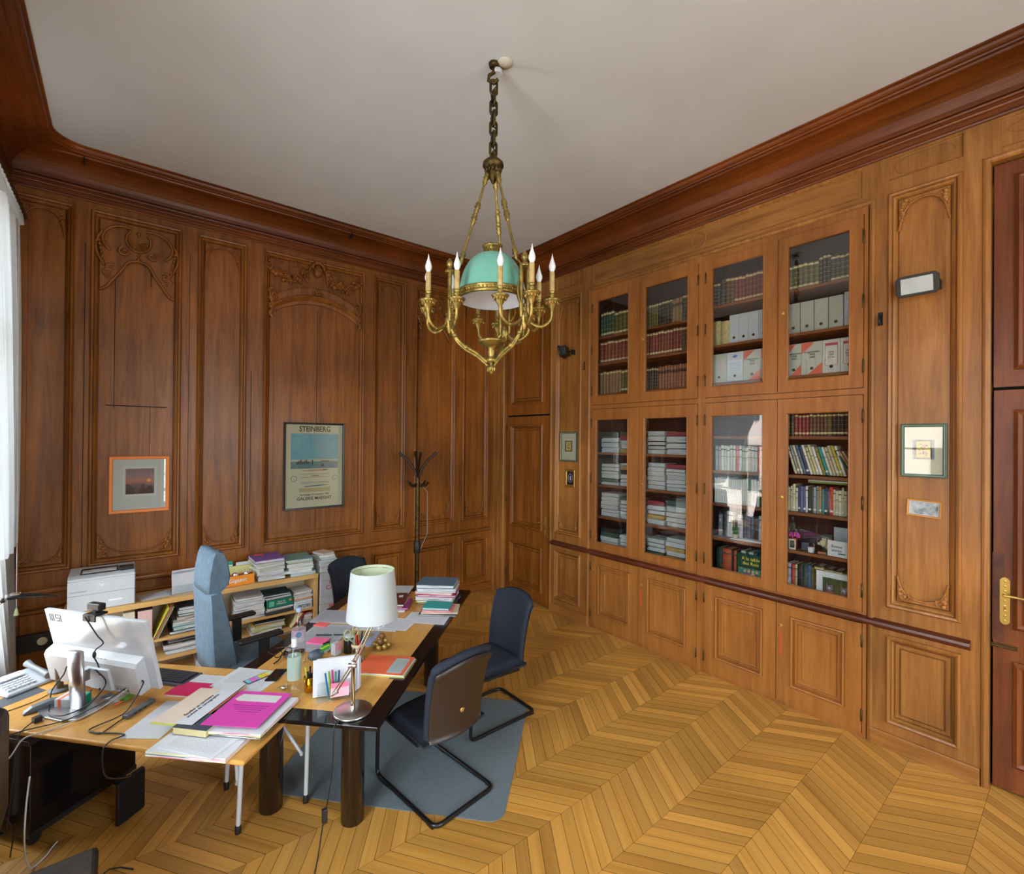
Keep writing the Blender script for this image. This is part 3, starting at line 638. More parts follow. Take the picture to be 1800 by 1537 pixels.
# ---- floor: point de Hongrie parquet laid plank by plank, rows parallel to x
struct(bx('floor', XC-.3, XB+.5, YD-.2, YA+.3, -.08, -.003, DARKGAP))
def parquet():
    y0, p, dx, wd = .41, .3915, .272, .088; vs = []; fs = []; uv = []; col = []; rnd = random.Random(5)
    kmin = int((YD-y0)/p)-1; kmax = int((YA-y0)/p)+1
    for k in range(kmin, kmax+1):
        sg = 1 if k % 2 else -1; ya, yb = y0+k*p, y0+(k+1)*p; n = 0
        x = XC-.6
        while x < XB+.6:
            wj = wd; xa = x if sg > 0 else x+dx; xb_ = xa+sg*dx; g = .0014
            q = [(xa+g, ya+g*.5), (xa+wj-g, ya+g*.5), (xb_+wj-g, yb-g*.5), (xb_+g, yb-g*.5)]
            i = len(vs); vs += [(a, c, 0) for a, c in q]; fs.append((i, i+1, i+2, i+3))
            o = rnd.uniform(0, 40); L = math.hypot(dx, p); t = rnd.uniform(0, 1)
            uv += [(o, o+0), (o, o+wj*.8), (o+L, o+wj*.8), (o+L, o)]
            col += [t, t, t, t]
            x += wj
    me = bpy.data.meshes.new('parquet'); me.from_pydata(vs, [], fs)
    me.uv_layers.new(name='UVMap'); me.attributes.new('tone', 'FLOAT', 'CORNER')
    me.uv_layers['UVMap'].data.foreach_set('uv', [x for c in uv for x in c])
    me.attributes['tone'].data.foreach_set('value', col)
    q, t, b, mx = wood('oak parquet', rgb(172, 118, 48), rgb(200, 146, 68), rgb(216, 164, 84), 'uv', rough=.30, patina=.14, coat=.1)
    N = t.nodes.new; L = t.links.new
    av = N('ShaderNodeAttribute'); av.attribute_name = 'tone'
    mr = N('ShaderNodeMapRange'); mr.inputs[3].default_value = .72; mr.inputs[4].default_value = 1.16; L(av.outputs['Fac'], mr.inputs[0])
    sc = N('ShaderNodeVectorMath'); sc.operation = 'SCALE'; L(mx.outputs[0], sc.inputs[0]); L(mr.outputs[0], sc.inputs['Scale']); L(sc.outputs[0], b.inputs['Base Color'])
    tg = N('ShaderNodeTangent'); tg.direction_type = 'UV_MAP'; tg.uv_map = 'UVMap'; L(tg.outputs[0], b.inputs['Tangent']); b.inputs['Anisotropic'].default_value = .85
    b.inputs['Coat Roughness'].default_value = .2
    me.materials.append(q); o = bpy.data.objects.new('parquet', me); COL.objects.link(o); o.parent = bpy.data.objects['floor']; return o
parquet()

# ---- outside: brick house across the street
q, t, bb = new('red brick'); N = t.nodes.new; br = N('ShaderNodeTexBrick'); tcn = N('ShaderNodeTexCoord'); mp = N('ShaderNodeMapping'); mp.inputs['Rotation'].default_value = (PI/2, 0, PI/2)
t.links.new(tcn.outputs['Object'], mp.inputs[0]); t.links.new(mp.outputs[0], br.inputs[0]); br.inputs['Scale'].default_value = 4; br.inputs['Color1'].default_value = rgb(168, 74, 62); br.inputs['Color2'].default_value = rgb(150, 62, 52); br.inputs['Mortar'].default_value = rgb(210, 190, 180); br.inputs['Mortar Size'].default_value = .03
t.links.new(br.outputs[0], bb.inputs['Base Color']); bb.inputs['Roughness'].default_value = .9
hs = thing('brick_house', 'red brick house across the street outside the window', 'building', (-11, 2, -4))
b = MB(); b.box(-4, 0, -2, 14, 0, 9.5); b.build('wall', q, hs)
DWG = mat('dark window glass', (.02, .025, .03), .1)
for y in (0, 3.2, 6.4, 9.6, 12):
    for z in (4.2, 7): bx('window', .001, .05, y, y+1.2, z, z+1.8, DWG, hs)
# ================================================================= built-in bookcase (two cabinet units)
MOULD = [(-.002, 0), (-.001, -.008), (.002, -.008), (.003, .012), (.012, .016), (.020, .012), (.022, -.006), (.025, -.012), (.028, -.006), (.036, -.002), (.042, .004), (.048, .003), (.050, -.014), (.054, -.016), (.058, -.010), (.062, -.010)]
def glazed_door(par, x0, x1, z0, z1, px0, px1, pz0, pz1, hinge_left, lock, label=None):
    b = MB(); P = lambda u, v, h: (u, -h, v); H = .012
    cells(b, P, x0, x1, z0, z1, [(px0, px1, pz0, pz1)], H)
    for q in ([(x0, -H, z0), (x0, .02, z0), (x0, .02, z1), (x0, -H, z1)], [(x1, -H, z0), (x1, .02, z0), (x1, .02, z1), (x1, -H, z1)], [(x0, -H, z0), (x1, -H, z0), (x1, .02, z0), (x0, .02, z0)], [(x0, -H, z1), (x1, -H, z1), (x1, .02, z1), (x0, .02, z1)]): b.add(q, [(0, 1, 2, 3)])
    b.loops(P, (px0, px1, pz0, pz1), [(0, H), (.004, H+.003), (.009, H), (.010, -.006), (.010, -.02)], False)
    cells(b, P, x0, x1, z0, z1, [(px0+.01, px1-.01, pz0+.01, pz1-.01)], -.02)
    d = b.build('glazed_door', CASE, par)
    bx('pane', px0+.008, px1-.008, .0075, .0115, pz0+.008, pz1-.008, GLASS, d)
    xh = x0-.002 if hinge_left else x1+.002
    for z in (z0+.16, (z0+z1)/2, z1-.16):
        q = MB(); q.lathe([(.004, -.05), (.0065, -.048), (.0065, .048), (.004, .05), (.002, .058)], 8, (xh, -H-.003, z)); q.build('hinge', BRASSD, d)
    if lock:
        xl, zl = lock; q = MB(); q.lathe([(.013, 0), (.015, .002), (.012, .004), (.005, .004)], 10, (xl, -H, zl), Matrix.Rotation(PI/2, 3, 'X')); q.tube([(xl, -H-.004, zl), (xl, -H-.02, zl), (xl, -H-.024, zl-.008)], .003, 6); q.build('lock', BRASSB, d)
def cupboard_door(par, x0, x1, z0, z1, rect, hinge_left, lock):
    b = MB(); P = lambda u, v, h: (u, -h, v); H = .010
    cells(b, P, x0, x1, z0, z1, [rect], H); b.loops(P, rect, [(i, H+h) for i, h in MOULD]+[(.085, H-.010), (.088, H-.006), (.094, H-.006), (.097, H-.010)])
    for q in ([(x0, -H, z0), (x0, .02, z0), (x0, .02, z1), (x0, -H, z1)], [(x1, -H, z0), (x1, .02, z0), (x1, .02, z1), (x1, -H, z1)], [(x0, -H, z0), (x1, -H, z0), (x1, .02, z0), (x0, .02, z0)], [(x0, -H, z1), (x1, -H, z1), (x1, .02, z1), (x0, .02, z1)]): b.add(q, [(0, 1, 2, 3)])
    d = b.build('cupboard_door', CASEB, par)
    xh = x0-.002 if hinge_left else x1+.002
    for z in (z0+.13, z1-.13):
        q = MB(); q.lathe([(.004, -.045), (.0065, -.043), (.0065, .043), (.004, .045), (.002, .052)], 8, (xh, -H-.003, z)); q.build('hinge', BRASSD, d)
    if lock:
        q = MB(); q.lathe([(.013, 0), (.015, .002), (.012, .004), (.005, .004)], 10, (lock[0], -H, lock[1]), Matrix.Rotation(PI/2, 3, 'X')); q.tube([(lock[0], -H-.004, lock[1]), (lock[0], -H-.02, lock[1]), (lock[0], -H-.024, lock[1]-.008)], .003, 6); q.build('lock', BRASSB, d)
        bx('rubbed_patch', lock[0]-.012, lock[0]+.01, -H-.0008, -H+.001, lock[1]-.24, lock[1]-.05, cm((186, 84, 46), .5, 'orange rubbed varnish'), d)
SH_L_UP = [2.735, 3.09, 3.40]; SH_R_UP = [2.745, 3.10, 3.47]; SH_L_LO = [1.305, 1.675, 2.05]; SH_R_LO = [1.29, 1.61, 1.918, 2.24]
FL_UP, FL_LO = 2.62, .915
def unit(label, yl, w, doors, shu, shl, post_right):
    c = thing('built_in_bookcase', label, 'bookcase', (XB, yl, 0), -PI/2, 'built-in bookcase cabinets')
    b = MB()
    # face frame pieces between and around the doors
    b.box(0, w, 0, .02, 3.90, 3.96); b.box(0, w, -.004, .02, 2.555, 2.60); b.box(0, w, 0, .02, .84, .925); b.box(0, w, 0, .02, 0, .03)
    b.box(.0005, doors[0][0]-.004, -.0025, .0195, .001, 3.959); b.box(doors[1][1]+.004, w-.0005, -.0025, .0195, .001, 3.959)
    # box
    b.box(0, .016, .02, .38, 0, 3.96); b.box(w-.016, w, .02, .38, 0, 3.96); b.box(0, w, .02, .38, 3.94, 3.96); b.box(0, w, .02, .38, 2.56, FL_UP); b.box(0, w, .02, .38, .86, FL_LO)
    b.build('carcass', CASE, c)
    bx('back_panel', .016, w-.016, .365, .38, .9, 3.94, CASEIN, c)
    bx('side_lining', .0165, .019, .03, .365, .92, 3.93, CASEIN, c); bx('side_lining', w-.019, w-.0165, .03, .365, .92, 3.93, CASEIN, c)
    for z in shu+shl: bx('shelf', .02, w-.02, .05, .365, z-.024, z, SHELF, c)
    for k, (x0, x1, p0, p1) in enumerate(doors):
        hl = k == 0; lk = (x0+.035, 3.27) if k else None
        glazed_door(c, x0, x1, 2.605, 3.895, p0, p1, 2.70, 3.82, hl, lk)
        glazed_door(c, x0, x1, .93, 2.55, p0, p1, 1.005, 2.435, hl, (x0+.035, 1.73) if k else None)
        cupboard_door(c, x0, x1, .035, .845, (x0+.105, x1-.105, .175, .755), hl, (x0+.035, .66) if k else None)
    return c
uL = unit('left half of the built-in oak bookcase, beside the corner door, glass doors over cupboards', 3.76, 1.40, [(.03, .69, .085, .545), (.695, 1.352, .745, 1.25)], SH_L_UP, SH_L_LO, True)
uR = unit('right half of the built-in oak bookcase, nearer the reddish door, glass doors over cupboards', 2.36, 1.30, [(.035, .672, .085, .56), (.677, 1.272, .742, 1.19)], SH_R_UP, SH_R_LO, False)

# ---------------------------------------------------------------- books
ORD = 'first second third fourth fifth sixth seventh eighth ninth tenth eleventh twelfth thirteenth fourteenth fifteenth sixteenth seventeenth eighteenth nineteenth twentieth twenty-first twenty-second twenty-third twenty-fourth twenty-fifth twenty-sixth twenty-seventh twenty-eighth twenty-ninth thirtieth'.split()
PAGES = mat('page edges', rgb(206, 196, 166), .9)
def book_mesh(name, spine, hard=True):
    b = MB(); n = 6                               # x thickness, y depth (spine at 0), z height, all unit
    arc = [(-.5+i/n, .035*(1-math.cos(PI*(i/n-.5))) if not hard else .05-.05*math.cos(PI*(i/n-.5))) for i in range(n+1)]
    pts = arc+[(.5, 1), (.36, 1), (.36, .12), (-.36, .12), (-.36, 1), (-.5, 1)]
    k = len(pts); vs = [(a, c, 0) for a, c in pts]+[(a, c, 1) for a, c in pts]
    fs = [(i, (i+1) % k, k+(i+1) % k, k+i) for i in range(k)]
    b.add(vs, fs, 0)
    for z in (0, 1):                              # cover edges as quads
        o = k*(z == 1); b.f += [[o+n, o+n+1, o+n+2, o+n+3], [o, o+k-1, o+k-2, o+k-3], [o+i for i in range(n+1)]+[o+n+3, o+n+4]]; b.m += [0, 0, 0]; b.sm += [False]*3
    b.box(-.37, .37, .1, .97, .02, .975, 1)
    me_o = b.build(name, [spine, PAGES]); me = me_o.data; bpy.data.objects.remove(me_o); return me
BM = {k: book_mesh('book_'+k, m_, k in 'abc') for k, m_ in dict(a=LEATH, b=LEATH2, c=LEATH3, p=PLAIN, q=PLAIN2, s=COLR).items()}
rb = random.Random(21)
def put_book(kind, y, th, z, h, dp, x, col, label, group, lean=0, cat='book', name='book', rz=-PI/2):
    o = bpy.data.objects.new(name, BM[kind]); COL.objects.link(o)
    o.scale = (th, dp, h); o.location = (x, y, z)
    o.rotation_euler = (0, lean, rz); o.color = col
    if lean: o.location.z = z+th*.5*math.sin(abs(lean))+.001
    return tag(o, label, cat, group)
def jit(c, v=.12): f = 1+rb.uniform(-v, v); return (min(1, c[0]*f), min(1, c[1]*f), min(1, c[2]*f), 1)
OLIVE, DKOL, RDB, TAN, BRN, BLK, GRN, RED_, CRM, ORG, DBL = rgb(94, 92, 44), rgb(50, 56, 34), rgb(132, 62, 48), rgb(136, 104, 74), rgb(96, 62, 42), rgb(30, 30, 34), rgb(14, 76, 56), rgb(140, 42, 40), rgb(196, 188, 156), rgb(170, 76, 44), rgb(34, 40, 52)
def row(yh, yl, z, spec, where, kindword='leather volume', x=4.385, dp=.2):
    """spec: (count, weight, kind, colour, colour word, height)"""
    tot = sum(n*w_ for n, w_, *_ in spec); y = yh; n_ = 0
    for n, w_, kd, c, word, h in spec:
        for k in range(n):
            th = (yh-yl)*w_/tot; hh = h*(1+rb.uniform(-.025, .02)); n_ += 1
            put_book(kd, y-th/2, th*.97, z+.001, hh, dp, x+rb.uniform(-.006, .006), jit(c), '%s %s, %s from left, %s' % (word, kindword, ORD[n_-1], where), kindword+'s on the '+where)
            y -= th
D1u, D2u, D3u, D4u = 'leftmost upper glass door', 'second upper glass door', 'third upper glass door', 'rightmost upper glass door'
row(3.72, 3.12, 3.40, [(5, 1, 'b', GRN, 'red and green', .30), (7, 1.35, 'b', OLIVE, 'olive', .27)], 'top shelf behind '+D1u)
row(3.72, 3.10, 3.09, [(12, 1, 'b', RDB, 'red brown', .262)], 'middle shelf behind '+D1u)
row(3.72, 3.10, 2.735, [(7, 1, 'a', TAN, 'tan', .26), (7, 1, 'b', OLIVE, 'olive green', .255)], 'bottom shelf behind '+D1u)
row(3.075, 2.40, 3.40, [(5, .9, 'a', OLIVE, 'olive', .25), (5, 1, 'a', BLK, 'black', .26), (3, 1.2, 'c', TAN, 'tan', .255), (3, 1.1, 'a', DKOL, 'dark green', .275), (4, 1.05, 'b', BLK, 'near-black', .27)], 'top shelf behind '+D2u)
row(3.075, 2.40, 3.09, [(12, 1, 'b', RDB, 'red brown', .265), (7, 1, 'a', BRN, 'tan banded', .26)], 'middle shelf behind '+D2u)
row(3.075, 2.40, 2.735, [(5, .9, 'a', BLK, 'dark', .235), (12, .95, 'c', rgb(150, 92, 66), 'orange brown', .24), (3, 1.1, 'b', BLK, 'blackish', .25)], 'bottom shelf behind '+D2u)
row(2.33, 1.72, 3.47, [(2, 1.2, 'a', BLK, 'black', .235), (1, 1.5, 'c', DBL, 'dark gilt-starred', .25), (2, 1.3, 'a', BRN, 'wide brown', .255), (12, 1, 'b', rgb(120, 54, 52), 'dark red', .25)], 'top shelf behind '+D3u)
row(1.66, 1.10, 3.47, [(6, 1.15, 'b', OLIVE, 'olive', .215), (3, .8, 'a', BLK, 'tall black', .24), (7, 1, 'b', DKOL, 'dark green', .215)], 'top shelf behind '+D4u)
D1l, D2l, D3l, D4l = 'leftmost lower glass door', 'second lower glass door', 'third lower glass door', 'rightmost lower glass door'
row(1.66, 1.12, 2.24, [(2, 1.1, 'c', DKOL, 'gilt-banded olive', .185), (4, 1, 'b', RED_, 'red', .185), (5, .95, 'b', BRN, 'brown', .185), (1, 1.2, 'b', OLIVE, 'olive', .185), (7, 1.05, 'b', BLK, 'black', .185)], 'top shelf behind '+D4l)
# leaning paperbacks, second shelf
cols = [('cream', (206, 200, 178)), ('grey', (150, 154, 150)), ('cream', (200, 194, 172)), ('pale blue', (90, 116, 140)), ('navy', (50, 60, 92)), ('white', (216, 216, 206)), ('yellowish', (196, 186, 130)), ('cream', (210, 202, 176)), ('white', (222, 220, 210)), ('olive', (140, 132, 60)), ('turquoise', (20, 150, 148)), ('white', (214, 214, 206)), ('beige', (196, 182, 150)), ('cream', (206, 198, 170)), ('yellow', (196, 176, 60)), ('white', (220, 220, 214)), ('white', (214, 214, 212)), ('tan', (178, 140, 112))][:16]
y = 1.655
for k, (wd_, c) in enumerate(cols):
    th = .0235; lean = -.29
    put_book('q' if k % 3 else 'p', y-th/2-.062, th*.80, 1.924, .245+rb.uniform(-.02, .012), .16, 4.38, jit(rgb(*c), .05), '%s paperback leaning left, %s from left, second shelf behind %s' % (wd_, ORD[k], D4l), 'leaning paperbacks', lean); y -= th
for k, (wd_, c) in enumerate([('dark green', (16, 84, 62)), ('tan', (170, 136, 106)), ('beige', (190, 170, 140)), ('brown', (120, 88, 70)), ('cream', (206, 200, 180))]):
    put_book('s', y-.088, .0155, 1.927, .225-.004*k, .16, 4.38, rgb(*c), '%s steeply leaning book, %s of five, second shelf behind %s' % (wd_, ORD[k], D4l), 'steeply leaning books', -.5); y -= .0235
# upright paperbacks, third shelf
cols = [('yellowish', (176, 160, 80)), ('cream', (204, 196, 160)), ('cream', (210, 204, 176)), ('cream', (206, 200, 170)), ('pale', (212, 206, 180)), ('navy', (56, 62, 104)), ('slate blue', (92, 104, 150)), ('slate blue', (84, 96, 140)), ('white', (210, 212, 210)), ('black', (36, 40, 40)), ('dark green', (60, 74, 50)), ('grey', (150, 156, 164)), ('grey green', (120, 140, 130)), ('orange', (196, 120, 50)), ('teal', (30, 120, 116)), ('navy', (44, 50, 80)), ('dark blue', (52, 56, 96)), ('red', (206, 66, 52)), ('cream', (208, 202, 176)), ('cream', (204, 200, 174)), ('cream', (212, 206, 182)), ('cream', (208, 202, 170)), ('greenish cream', (196, 200, 170)), ('pale blue', (110, 150, 166)), ('steel blue', (80, 110, 140)), ('orange', (216, 144, 70)), ('teal', (24, 122, 126))]
y = 1.665
for k, (wd_, c) in enumerate(cols):
    th = .0195*(1+.25*math.sin(k*2.3)); put_book('q' if k % 2 else 'p', y-th/2, th*.95, 1.612, .215+rb.uniform(-.02, .015), .16, 4.38, jit(rgb(*c), .04), '%s upright paperback, %s from left, third shelf behind %s' % (wd_, ORD[k], D4l), 'upright paperbacks on the third shelf'); y -= th
for k, (wd_, c, zz) in enumerate([('lime green', (120, 160, 60), 1.857), ('white', (212, 214, 214), 1.871)]):
    o = put_book('s', 1.34, .014, zz, .30, .15, 4.385, rgb(*c), '%s magazine lying flat on top of the upright paperbacks' % wd_, 'flat magazines over the paperbacks')
    o.rotation_euler = (0, PI/2, -PI/2); o.location = (4.385, 1.34+.15, zz+.007)
# lower shelf, rightmost door
cols = [('white', (206, 206, 206), .03, .24), ('red and white', (196, 70, 60), .03, .235), ('cream', (190, 176, 130), .02, .24), ('black', (24, 26, 28), .04, .24), ('dark green', (24, 60, 56), .035, .25), ('blue', (50, 90, 130), .03, .25), ('olive', (96, 96, 50), .02, .24), ('brown', (80, 68, 42), .07, .26), ('brown', (86, 72, 44), .065, .25), ('brown', (82, 70, 46), .065, .25), ('brown', (78, 66, 40), .065, .245), ('brown', (84, 72, 46), .065, .245)]
y = 1.66
for k, (wd_, c, th, h) in enumerate(cols):
    put_book('p' if k < 7 else 'a', y-th/2, th*.95, .917, h, .17, 4.42, rgb(*c), '%s book, %s from left, bottom shelf behind %s' % (wd_, ORD[k], D4l), 'books on the bottom shelf'); y -= th
# third lower door
cols = [('grey', (150, 156, 160))]*2+[('white', (214, 218, 218)), ('pale green', (190, 206, 190)), ('white', (220, 222, 220)), ('pale', (196, 204, 200)), ('white', (216, 218, 216)), ('pink', (206, 120, 120)), ('white', (214, 216, 214)), ('grey green', (160, 180, 166)), ('white', (222, 222, 218)), ('cream', (210, 206, 190)), ('white', (214, 216, 212)), ('pale', (200, 204, 200)), ('red', (190, 60, 50)), ('white', (216, 216, 214)), ('white', (210, 210, 208)), ('rose', (200, 130, 130)), ('white', (214, 212, 210)), ('grey', (160, 160, 160))]
y = 2.29
for k, (wd_, c) in enumerate(cols):
    th = .028; put_book('p', y-th/2, th*.95, 1.92, .23+rb.uniform(-.015, .01), .18, 4.385, jit(rgb(*c), .03), '%s book, %s from left, second shelf behind %s' % (wd_, ORD[k], D3l), 'pale books on the second shelf'); y -= th
y = 2.295
cols = [('white', (212, 218, 216))]*19+[('green', (20, 110, 80)), ('white', (214, 218, 216)), ('white', (214, 216, 216)), ('white', (204, 206, 206)), ('dark green', (20, 90, 60)), ('orange red', (220, 80, 40)), ('black', (40, 36, 40)), ('red', (196, 44, 40)), ('crimson', (180, 40, 60))]
for k, (wd_, c) in enumerate(cols):
    th = .0165 if k < 19 else .026; put_book('s', y-th/2, th*.9, 1.612, .232+rb.uniform(-.008, .008), .18, 4.385, jit(rgb(*c), .03), '%s journal, %s from left, third shelf behind %s' % (wd_, ORD[k], D3l), 'thin journals on the third shelf'); y -= th
cols = [('grey', (120, 124, 130), .04, .2), ('black', (26, 26, 30), .04, .23), ('white', (206, 208, 208), .03, .24), ('white', (210, 210, 206), .03, .24), ('tan', (170, 140, 96), .02, .24), ('black', (30, 30, 30), .022, .23), ('white', (206, 206, 204), .05, .22), ('indigo', (44, 42, 70), .035, .23), ('indigo', (46, 44, 74), .035, .23), ('indigo', (44, 42, 70), .03, .23), ('black', (26, 26, 28), .04, .22), ('white', (190, 194, 196), .03, .23), ('black', (34, 30, 34), .06, .22)]
y = 2.28
for k, (wd_, c, th, h) in enumerate(cols):
    put_book('p', y-th/2, th*.95, 1.292, h, .17, 4.44, rgb(*c), '%s book, %s from left, fourth shelf behind %s' % (wd_, ORD[k], D3l), 'books behind the ornaments on the fourth shelf'); y -= th
cols = [('dark green', (20, 50, 40), .06, .26), ('wide orange', (176, 80, 46), .09, .26), ('black', (30, 28, 28), .02, .26), ('orange', (190, 90, 50), .025, .26), ('black', (40, 34, 30), .02, .26), ('cream', (196, 190, 170), .02, .25), ('white', (206, 208, 206), .04, .27), ('green', (40, 90, 80), .03, .27), ('cream', (206, 200, 180), .04, .27), ('teal', (40, 110, 100), .03, .27), ('dark blue', (40, 50, 70), .03, .26), ('white', (200, 204, 204), .04, .25)]
y = 2.29
for k, (wd_, c, th, h) in enumerate(cols):
    put_book('p', y-th/2, th*.95, .917, h, .2, 4.42, rgb(*c), '%s binder, %s from left, bottom shelf behind %s' % (wd_, ORD[k], D3l), 'binders on the bottom shelf'); y -= th

# archive boxes
def abox(y, w_, z, h, base, accent, label, txt=None, x=4.385):
    t = thing('archive_box', label, 'archive box', (x, y, z+.001), -PI/2, 'cardboard archive boxes')
    bx('box_body', -w_/2+.001, w_/2-.001, 0, .24, 0, h, cm(base, .8), t, .002)
    q = MB(); q.lathe([(.011, 0), (.013, .001), (.013, .0015)], 14, (0, -.0006, .055), Matrix.Rotation(PI/2, 3, 'X')); q.build('finger_hole', cm((70, 62, 50), .8), t)
    if accent == 'orange':
        q = MB(); q.add([(-w_/2+.002, -.0006, h-.004), (-w_/2+.002, -.0006, h*.66), (w_*.12, -.0006, h-.004)], [(0, 1, 2)]); q.add([(w_/2-.002, -.0006, .004), (w_/2-.002, -.0006, h*.36), (-w_*.2, -.0006, .004)], [(0, 1, 2)]); q.build('corner_flash', cm((226, 110, 84), .7), t)
        text('Organisation\n 99/8\n 2003', 'handwriting', .022, INK, t, (0, -.0012, h*.62))
    if accent == 'label':
        q = MB(); q.box(-w_*.36, w_*.36, -.0007, 0, h*.24, h*.9); q.build('label_frame', cm((190, 90, 100), .7), t)
        q = MB(); q.box(-w_*.33, w_*.33, -.0011, 0, h*.25, h*.82); q.build('label', cm((222, 222, 218), .8), t)
        text(txt or '', 'handwriting', .02, INK, t, (0, -.0018, h*.55))
    if accent == 'blue':
        q = MB(); q.box(-w_*.4, w_*.4, -.0008, 0, h*.3, h*.72); q.build('label', cm((206, 222, 236), .8), t)
        q = MB()
        for k in range(7): q.box(-w_*.34, w_*.34, -.0012, 0, h*(.33+.05*k), h*(.338+.05*k))
        q.build('printed_lines', cm((60, 70, 100), .8), t)
        q = MB(); q.poly([(-.025, h*.84), (0, h*.8), (.025, h*.86), (0, h*.92)], .0003, .0012, lambda a, c, hh: (a, -hh, c)); q.build('blue_emblem', cm((70, 130, 190), .6), t)
    return t
GRB, LBL = (186, 192, 188), (196, 206, 214)
D = 'behind '+D3u
y = 2.325
for k in range(2): put_book('s', y-.042, .08, 3.102, .235-.01*k, .2, 4.385, rgb(200, 186, 130), 'cream file box, %s from left, middle shelf %s' % (ORD[k], D), 'cream file boxes', cat='file box', name='file_box'); y -= .084
for k in range(5): abox(y-.044, .088, 3.10, .268, LBL, None, 'pale blue-grey archive box, %s of five, middle shelf %s' % (ORD[k], D)); y -= .088
y = 2.325
for wd_, acc, base, lab in ((.145, None, (188, 192, 180), 'plain grey-green archive box, leftmost on bottom shelf '+D), (.155, 'blue', LBL, 'pale blue archive box with printed blue label, bottom shelf '+D), (.155, 'orange', (196, 198, 188), 'grey archive box with orange corners, third from left, bottom shelf '+D), (.15, 'orange', (196, 198, 190), 'grey archive box with orange corners, rightmost on bottom shelf '+D)):
    abox(y-wd_/2, wd_, 2.745, .275, base, acc, lab); y -= wd_
D = 'behind '+D4u
y = 1.66
for k in range(4): abox(y-.052, .1, 3.10, .262, (184, 188, 178), None, 'plain grey-green archive box, %s of four, middle shelf %s' % (ORD[k], D)); y -= .1035
abox(y-.06, .115, 3.10, .275, LBL, 'blue', 'pale blue archive box with blue emblem, right on middle shelf '+D)
y = 1.66
for wd_, acc, base, lab, tx in ((.115, 'orange', (196, 198, 188), 'grey archive box with orange corners, leftmost on bottom shelf '+D, ''), (.155, 'orange', (196, 198, 188), 'wide grey archive box with orange corners, second on bottom shelf '+D, ''), (.125, 'label', (212, 214, 208), 'white archive box with red-edged handwritten label 1995, bottom shelf '+D, 'GTA\n1995\n3.1.4.a'), (.12, 'label', (212, 214, 208), 'white archive box with label, rightmost on bottom shelf '+D, 'Ecole\nBatim.\n2002')):
    abox(y-wd_/2, wd_, 2.745, .272, base, acc, lab, tx); y -= wd_

# bundles of papers behind the two lower left doors
def bundle_mesh(name, layers, seed):
    r = random.Random(seed); b = MB()
    for k in range(layers):
        z0, z1 = k/layers, (k+1)/layers-.02; dx = r.uniform(-.03, .03); dy = r.uniform(0, .05)
        b.box(-.5+max(0, dx), .5+min(0, dx), dy, 1, z0, z1)
    o = b.build(name, PAPERS); me = o.data; bpy.data.objects.remove(o); return me
BU = [bundle_mesh('paper_bundle', n, n) for n in (4, 6, 9)]
BINDM = bundle_mesh('paper_bundle_dark', 3, 31); BINDM.materials.clear(); BINDM.materials.append(COLR)
def piles(cols_, z, ztop, n, door, shelf):
    names = ['left', 'middle', 'right'] if len(cols_) == 3 else ['left', 'right']
    for (ya, yb), nm in zip(cols_, names):
        zz = z+.001; k = 0
        m_ = n if isinstance(n, int) else n[names.index(nm)]
        hh = (ztop-z-.02)/m_
        while k < m_:
            h = hh*rb.uniform(.5, .9)
            dk = rb.random() < .18
            o = bpy.data.objects.new('paper_bundle', BINDM if dk else rb.choice(BU)); COL.objects.link(o)
            o.location = (4.385+rb.uniform(0, .02), (ya+yb)/2, zz); o.scale = (ya-yb-.016, .232, h); o.rotation_euler = (0, 0, -PI/2+rb.uniform(-.02, .02))
            o.color = rb.choice([rgb(40, 44, 48), rgb(60, 90, 80), rgb(150, 60, 70), rgb(180, 150, 90)])
            tag(o, '%s papers, %s up in %s pile, %s shelf behind %s' % ('dark folder of' if dk else 'white bundle of', ORD[k], nm, shelf, door), 'papers', 'bundles of papers in piles')
            # thin tray sheet separating the bundles
            zz += h+.002
            k += 1
            if k < m_: zz += max(0, hh-h-.004)*.35
c1 = [(3.70, 3.43), (3.42, 3.15)]; c2 = [(3.06, 2.835), (2.825, 2.59), (2.58, 2.42)]
piles(c1, 2.05, 2.36, (4, 5), D1l, 'top'); piles(c1, 1.675, 2.02, 6, D1l, 'second'); piles(c1, 1.305, 1.65, 6, D1l, 'third'); piles(c1, .915, 1.22, 5, D1l, 'bottom')
piles(c2, 2.05, 2.38, (5, 4, 5), D2l, 'top'); piles(c2, 1.675, 2.02, (6, 7, 6), D2l, 'second'); piles(c2, 1.305, 1.65, (5, 5, 6), D2l, 'third'); piles(c2, .915, 1.26, (5, 6, 6), D2l, 'bottom')

# ornaments behind the lower right doors (built facing the room, -y local)
def bthing(name, label, cat, y, z, x=4.37, rz=0): return thing(name, label, cat, (x, y, z+.001), -PI/2+rz)
t = bthing('decanter', 'clear glass decanter with round belly, left on fourth shelf behind third lower glass door', 'decanter', 2.235, 1.292, 4.39)
q = MB(); q.lathe([(.03, 0), (.055, .02), (.062, .06), (.05, .1), (.018, .13), (.014, .2), (.02, .21)], 20); q.build('body', ACRYL, t); q = MB(); q.ball((0, 0, .225), (.018, .018, .022)); q.build('stopper', ACRYL, t)
t = bthing('potted_plant', 'tiny green pot plant in a beige pot behind third lower glass door', 'potted plant', 2.09, 1.292, 4.39)
q = MB(); q.lathe([(.02, 0), (.027, .045), (.024, .045)], 16); q.build('pot', cm((190, 170, 150), .8), t)
q = MB()
for k in range(60): a = k*2.4; r_ = .03*math.sqrt(k/60); q.tube([(r_*.4*math.cos(a), r_*.4*math.sin(a), .045), (r_*math.cos(a), r_*math.sin(a), .08+.03*rb.random())], [.003, .0015], 4)
q.build('foliage', cm((40, 110, 40), .8), t)
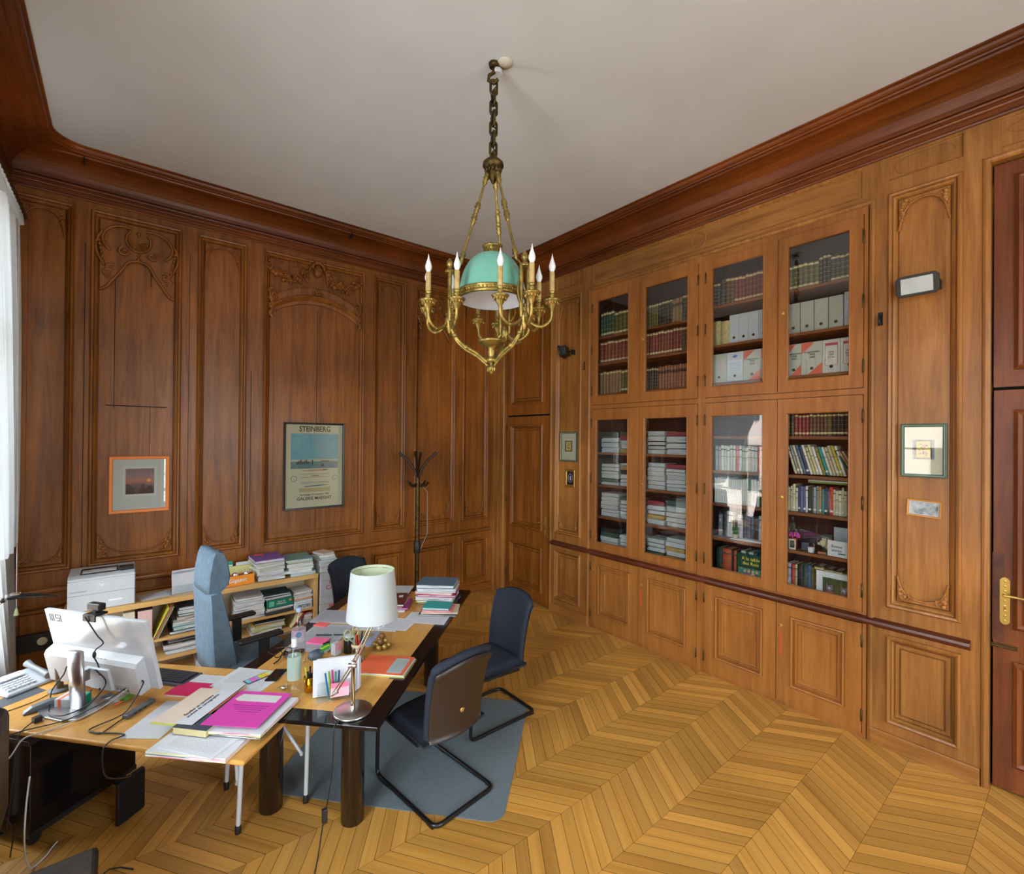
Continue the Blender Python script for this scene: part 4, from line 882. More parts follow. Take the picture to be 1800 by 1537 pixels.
t = bthing('sheet_pile', 'loose white sheets spread flat at front of fourth shelf, third lower glass door', 'papers', 1.95, 1.292, 4.345)
q = MB(); q.obox((-.02, .05, 0), .3, .09, .008, .04); q.obox((.03, .06, .009), .22, .09, .006, -.12); q.build('sheets', PAPER, t)
t = bthing('cookbook', 'green cookbook with yellow title standing face out behind third lower glass door', 'book', 1.945, .917, 4.375, 0)
bx('cover', -.115, .1, 0, .03, 0, .255, cm((16, 70, 52), .35), t, .001)
q = MB(); q.box(-.11, .095, -.0008, 0, .005, .13); q.build('cover_picture', nmat('cover picture of children', rgb(20, 90, 70), rgb(120, 160, 130), 60), t)
for k, (c, xx) in enumerate([((90, 120, 180), -.05), ((190, 90, 90), -.015), ((210, 190, 160), .02), ((60, 90, 60), .055)]):
    q = MB(); q.ball((xx, -.001, .075), (.016, .002, .022)); q.ball((xx, -.0015, .105), (.012, .002, .013), 1); q.build('painted_child', [cm(c, .5), cm((206, 170, 130), .5)], t)
text('A la table\ndes Rois', 'title', .042, cm((226, 206, 60), .5), t, (0, -.001, .195))
t = bthing('flower_ornament', 'pink paper flower on fourth shelf behind rightmost lower glass door', 'ornament', 1.60, 1.292, 4.40)
q = MB(); q.cyl((0, 0, 0), .025, .09, 14); q.build('red_tin', cm((170, 50, 36), .5), t)
q = MB()
for k in range(22): a = k*2.4; e = .2+.045*k; q.ball((.034*math.cos(a)*math.cos(e*.7), .034*math.sin(a)*math.cos(e*.7), .1+.03*math.sin(e)), (.016, .006, .014), seg=8, rings=5, R=Matrix.Rotation(a, 3, 'Z'))
q.build('petals', cm((196, 70, 160), .6), t)
t = bthing('small_card', 'small black and white card propped before the pink flower', 'card', 1.595, 1.292, 4.352)
bx('card', -.026, .026, 0, .003, 0, .085, cm((200, 200, 196), .6), t); bx('print', -.018, .018, -.0006, 0, .015, .075, cm((50, 54, 52), .7), t)
t = bthing('photo_block', 'small dark photo block on fourth shelf behind rightmost lower glass door', 'photo', 1.52, 1.292, 4.42, .3)
bx('block', -.025, .025, 0, .012, 0, .06, cm((60, 66, 90), .3), t)
t = bthing('wicker_basket', 'tiny white basket with a raised handle on fourth shelf', 'basket', 1.455, 1.292, 4.36)
q = MB(); q.lathe([(.022, 0), (.028, .04), (.024, .04), (.02, .004)], 4, m=0, sm=False, R=Matrix.Rotation(PI/4, 3, 'Z')); q.build('bowl', PAPER, t)
q = MB(); q.tube([(-.022, 0, .04), (-.02, 0, .07), (0, 0, .085), (.02, 0, .07), (.022, 0, .04)], .002, 6); q.build('handle', STEEL, t)
t = bthing('framed_print', 'dark green little picture behind the cream cockerel on fourth shelf', 'picture', 1.385, 1.292, 4.50)
bx('picture', -.035, .035, 0, .01, .0, .14, cm((44, 66, 50), .5), t)
t = bthing('animal_figurine', 'cream pottery animal figurine lying on fourth shelf behind rightmost lower glass door', 'figurine', 1.34, 1.292, 4.46)
q = MB(); q.ball((0.02, 0, .05), (.075, .045, .045)); q.ball((-.05, -.02, .075), (.03, .026, .032)); q.ball((-.078, -.035, .07), (.014, .012, .012)); q.ball((-.04, -.02, .105), (.008, .006, .012)); q.ball((-.06, -.01, .105), (.008, .006, .012)); q.build('body', cm((206, 196, 160), .5), t)
t = bthing('wooden_block', 'small brown wooden block on fourth shelf beside the greeting card', 'ornament', 1.375, 1.292, 4.35); bx('block', -.03, .03, 0, .02, 0, .02, cm((150, 100, 70), .7), t)
t = bthing('greeting_card', 'white folded greeting card with handwriting on fourth shelf', 'card', 1.262, 1.292, 4.345, -.1)
q = MB(); q.box(-.075, .065, 0, .002, 0, .125); q.obox((.075, .03, 0), .06, .002, .12, -1.2); q.build('card', PAPER, t); text('Bonne\nannée', 'handwriting', .03, cm((80, 84, 84), .6), t, (-.01, -.001, .065))
bx('green_motif', .0, .05, -.0012, 0, .022, .032, cm((40, 110, 80), .6), t)
t = bthing('framed_photograph', 'large white-mounted grey photo leaning at back of fourth shelf', 'picture', 1.235, 1.292, 4.56)
bx('mount', -.12, .1, 0, .008, 0, .2, cm((196, 202, 210), .6), t); bx('photo', -.01, .1, -.001, 0, .05, .12, nmat('grey photograph', rgb(100, 104, 106), rgb(170, 170, 166), 60), t)
t = bthing('framed_photograph', 'white-mounted photo of two silver cat figures, standing on bottom shelf', 'picture', 1.275, .917, 4.385, 0)
bx('mount', -.15, .13, 0, .006, 0, .235, cm((214, 220, 226), .6), t); bx('photo', -.105, .13, -.001, 0, .04, .19, nmat('dark green garden photograph', rgb(16, 30, 16), rgb(50, 90, 40), 40), t)
for s_, side in ((-.055, 'left'), (.045, 'right')):
    t = bthing('cat_figurine', 'silver grey speckled cat figurine, the %s one of the pair before the photo' % side, 'figurine', 1.265-s_, .917, 4.352)
    q = MB(); q.ball((0, 0, .052), (.048, .03, .052)); q.ball((0, -.006, .118), (.028, .022, .026)); q.ball((.02, -.018, .03), (.02, .012, .03)); q.ball((-.02, -.018, .03), (.02, .012, .03))
    for e in (-1, 1): q.lathe([(.011, 0), (.001, .022)], 8, (e*.017, -.004, .137))
    q.build('body', nmat('speckled silver glaze', rgb(130, 136, 158), rgb(86, 90, 104), 120, .25, metal=.3), t)
    q = MB(); q.tube([(.024*math.cos(a), -.006+.019*math.sin(a), .096) for a in [PI*k/6 for k in range(12)]], .003, 5, True); q.build('collar', cm((150, 60, 60), .5), t)
for k, (yy, wn_) in enumerate(((1.65, 'leftmost'), (1.60, 'second'))):
    t = bthing('photo_print', 'small grey portrait photo propped on bottom shelf, %s of two' % wn_, 'photo', yy, .917, 4.36+.01*k, .15); bx('print', -.028, .028, 0, .002, 0, .11-.03*k, cm((206, 208, 208), .6), t); bx('picture', -.02, .02, -.0006, 0, .02, .095-.03*k, cm((70, 74, 78), .6), t)
# ================================================================= furniture and things
TO = Vector((1.0, 2.262)); TU_ = Vector((.727, .686)).normalized(); TN = Vector((-.686, .727)).normalized(); TA = math.atan2(TU_.y, TU_.x)
Z1, Z2 = .75, .724
# desk pad of the room: chair mat
b = MB(); L_, W_ = 1.27, 1.52; r_ = .09; pts = []
for cx_, cy_, a0 in ((L_-r_, r_, -PI/2), (L_-r_, W_-r_, 0), (r_, W_-r_, PI/2), (r_, r_, PI)):
    for k in range(7): a = a0+PI/2*k/6; pts.append((cx_+r_*math.cos(a), cy_+r_*math.sin(a)))
b.poly(pts, .001, .005, lambda a, c, h: (a, c, h))
o = b.build('chair_mat', FELT); o.location = (1.70, 2.13, 0); o.rotation_euler = (0, 0, math.radians(42)); tag(o, 'grey blue carpet mat on the parquet under the visitor chairs', 'mat')

# ---- main table: black lacquer with veneer inlay, four fat round legs
L_, W_ = 2.19, 1.09
tb = thing('meeting_table', 'long black lacquered table with wood veneer centre and fat round legs', 'table', (TO.x, TO.y, 0), TA)
b = MB(); b.box(0, L_, 0, W_, .728, .75); b.build('tabletop', BLACK, tb, bevel=.003)
bx('veneer_inlay', .105, L_-.13, .10, W_-.10, .7495, .7506, DESKW, tb)
b = MB(); b.box(.29, L_-.25, .20, .24, .63, .728); b.box(.29, L_-.25, W_-.24, W_-.205, .63, .728); b.build('apron', BLACK, tb, bevel=.002)
for x, y in ((.33, .285), (.345, .80), (1.86, .285), (1.86, .80)):
    b = MB(); b.lathe([(.058, 0), (.064, .006), (.064, .728)], 40, (x, y, 0)); b.build('leg', BLKLEG, tb)
# ---- side desk of beech with folding white tube legs, tucked under the table end
dk = thing('computer_desk', 'yellow wood veneer desk with rounded edge and white folding tube legs', 'desk', (TO.x, TO.y, 0), TA)
b = MB(); b.poly([(-.288, .512), (.505, .512), (.505, .70), (.262, .70), (.262, .90), (.505, .90), (.505, 2.30), (-.215, 2.30)], .70, .724, lambda a, c, h: (a, c, h)); b.build('desktop', DESKW, dk, bevel=.01, bseg=4)
def dk_leg(p0, p1, brace=None):
    q = MB(); q.tube([p0, p1], .0125, 12); o_ = q.build('leg', WHITEP, dk)
    q = MB(); q.lathe([(.0155, 0), (.0155, .045), (.013, .05)], 12, (p1[0], p1[1], .0)); q.build('foot_cap', BLKP, o_)
    if brace: q = MB(); q.tube(brace, .010, 10); q.ball(brace[-1], .014, 0, 8, 6); q.build('brace', WHITEP, o_)
dk_leg((.10, .80, .70), (.155, .868, .03), [(.30, 1.02, .62), (.19, .90, .25)])
dk_leg((.44, 1.13, .70), (.448, 1.17, .03))
dk_leg((.40, .60, .70), (.415, .622, .03), [(.445, .95, .62), (.43, .66, .28)])
dk_leg((-.22, 2.2, .70), (-.2, 2.2, .03)); dk_leg((.46, 2.26, .70), (.47, 2.28, .03))
# ---- black cabinet under the desk, on castors
cb = thing('low_cabinet', 'glossy black low cabinet on castors under the computer desk', 'cabinet', (-.36, 3.54, 0), math.radians(37))
b = MB(); b.box(0, .56, 0, .34, .07, .57); b.build('body', BLACK, cb, bevel=.006)
bx('top_board', -.02, .57, -.02, .35, .573, .60, BLKP, cb, .004); bx('edge_strip', 0, .56, -.004, .002, .07, .10, BLKP, cb)
for x, y in ((.05, .05), (.5, .05), (.05, .29), (.5, .29)):
    q = MB(); q.lathe([(.03, -.012), (.033, -.008), (.033, .008), (.03, .012)], 16, (x, y, .034), Matrix.Rotation(PI/2, 3, 'X')); q.box(x-.012, x+.012, y-.015, y+.015, .05, .07); q.build('castor', BLKP, cb)
t = thing('power_adapter', 'flat black ribbed adapter hanging upright on its cable beside the black cabinet', 'power adapter', (.055, 3.50, .012), math.radians(38))
b = MB(); b.box(-.075, .075, -.012, .012, 0, .24); b.build('casing', BLKP, t, bevel=.004)
for k in range(13): bx('rib', -.069+.0115*k, -.064+.0115*k, -.0145, -.012, .01, .23, BLKM, t)

# ---- beech shelf unit along the back wall
sx0, sx1, sy0, sy1 = -.36, 1.62, 5.2, 5.55
su = thing('low_shelf_unit', 'long low beech shelf unit full of papers against the back wall', 'shelf unit', (0, 0, 0))
bx('top', sx0, sx1, sy0-.01, sy1, .715, .76, BEECH, su, .002)
for x in (sx0, sx1-.04): bx('side_panel', x, x+.04, sy0+.002, sy1-.005, 0, .715, BEECH, su, .002)
for z in (.06, .235, .41): bx('shelf', sx0+.04, sx1-.04, sy0+.006, sy1-.01, z-.022, z, BEECH, su, .001)
bx('plinth', sx0+.04, sx1-.04, sy0+.03, sy0+.05, 0, .038, BEECH, su); bx('back_board', sx0+.04, sx1-.04, sy1-.012, sy1-.004, .04, .715, cm((206, 196, 172), .7), su)

# ---- chairs
def cantilever(name, label, loc, heading, group):
    """visitor chair, seat facing local +y"""
    t = thing(name, label, 'chair', loc, heading-PI/2, group)
    b = MB(); path = []; hw = .225; R_ = .013
    def corner(p, a, c, r=.05, n=5):
        p, a, c = Vector(p), Vector(a), Vector(c); u = (a-p).normalized(); v = (c-p).normalized()
        return [tuple(p+u*r*(1-k/n)**2+v*r*(k/n)**2) for k in range(n+1)]
    P0, P1, P2, P3, P4, P5 = (-hw, -.14, .40), (-hw, .30, .42), (-hw, .31, R_), (-hw, -.31, R_), (hw, -.31, R_), (hw, .31, R_)
    P6, P7 = (hw, .30, .42), (hw, -.14, .40)
    path = [P0]+corner(P1, P0, P2)+corner(P2, P1, P3)+corner(P3, P2, P4)+corner(P4, P3, P5)+corner(P5, P4, P6)+corner(P6, P5, P7)+[P7]
    b.tube(path, R_, 12); b.build('frame', BLKM, t)
    for s_ in (-1, 1):
        for y in (-.27, .2):
            q = MB(); q.obox((s_*hw, y, 0), .02, .05, .012); q.build('floor_glide', BLKP, t)
    def shell(off, thick, wtop, wbot, z0, z1, n=14):
        """curved back: concave to the sitter"""
        vs = []; fs = []; m_ = 12
        for side in (0, 1):
            for i in range(n+1):
                for j in range(m_+1):
                    u_ = -1+2*i/n; v_ = j/m_; w_ = (wbot+(wtop-wbot)*v_)/2
                    z = z0+(z1-z0)*v_-(.03*u_*u_ if v_ > .9 else 0)+.0*u_
                    z += (.02*(1-u_*u_))*(v_ > .85)
                    lean = -.02-.09*v_*v_
                    y = lean+.045*u_*u_+off-(thick if side else 0)
                    edge = max(abs(u_)-.85, 0)/.15; y += (-1 if not side else 1)*thick*.35*edge**2
                    vs.append((u_*w_, -.185+y, z))
        k_ = (n+1)*(m_+1)
        for i in range(n):
            for j in range(m_): a = i*(m_+1)+j; fs += [(a, a+m_+1, a+m_+2, a+1), (k_+a, k_+a+1, k_+a+m_+2, k_+a+m_+1)]
        for j in range(m_):
            for i in (0, n): a = i*(m_+1)+j; fs.append((a, a+1, k_+a+1, k_+a))
        for i in range(n):
            for j in (0, m_): a = i*(m_+1)+j; fs.append((a, a+m_+1, k_+a+m_+1, k_+a))
        return vs, fs
    q = MB(); v_, f_ = shell(0, .045, .46, .43, .41, .915); q.add(v_, f_, 0, True); q.build('backrest', NAVY, t)
    q = MB(); v_, f_ = shell(-.044, .012, .435, .40, .42, .885); q.add(v_, f_, 0, True); bs = q.build('back_shell', BROWNP, t)
    q = MB(); q.lathe([(.016, 0), (.016, .003), (.011, .005)], 20, (0, -.268, .57), Matrix.Rotation(PI/2, 3, 'X')); q.build('gold_badge', BRASSB, bs)
    q = MB(); n = 14; vs = []
    for i in range(n+1):
        for j in range(n+1):
            u_, v_ = -1+2*i/n, -1+2*j/n
            sx_ = .235*math.copysign(abs(u_)**.9, u_)*(1-.10*(v_ > 0)*v_*v_) if u_ else 0; sy_ = .02+.235*v_-(.03*u_*u_ if v_ > .6 else 0)
            f = (1-abs(u_)**6)*(1-abs(v_)**6)
            vs.append((sx_, sy_, .43+.04*f**.5-(.02*max(0, v_)**3)))
    m_ = n+1; fs = [(i*m_+j, (i+1)*m_+j, (i+1)*m_+j+1, i*m_+j+1) for i in range(n) for j in range(n)]
    q.add(vs, fs, 0, True)
    vs2 = [(x*.97, y*.97, .405-.012*(1-abs(x)/.24)-.02*max(0, y/.25)) for x, y, z in vs]; q.add(vs2, [f[::-1] for f in fs], 0, True)
    ring = [i*m_ for i in range(m_)]+[n*m_+j for j in range(1, m_)]+[i*m_+n for i in range(n-1, -1, -1)]+[j for j in range(n-1, 0, -1)]
    k_ = len(vs); q.f += [[ring[i], ring[(i+1) % len(ring)], ring[(i+1) % len(ring)]+k_, ring[i]+k_] for i in range(len(ring))]; q.m += [0]*len(ring); q.sm += [True]*len(ring)
    q.build('seat', NAVY, t)
    return t
ch1 = cantilever('visitor_chair', 'nearest navy cantilever chair with brown back shell and gold badge facing viewer', (1.56, 2.66, .005), PI/2+.12, 'navy cantilever visitor chairs')
ch2 = dup(ch1, (2.27, 3.06, .004), PI/2, 'navy cantilever chair at right side of the table before the bookcase'); 
ch3 = dup(ch1, (1.93, 4.72, 0), math.radians(-72)-PI/2, 'navy cantilever chair behind the white lamp at the far side')

# ---- high-backed office chair
oc = thing('office_chair', 'high-backed grey blue swivel chair with black armrests behind the desk', 'office chair', (.79, 4.22, 0), math.radians(8))
def cushion(prof_rear, prof_front, hw, name, mt, dark=None):
    """loft: polygon profile in local x,z extruded along y with rounded edges"""
    q = MB(); pts = prof_rear+prof_front[::-1]; n = len(pts); cxx = sum(p[0] for p in pts)/n; vs = []; ys = [(-1, .80), (-.94, .93), (-.8, 1), (.8, 1), (.94, .93), (1, .80)]
    for yy, sc_ in ys:
        for i, (x, z) in enumerate(pts):
            c = (prof_rear[min(i, len(prof_rear)-1)][0]+prof_front[min(i, len(prof_front)-1)][0])/2 if i < len(prof_rear) else (prof_rear[n-1-i][0]+prof_front[n-1-i][0])/2
            vs.append((c+(x-c)*sc_, yy*hw*(1 if isinstance(hw, float) else 1), z))
    fs = [(j*n+i, j*n+(i+1) % n, (j+1)*n+(i+1) % n, (j+1)*n+i) for j in range(len(ys)-1) for i in range(n)]
    q.add(vs, fs, 0, True); q.add(vs[:n], [list(range(n))[::-1]], 0); q.add(vs[-n:], [list(range(n))], 0)
    return q.build(name, mt, oc)
cushion([(-.30, .46), (-.315, .60), (-.325, .80), (-.33, 1.0), (-.335, 1.07)], [(-.13, .46), (-.15, .60), (-.19, .80), (-.235, 1.0), (-.255, 1.07)], .225, 'backrest', BLUEF)
cushion([(-.335, 1.06), (-.34, 1.12), (-.335, 1.20), (-.315, 1.31), (-.295, 1.355)], [(-.25, 1.065), (-.195, 1.11), (-.185, 1.18), (-.205, 1.29), (-.235, 1.352)], .185, 'headrest', BLUEF)
q = MB(); q.box(-.21, .27, -.245, .245, .45, .53); so = q.build('seat', BLUEF, oc, bevel=.035, bseg=5)
q = MB(); q.box(-.2, .24, -.2, .2, .42, .449); q.cyl((0, 0, .12), .028, .3, 16); q.cyl((0, 0, .1), .045, .12, 16); q.build('gas_column', BLKP, oc)
for k in range(5):
    a = .3+k*2*PI/5; q = MB(); q.tube([(0, 0, .13), (.14*math.cos(a), .14*math.sin(a), .115), (.31*math.cos(a), .31*math.sin(a), .07)], [.028, .024, .016], 8); lg = q.build('base_arm', BLKP, oc)
    q = MB()
    for e in (-.016, .016):
        q.lathe([(.02, -.009), (.03, -.006), (.03, .006), (.02, .009)], 16, (.32*math.cos(a)-e*math.sin(a), .32*math.sin(a)+e*math.cos(a), .031), Matrix.Rotation(a, 3, 'Z') @ Matrix.Rotation(PI/2, 3, 'X'))
    q.build('castor', BLKP, lg)
for s_ in (-1, 1):
    q = MB(); q.box(-.17, .14, s_*.285-.04, s_*.285+.04, .69, .72); ar_ = q.build('armrest', BLKP, oc, bevel=.014, bseg=4)
    q = MB(); q.box(-.03, .04, s_*.30-.014, s_*.30+.014, .50, .69); q.box(-.03, .04, min(s_*.2, s_*.30), max(s_*.2, s_*.30), .43, .455); q.build('arm_post', BLKP, ar_, bevel=.004)

# ---- worn black leather side chair at the left edge
wc = thing('leather_chair', 'old worn black leather chair at the left edge beside the cabinet', 'chair', (-.33, 2.44, 0), 0)
LEAT = nmat('cracked black leather', (.008, .007, .007, 1), (.05, .028, .014, 1), 22, .5, bump=1.0, detail=8)
q = MB(); q.box(-.12, .005, -.24, .235, .74, 1.16); q.box(-.12, -.03, -.2, .19, .45, .76); q.build('backrest', LEAT, wc, bevel=.04, bseg=4)
q = MB(); q.box(-.12, .27, -.25, .22, .40, .475); q.build('seat', LEAT, wc, bevel=.02, bseg=3)
for x, y in ((-.1, -.2), (-.1, .18), (.22, -.2), (.22, .18)): bx('leg', x, x+.035, y, y+.035, 0, .41, cm((50, 30, 18), .5), wc, .004)

# ---- curtains of the first window
def voile(name, y0, y1, z0, z1, x, amp, folds, fn, mt, label, nu=120, nv=24):
    q = MB(); q.grid(nu, nv, lambda u_, v_: fn(u_, v_)); o_ = q.build(name, mt); return tag(o_, label, 'curtain', None)
def cfn(u_, v_):
    z = 3.86-(3.86-1.37)*v_; y_near = 3.55+(1.05*v_**1.1); y_far = 5.27
    y = y_far+(y_near-y_far)*u_; fold = math.sin(u_*60)*(.012+.012*v_)+math.sin(u_*23)*.012
    return (XC+.105+fold*.7+.015*math.sin(v_*PI), y+.012*math.sin(v_*9), z-.05*math.sin(u_*PI)*(v_ > .96)+.0)
voile('window_curtain', 0, 0, 0, 0, 0, 0, 0, cfn, VOILE, 'white voile curtain gathered high beside the left window')
def hfn(u_, v_):
    return (XC+.115+.016*math.sin(u_*150)*(1.0+.6*v_), 5.28+(3.55-5.28)*u_, 3.92-.09*v_+.012*math.sin(u_*150+1.5)*v_)
q = MB(); q.grid(200, 4, hfn); o = q.build('curtain_heading', VOILE, bpy.data.objects['window_curtain'])
def cfn2(u_, v_):
    z = 1.32-1.2*v_; y = 5.45-(.25+.55*(1-v_))*u_
    return (XC+.08+.02*math.sin(u_*26)*(.4+v_), y, z)
voile('lower_curtain', 0, 0, 0, 0, 0, 0, 0, cfn2, sheer('grey white net', rgb(190, 194, 196), .12, .4), 'grey white net curtain hanging low in the left back corner', 60, 12)
t = thing('blind_cord', 'thin white blind cord with pale green tassel below the voile', 'cord', (-.60, 5.10, 0))
q = MB(); q.tube([(-.01, 0, 3.93), (0, 0, 1.37), (0, 0, .90)], .0025, 6); q.build('cord', PAPER, t)
q = MB(); q.lathe([(.006, .0), (.016, -.05), (.006, -.055)], 10, (0, 0, .90)); q.build('tassel', cm((196, 206, 160), .6), t)
q = MB(); q.tube([(XC+.13, y, 3.93) for y in (3.4, 4.4, 5.4)], .014, 10); o = q.build('curtain_rod', BRASSD); tag(o, 'dark curtain rod above the voile at the left window', 'curtain rod')
# black socket box on the wall
t = thing('socket_box', 'black wall box with two round cream sockets above the left baseboard', 'socket', (-.45, YA-.002, .40))
bx('box', -.22, .42, -.06, 0, 0, .14, BLKP, t, .005)
for x in (-.05, .10): q = MB(); q.lathe([(.03, 0), (.034, .006), (.03, .01)], 18, (x, -.06, .08), Matrix.Rotation(PI/2, 3, 'X')); q.build('socket', CREAM, t)

# ---- coat stand
cs = thing('coat_stand', 'bronze pole coat stand with curved dark hooks before the back wall', 'coat stand', (2.87, 5.36, 0))
q = MB(); q.tube([(0, 0, .0), (0, 0, 1.72)], .028, 14); q.build('pole', BRASSD, cs)
q = MB(); q.lathe([(.04, 0), (.045, .02), (.045, .14), (.03, .16)], 8, (0, 0, .76)); q.build('collar', cm((40, 32, 24), .5), cs)
q = MB(); q.lathe([(.19, 0), (.19, .02), (.03, .05)], 24); q.build('base', cm((40, 32, 24), .5), cs)
for k in range(4):
    a = math.radians(-20+90*k); ca, sa = math.cos(a), math.sin(a)
    q = MB(); q.tube([(.01*ca, .01*sa, 1.70), (.04*ca, .04*sa, 1.80), (.12*ca, .12*sa, 1.92), (.235*ca, .235*sa, 2.02)], [.018, .017, .015, .017], 8); q.build('upper_hook', cm((44, 26, 18), .35), cs)
    a += PI/4; ca, sa = math.cos(a), math.sin(a)
    q = MB(); q.tube([(.01*ca, .01*sa, 1.64), (.06*ca, .06*sa, 1.60), (.12*ca, .12*sa, 1.61), (.16*ca, .16*sa, 1.655)], [.014, .014, .013, .015], 8); q.build('lower_hook', cm((44, 26, 18), .35), cs)
q = MB(); q.tube([(.05, -.03, 1.6), (.115, -.04, 1.52), (.12, -.04, 1.0), (.09, -.03, .93), (.03, -.03, .80)], .004, 6); o = q.build('hanging_cord', mat('grey cord', rgb(150, 150, 146), .5), None); o.location = (2.87, 5.36, 0); tag(o, 'thin grey cord hanging from a hook of the coat stand', 'cord')

# ---- copy paper boxes beside the shelf unit
for k in range(3):
    t = thing('copy_paper_box', ['lowest', 'middle', 'top'][k]+' white copy paper box of the stack right of the shelf unit', 'paper box', (1.77, 5.36, .25*k+.001), .02*(k-1), 'stack of copy paper boxes')
    bx('carton', -.13, .13, -.17, .17, 0, .248, nmat('white carton', rgb(196, 198, 200), rgb(188, 190, 192), 20, .8), t, .003)
    bx('lid_seam', -.131, .131, -.1705, -.169, .17, .173, cm((120, 122, 124), .8), t)
    text('Copy', 'red_lettering', .07, cm((200, 70, 90), .6), t, (0, -.1712, .09))
    bx('red_patch', -.04, .03, -.1712, -.17, .13, .16, cm((206, 110, 120), .6), t)
# ================================================================= chandelier
chx, chy = 1.825, 2.44
ch = thing('chandelier', 'gilt bronze chandelier with celadon glass dome and twelve candle bulbs on a heavy chain', 'chandelier', (chx, chy, 0), -YAW)
# local x = to the right in the view, local y = away
q = MB(); q.tube([(0, 0, 4.61), (0, 0, 4.55), (-.03, 0, 4.53), (-.035, 0, 4.50), (0, 0, 4.48), (.025, 0, 4.505)], .012, 10); q.lathe([(.0, 0), (.03, .0), (.035, .02), (.0, .02)], 16, (-.0, 0, 4.585)); q.build('ceiling_hook', BRASSD, ch)
q = MB(); q.lathe([(.032, 0), (.036, .012), (.032, .03), (.02, .034)], 18, (.02, .02, 4.55)); q.build('porcelain_insulator', PAPER, ch)
z = 4.50; k = 0
while z > 4.0:
    q = MB(); h = .095; w_ = .021; pts = []
    for a, s_ in [(PI*i/8, 1) for i in range(9)]: pts.append((w_*math.cos(a), h/2-w_+w_*math.sin(a)))
    pts += [(-x_, -y_) for x_, y_ in pts]
    an = k % 2*PI/2+.35
    q.tube([(x_*math.cos(an), x_*math.sin(an), z-h/2+y_) for x_, y_ in pts], .0085, 8, True); q.build('chain_link', BRASSD, ch); z -= .066; k += 1
q = MB(); q.tube([(.0+.018*math.sin(i*1.1), .018*math.cos(i*1.1), 4.5-.025*i) for i in range(22)], .0035, 6); q.build('electric_wire', BLKP, ch)
q = MB(); q.lathe([(.012, 4.03), (.02, 4.01), (.045, 3.985), (.066, 3.965), (.068, 3.945), (.05, 3.93), (.03, 3.90), (.034, 3.88), (.02, 3.86), (.008, 3.835)], 24)
for k in range(12): a = k*PI/6; q.ball((.045*math.cos(a), .045*math.sin(a), 3.92), (.012, .012, .022), seg=7, rings=5)
q.build('suspension_crown', BRASSD, ch)
PY = [math.radians(a) for a in (191, 319, 73)]
def knot(q, p, r, d):
    R = Vector((0, 0, 1)).rotation_difference(Vector(d)).to_matrix()
    q.lathe([(.006, -.045), (r, -.02), (r*.6, -.008), (r*1.15, .0), (r*.6, .01), (r*.95, .026), (.006, .05)], 10, p, R)
for a in PY:
    c, s_ = math.cos(a), math.sin(a); p0 = Vector((.035*c, .035*s_, 3.90)); p1 = Vector((.205*c, .205*s_, 3.30)); d = (p1-p0).normalized()
    q = MB(); q.tube([p0, p0+(p1-p0)*.3, p1], .0075, 8)
    for f in (.06, .38, .50, .93): knot(q, p0+(p1-p0)*f, .018, d)
    q.tube([p0+Vector((.012*math.cos(t_), .012*math.sin(t_), .01)) for t_ in [PI*k/6 for k in range(12)]], .004, 6, True)
    q.build('suspension_rod', BRASS, ch)
q = MB()                                           # gallery ring round the glass
q.lathe([(.212, 3.085), (.218, 3.08), (.226, 3.09), (.220, 3.10), (.220, 3.118), (.227, 3.122), (.222, 3.132), (.212, 3.132), (.210, 3.12), (.210, 3.09)], 56, caps=False)
for k in range(60): a = k*PI/30; q.ball((.222*math.cos(a), .222*math.sin(a), 3.109), (.006, .006, .009), seg=6, rings=4)
q.build('gallery_ring', BRASS, ch)
for nm, mt_, dr in (('glass_dome', OPALG, 0), ('dome_lining', OPALW, -.004)):
    q = MB(); prof = [(.212+dr, 3.08)]+[((.212+dr)*math.cos(t_)**.75 if t_ < 1.4 else .05, 3.10+(.285+dr)*math.sin(t_)) for t_ in [i*1.32/14 for i in range(15)]]
    vs = []; n = len(prof); fs = []
    for k in range(48):
        a = 2*PI*k/48; vs += [(r_*math.cos(a), r_*math.sin(a), z_) for r_, z_ in prof]
    for k in range(48):
        for i in range(n-1): k2 = (k+1) % 48; fs.append((k*n+i, k2*n+i, k2*n+i+1, k*n+i+1))
    q.add(vs, fs, 0, True); q.build(nm, mt_, ch)
q = MB(); q.lathe([(.05, 3.372), (.058, 3.375), (.06, 3.385), (.05, 3.39), (.048, 3.415), (.062, 3.42), (.066, 3.432), (.055, 3.438), (.045, 3.43), (.045, 3.38)], 28, caps=False)
for k in range(20): a = k*PI/10; q.tube([(.055*math.cos(a), .055*math.sin(a), 3.385), (.055*math.cos(a), .055*math.sin(a), 3.42)], .003, 5)
q.build('dome_collar', BRASS, ch)
def arm(q, pts, r): 
    P = [Vector(p) for p in pts]; out = []
    for i in range(len(P)-1):
        a, b_, c, d = P[max(i-1, 0)], P[i], P[i+1], P[min(i+2, len(P)-1)]
        for k in range(5):
            t_ = k/5; out.append(.5*((2*b_)+(c-a)*t_+(2*a-5*b_+4*c-d)*t_*t_+(-a+3*b_-3*c+d)*t_**3))
    out.append(P[-1]); q.tube(out, r, 8); return out
candle0 = None
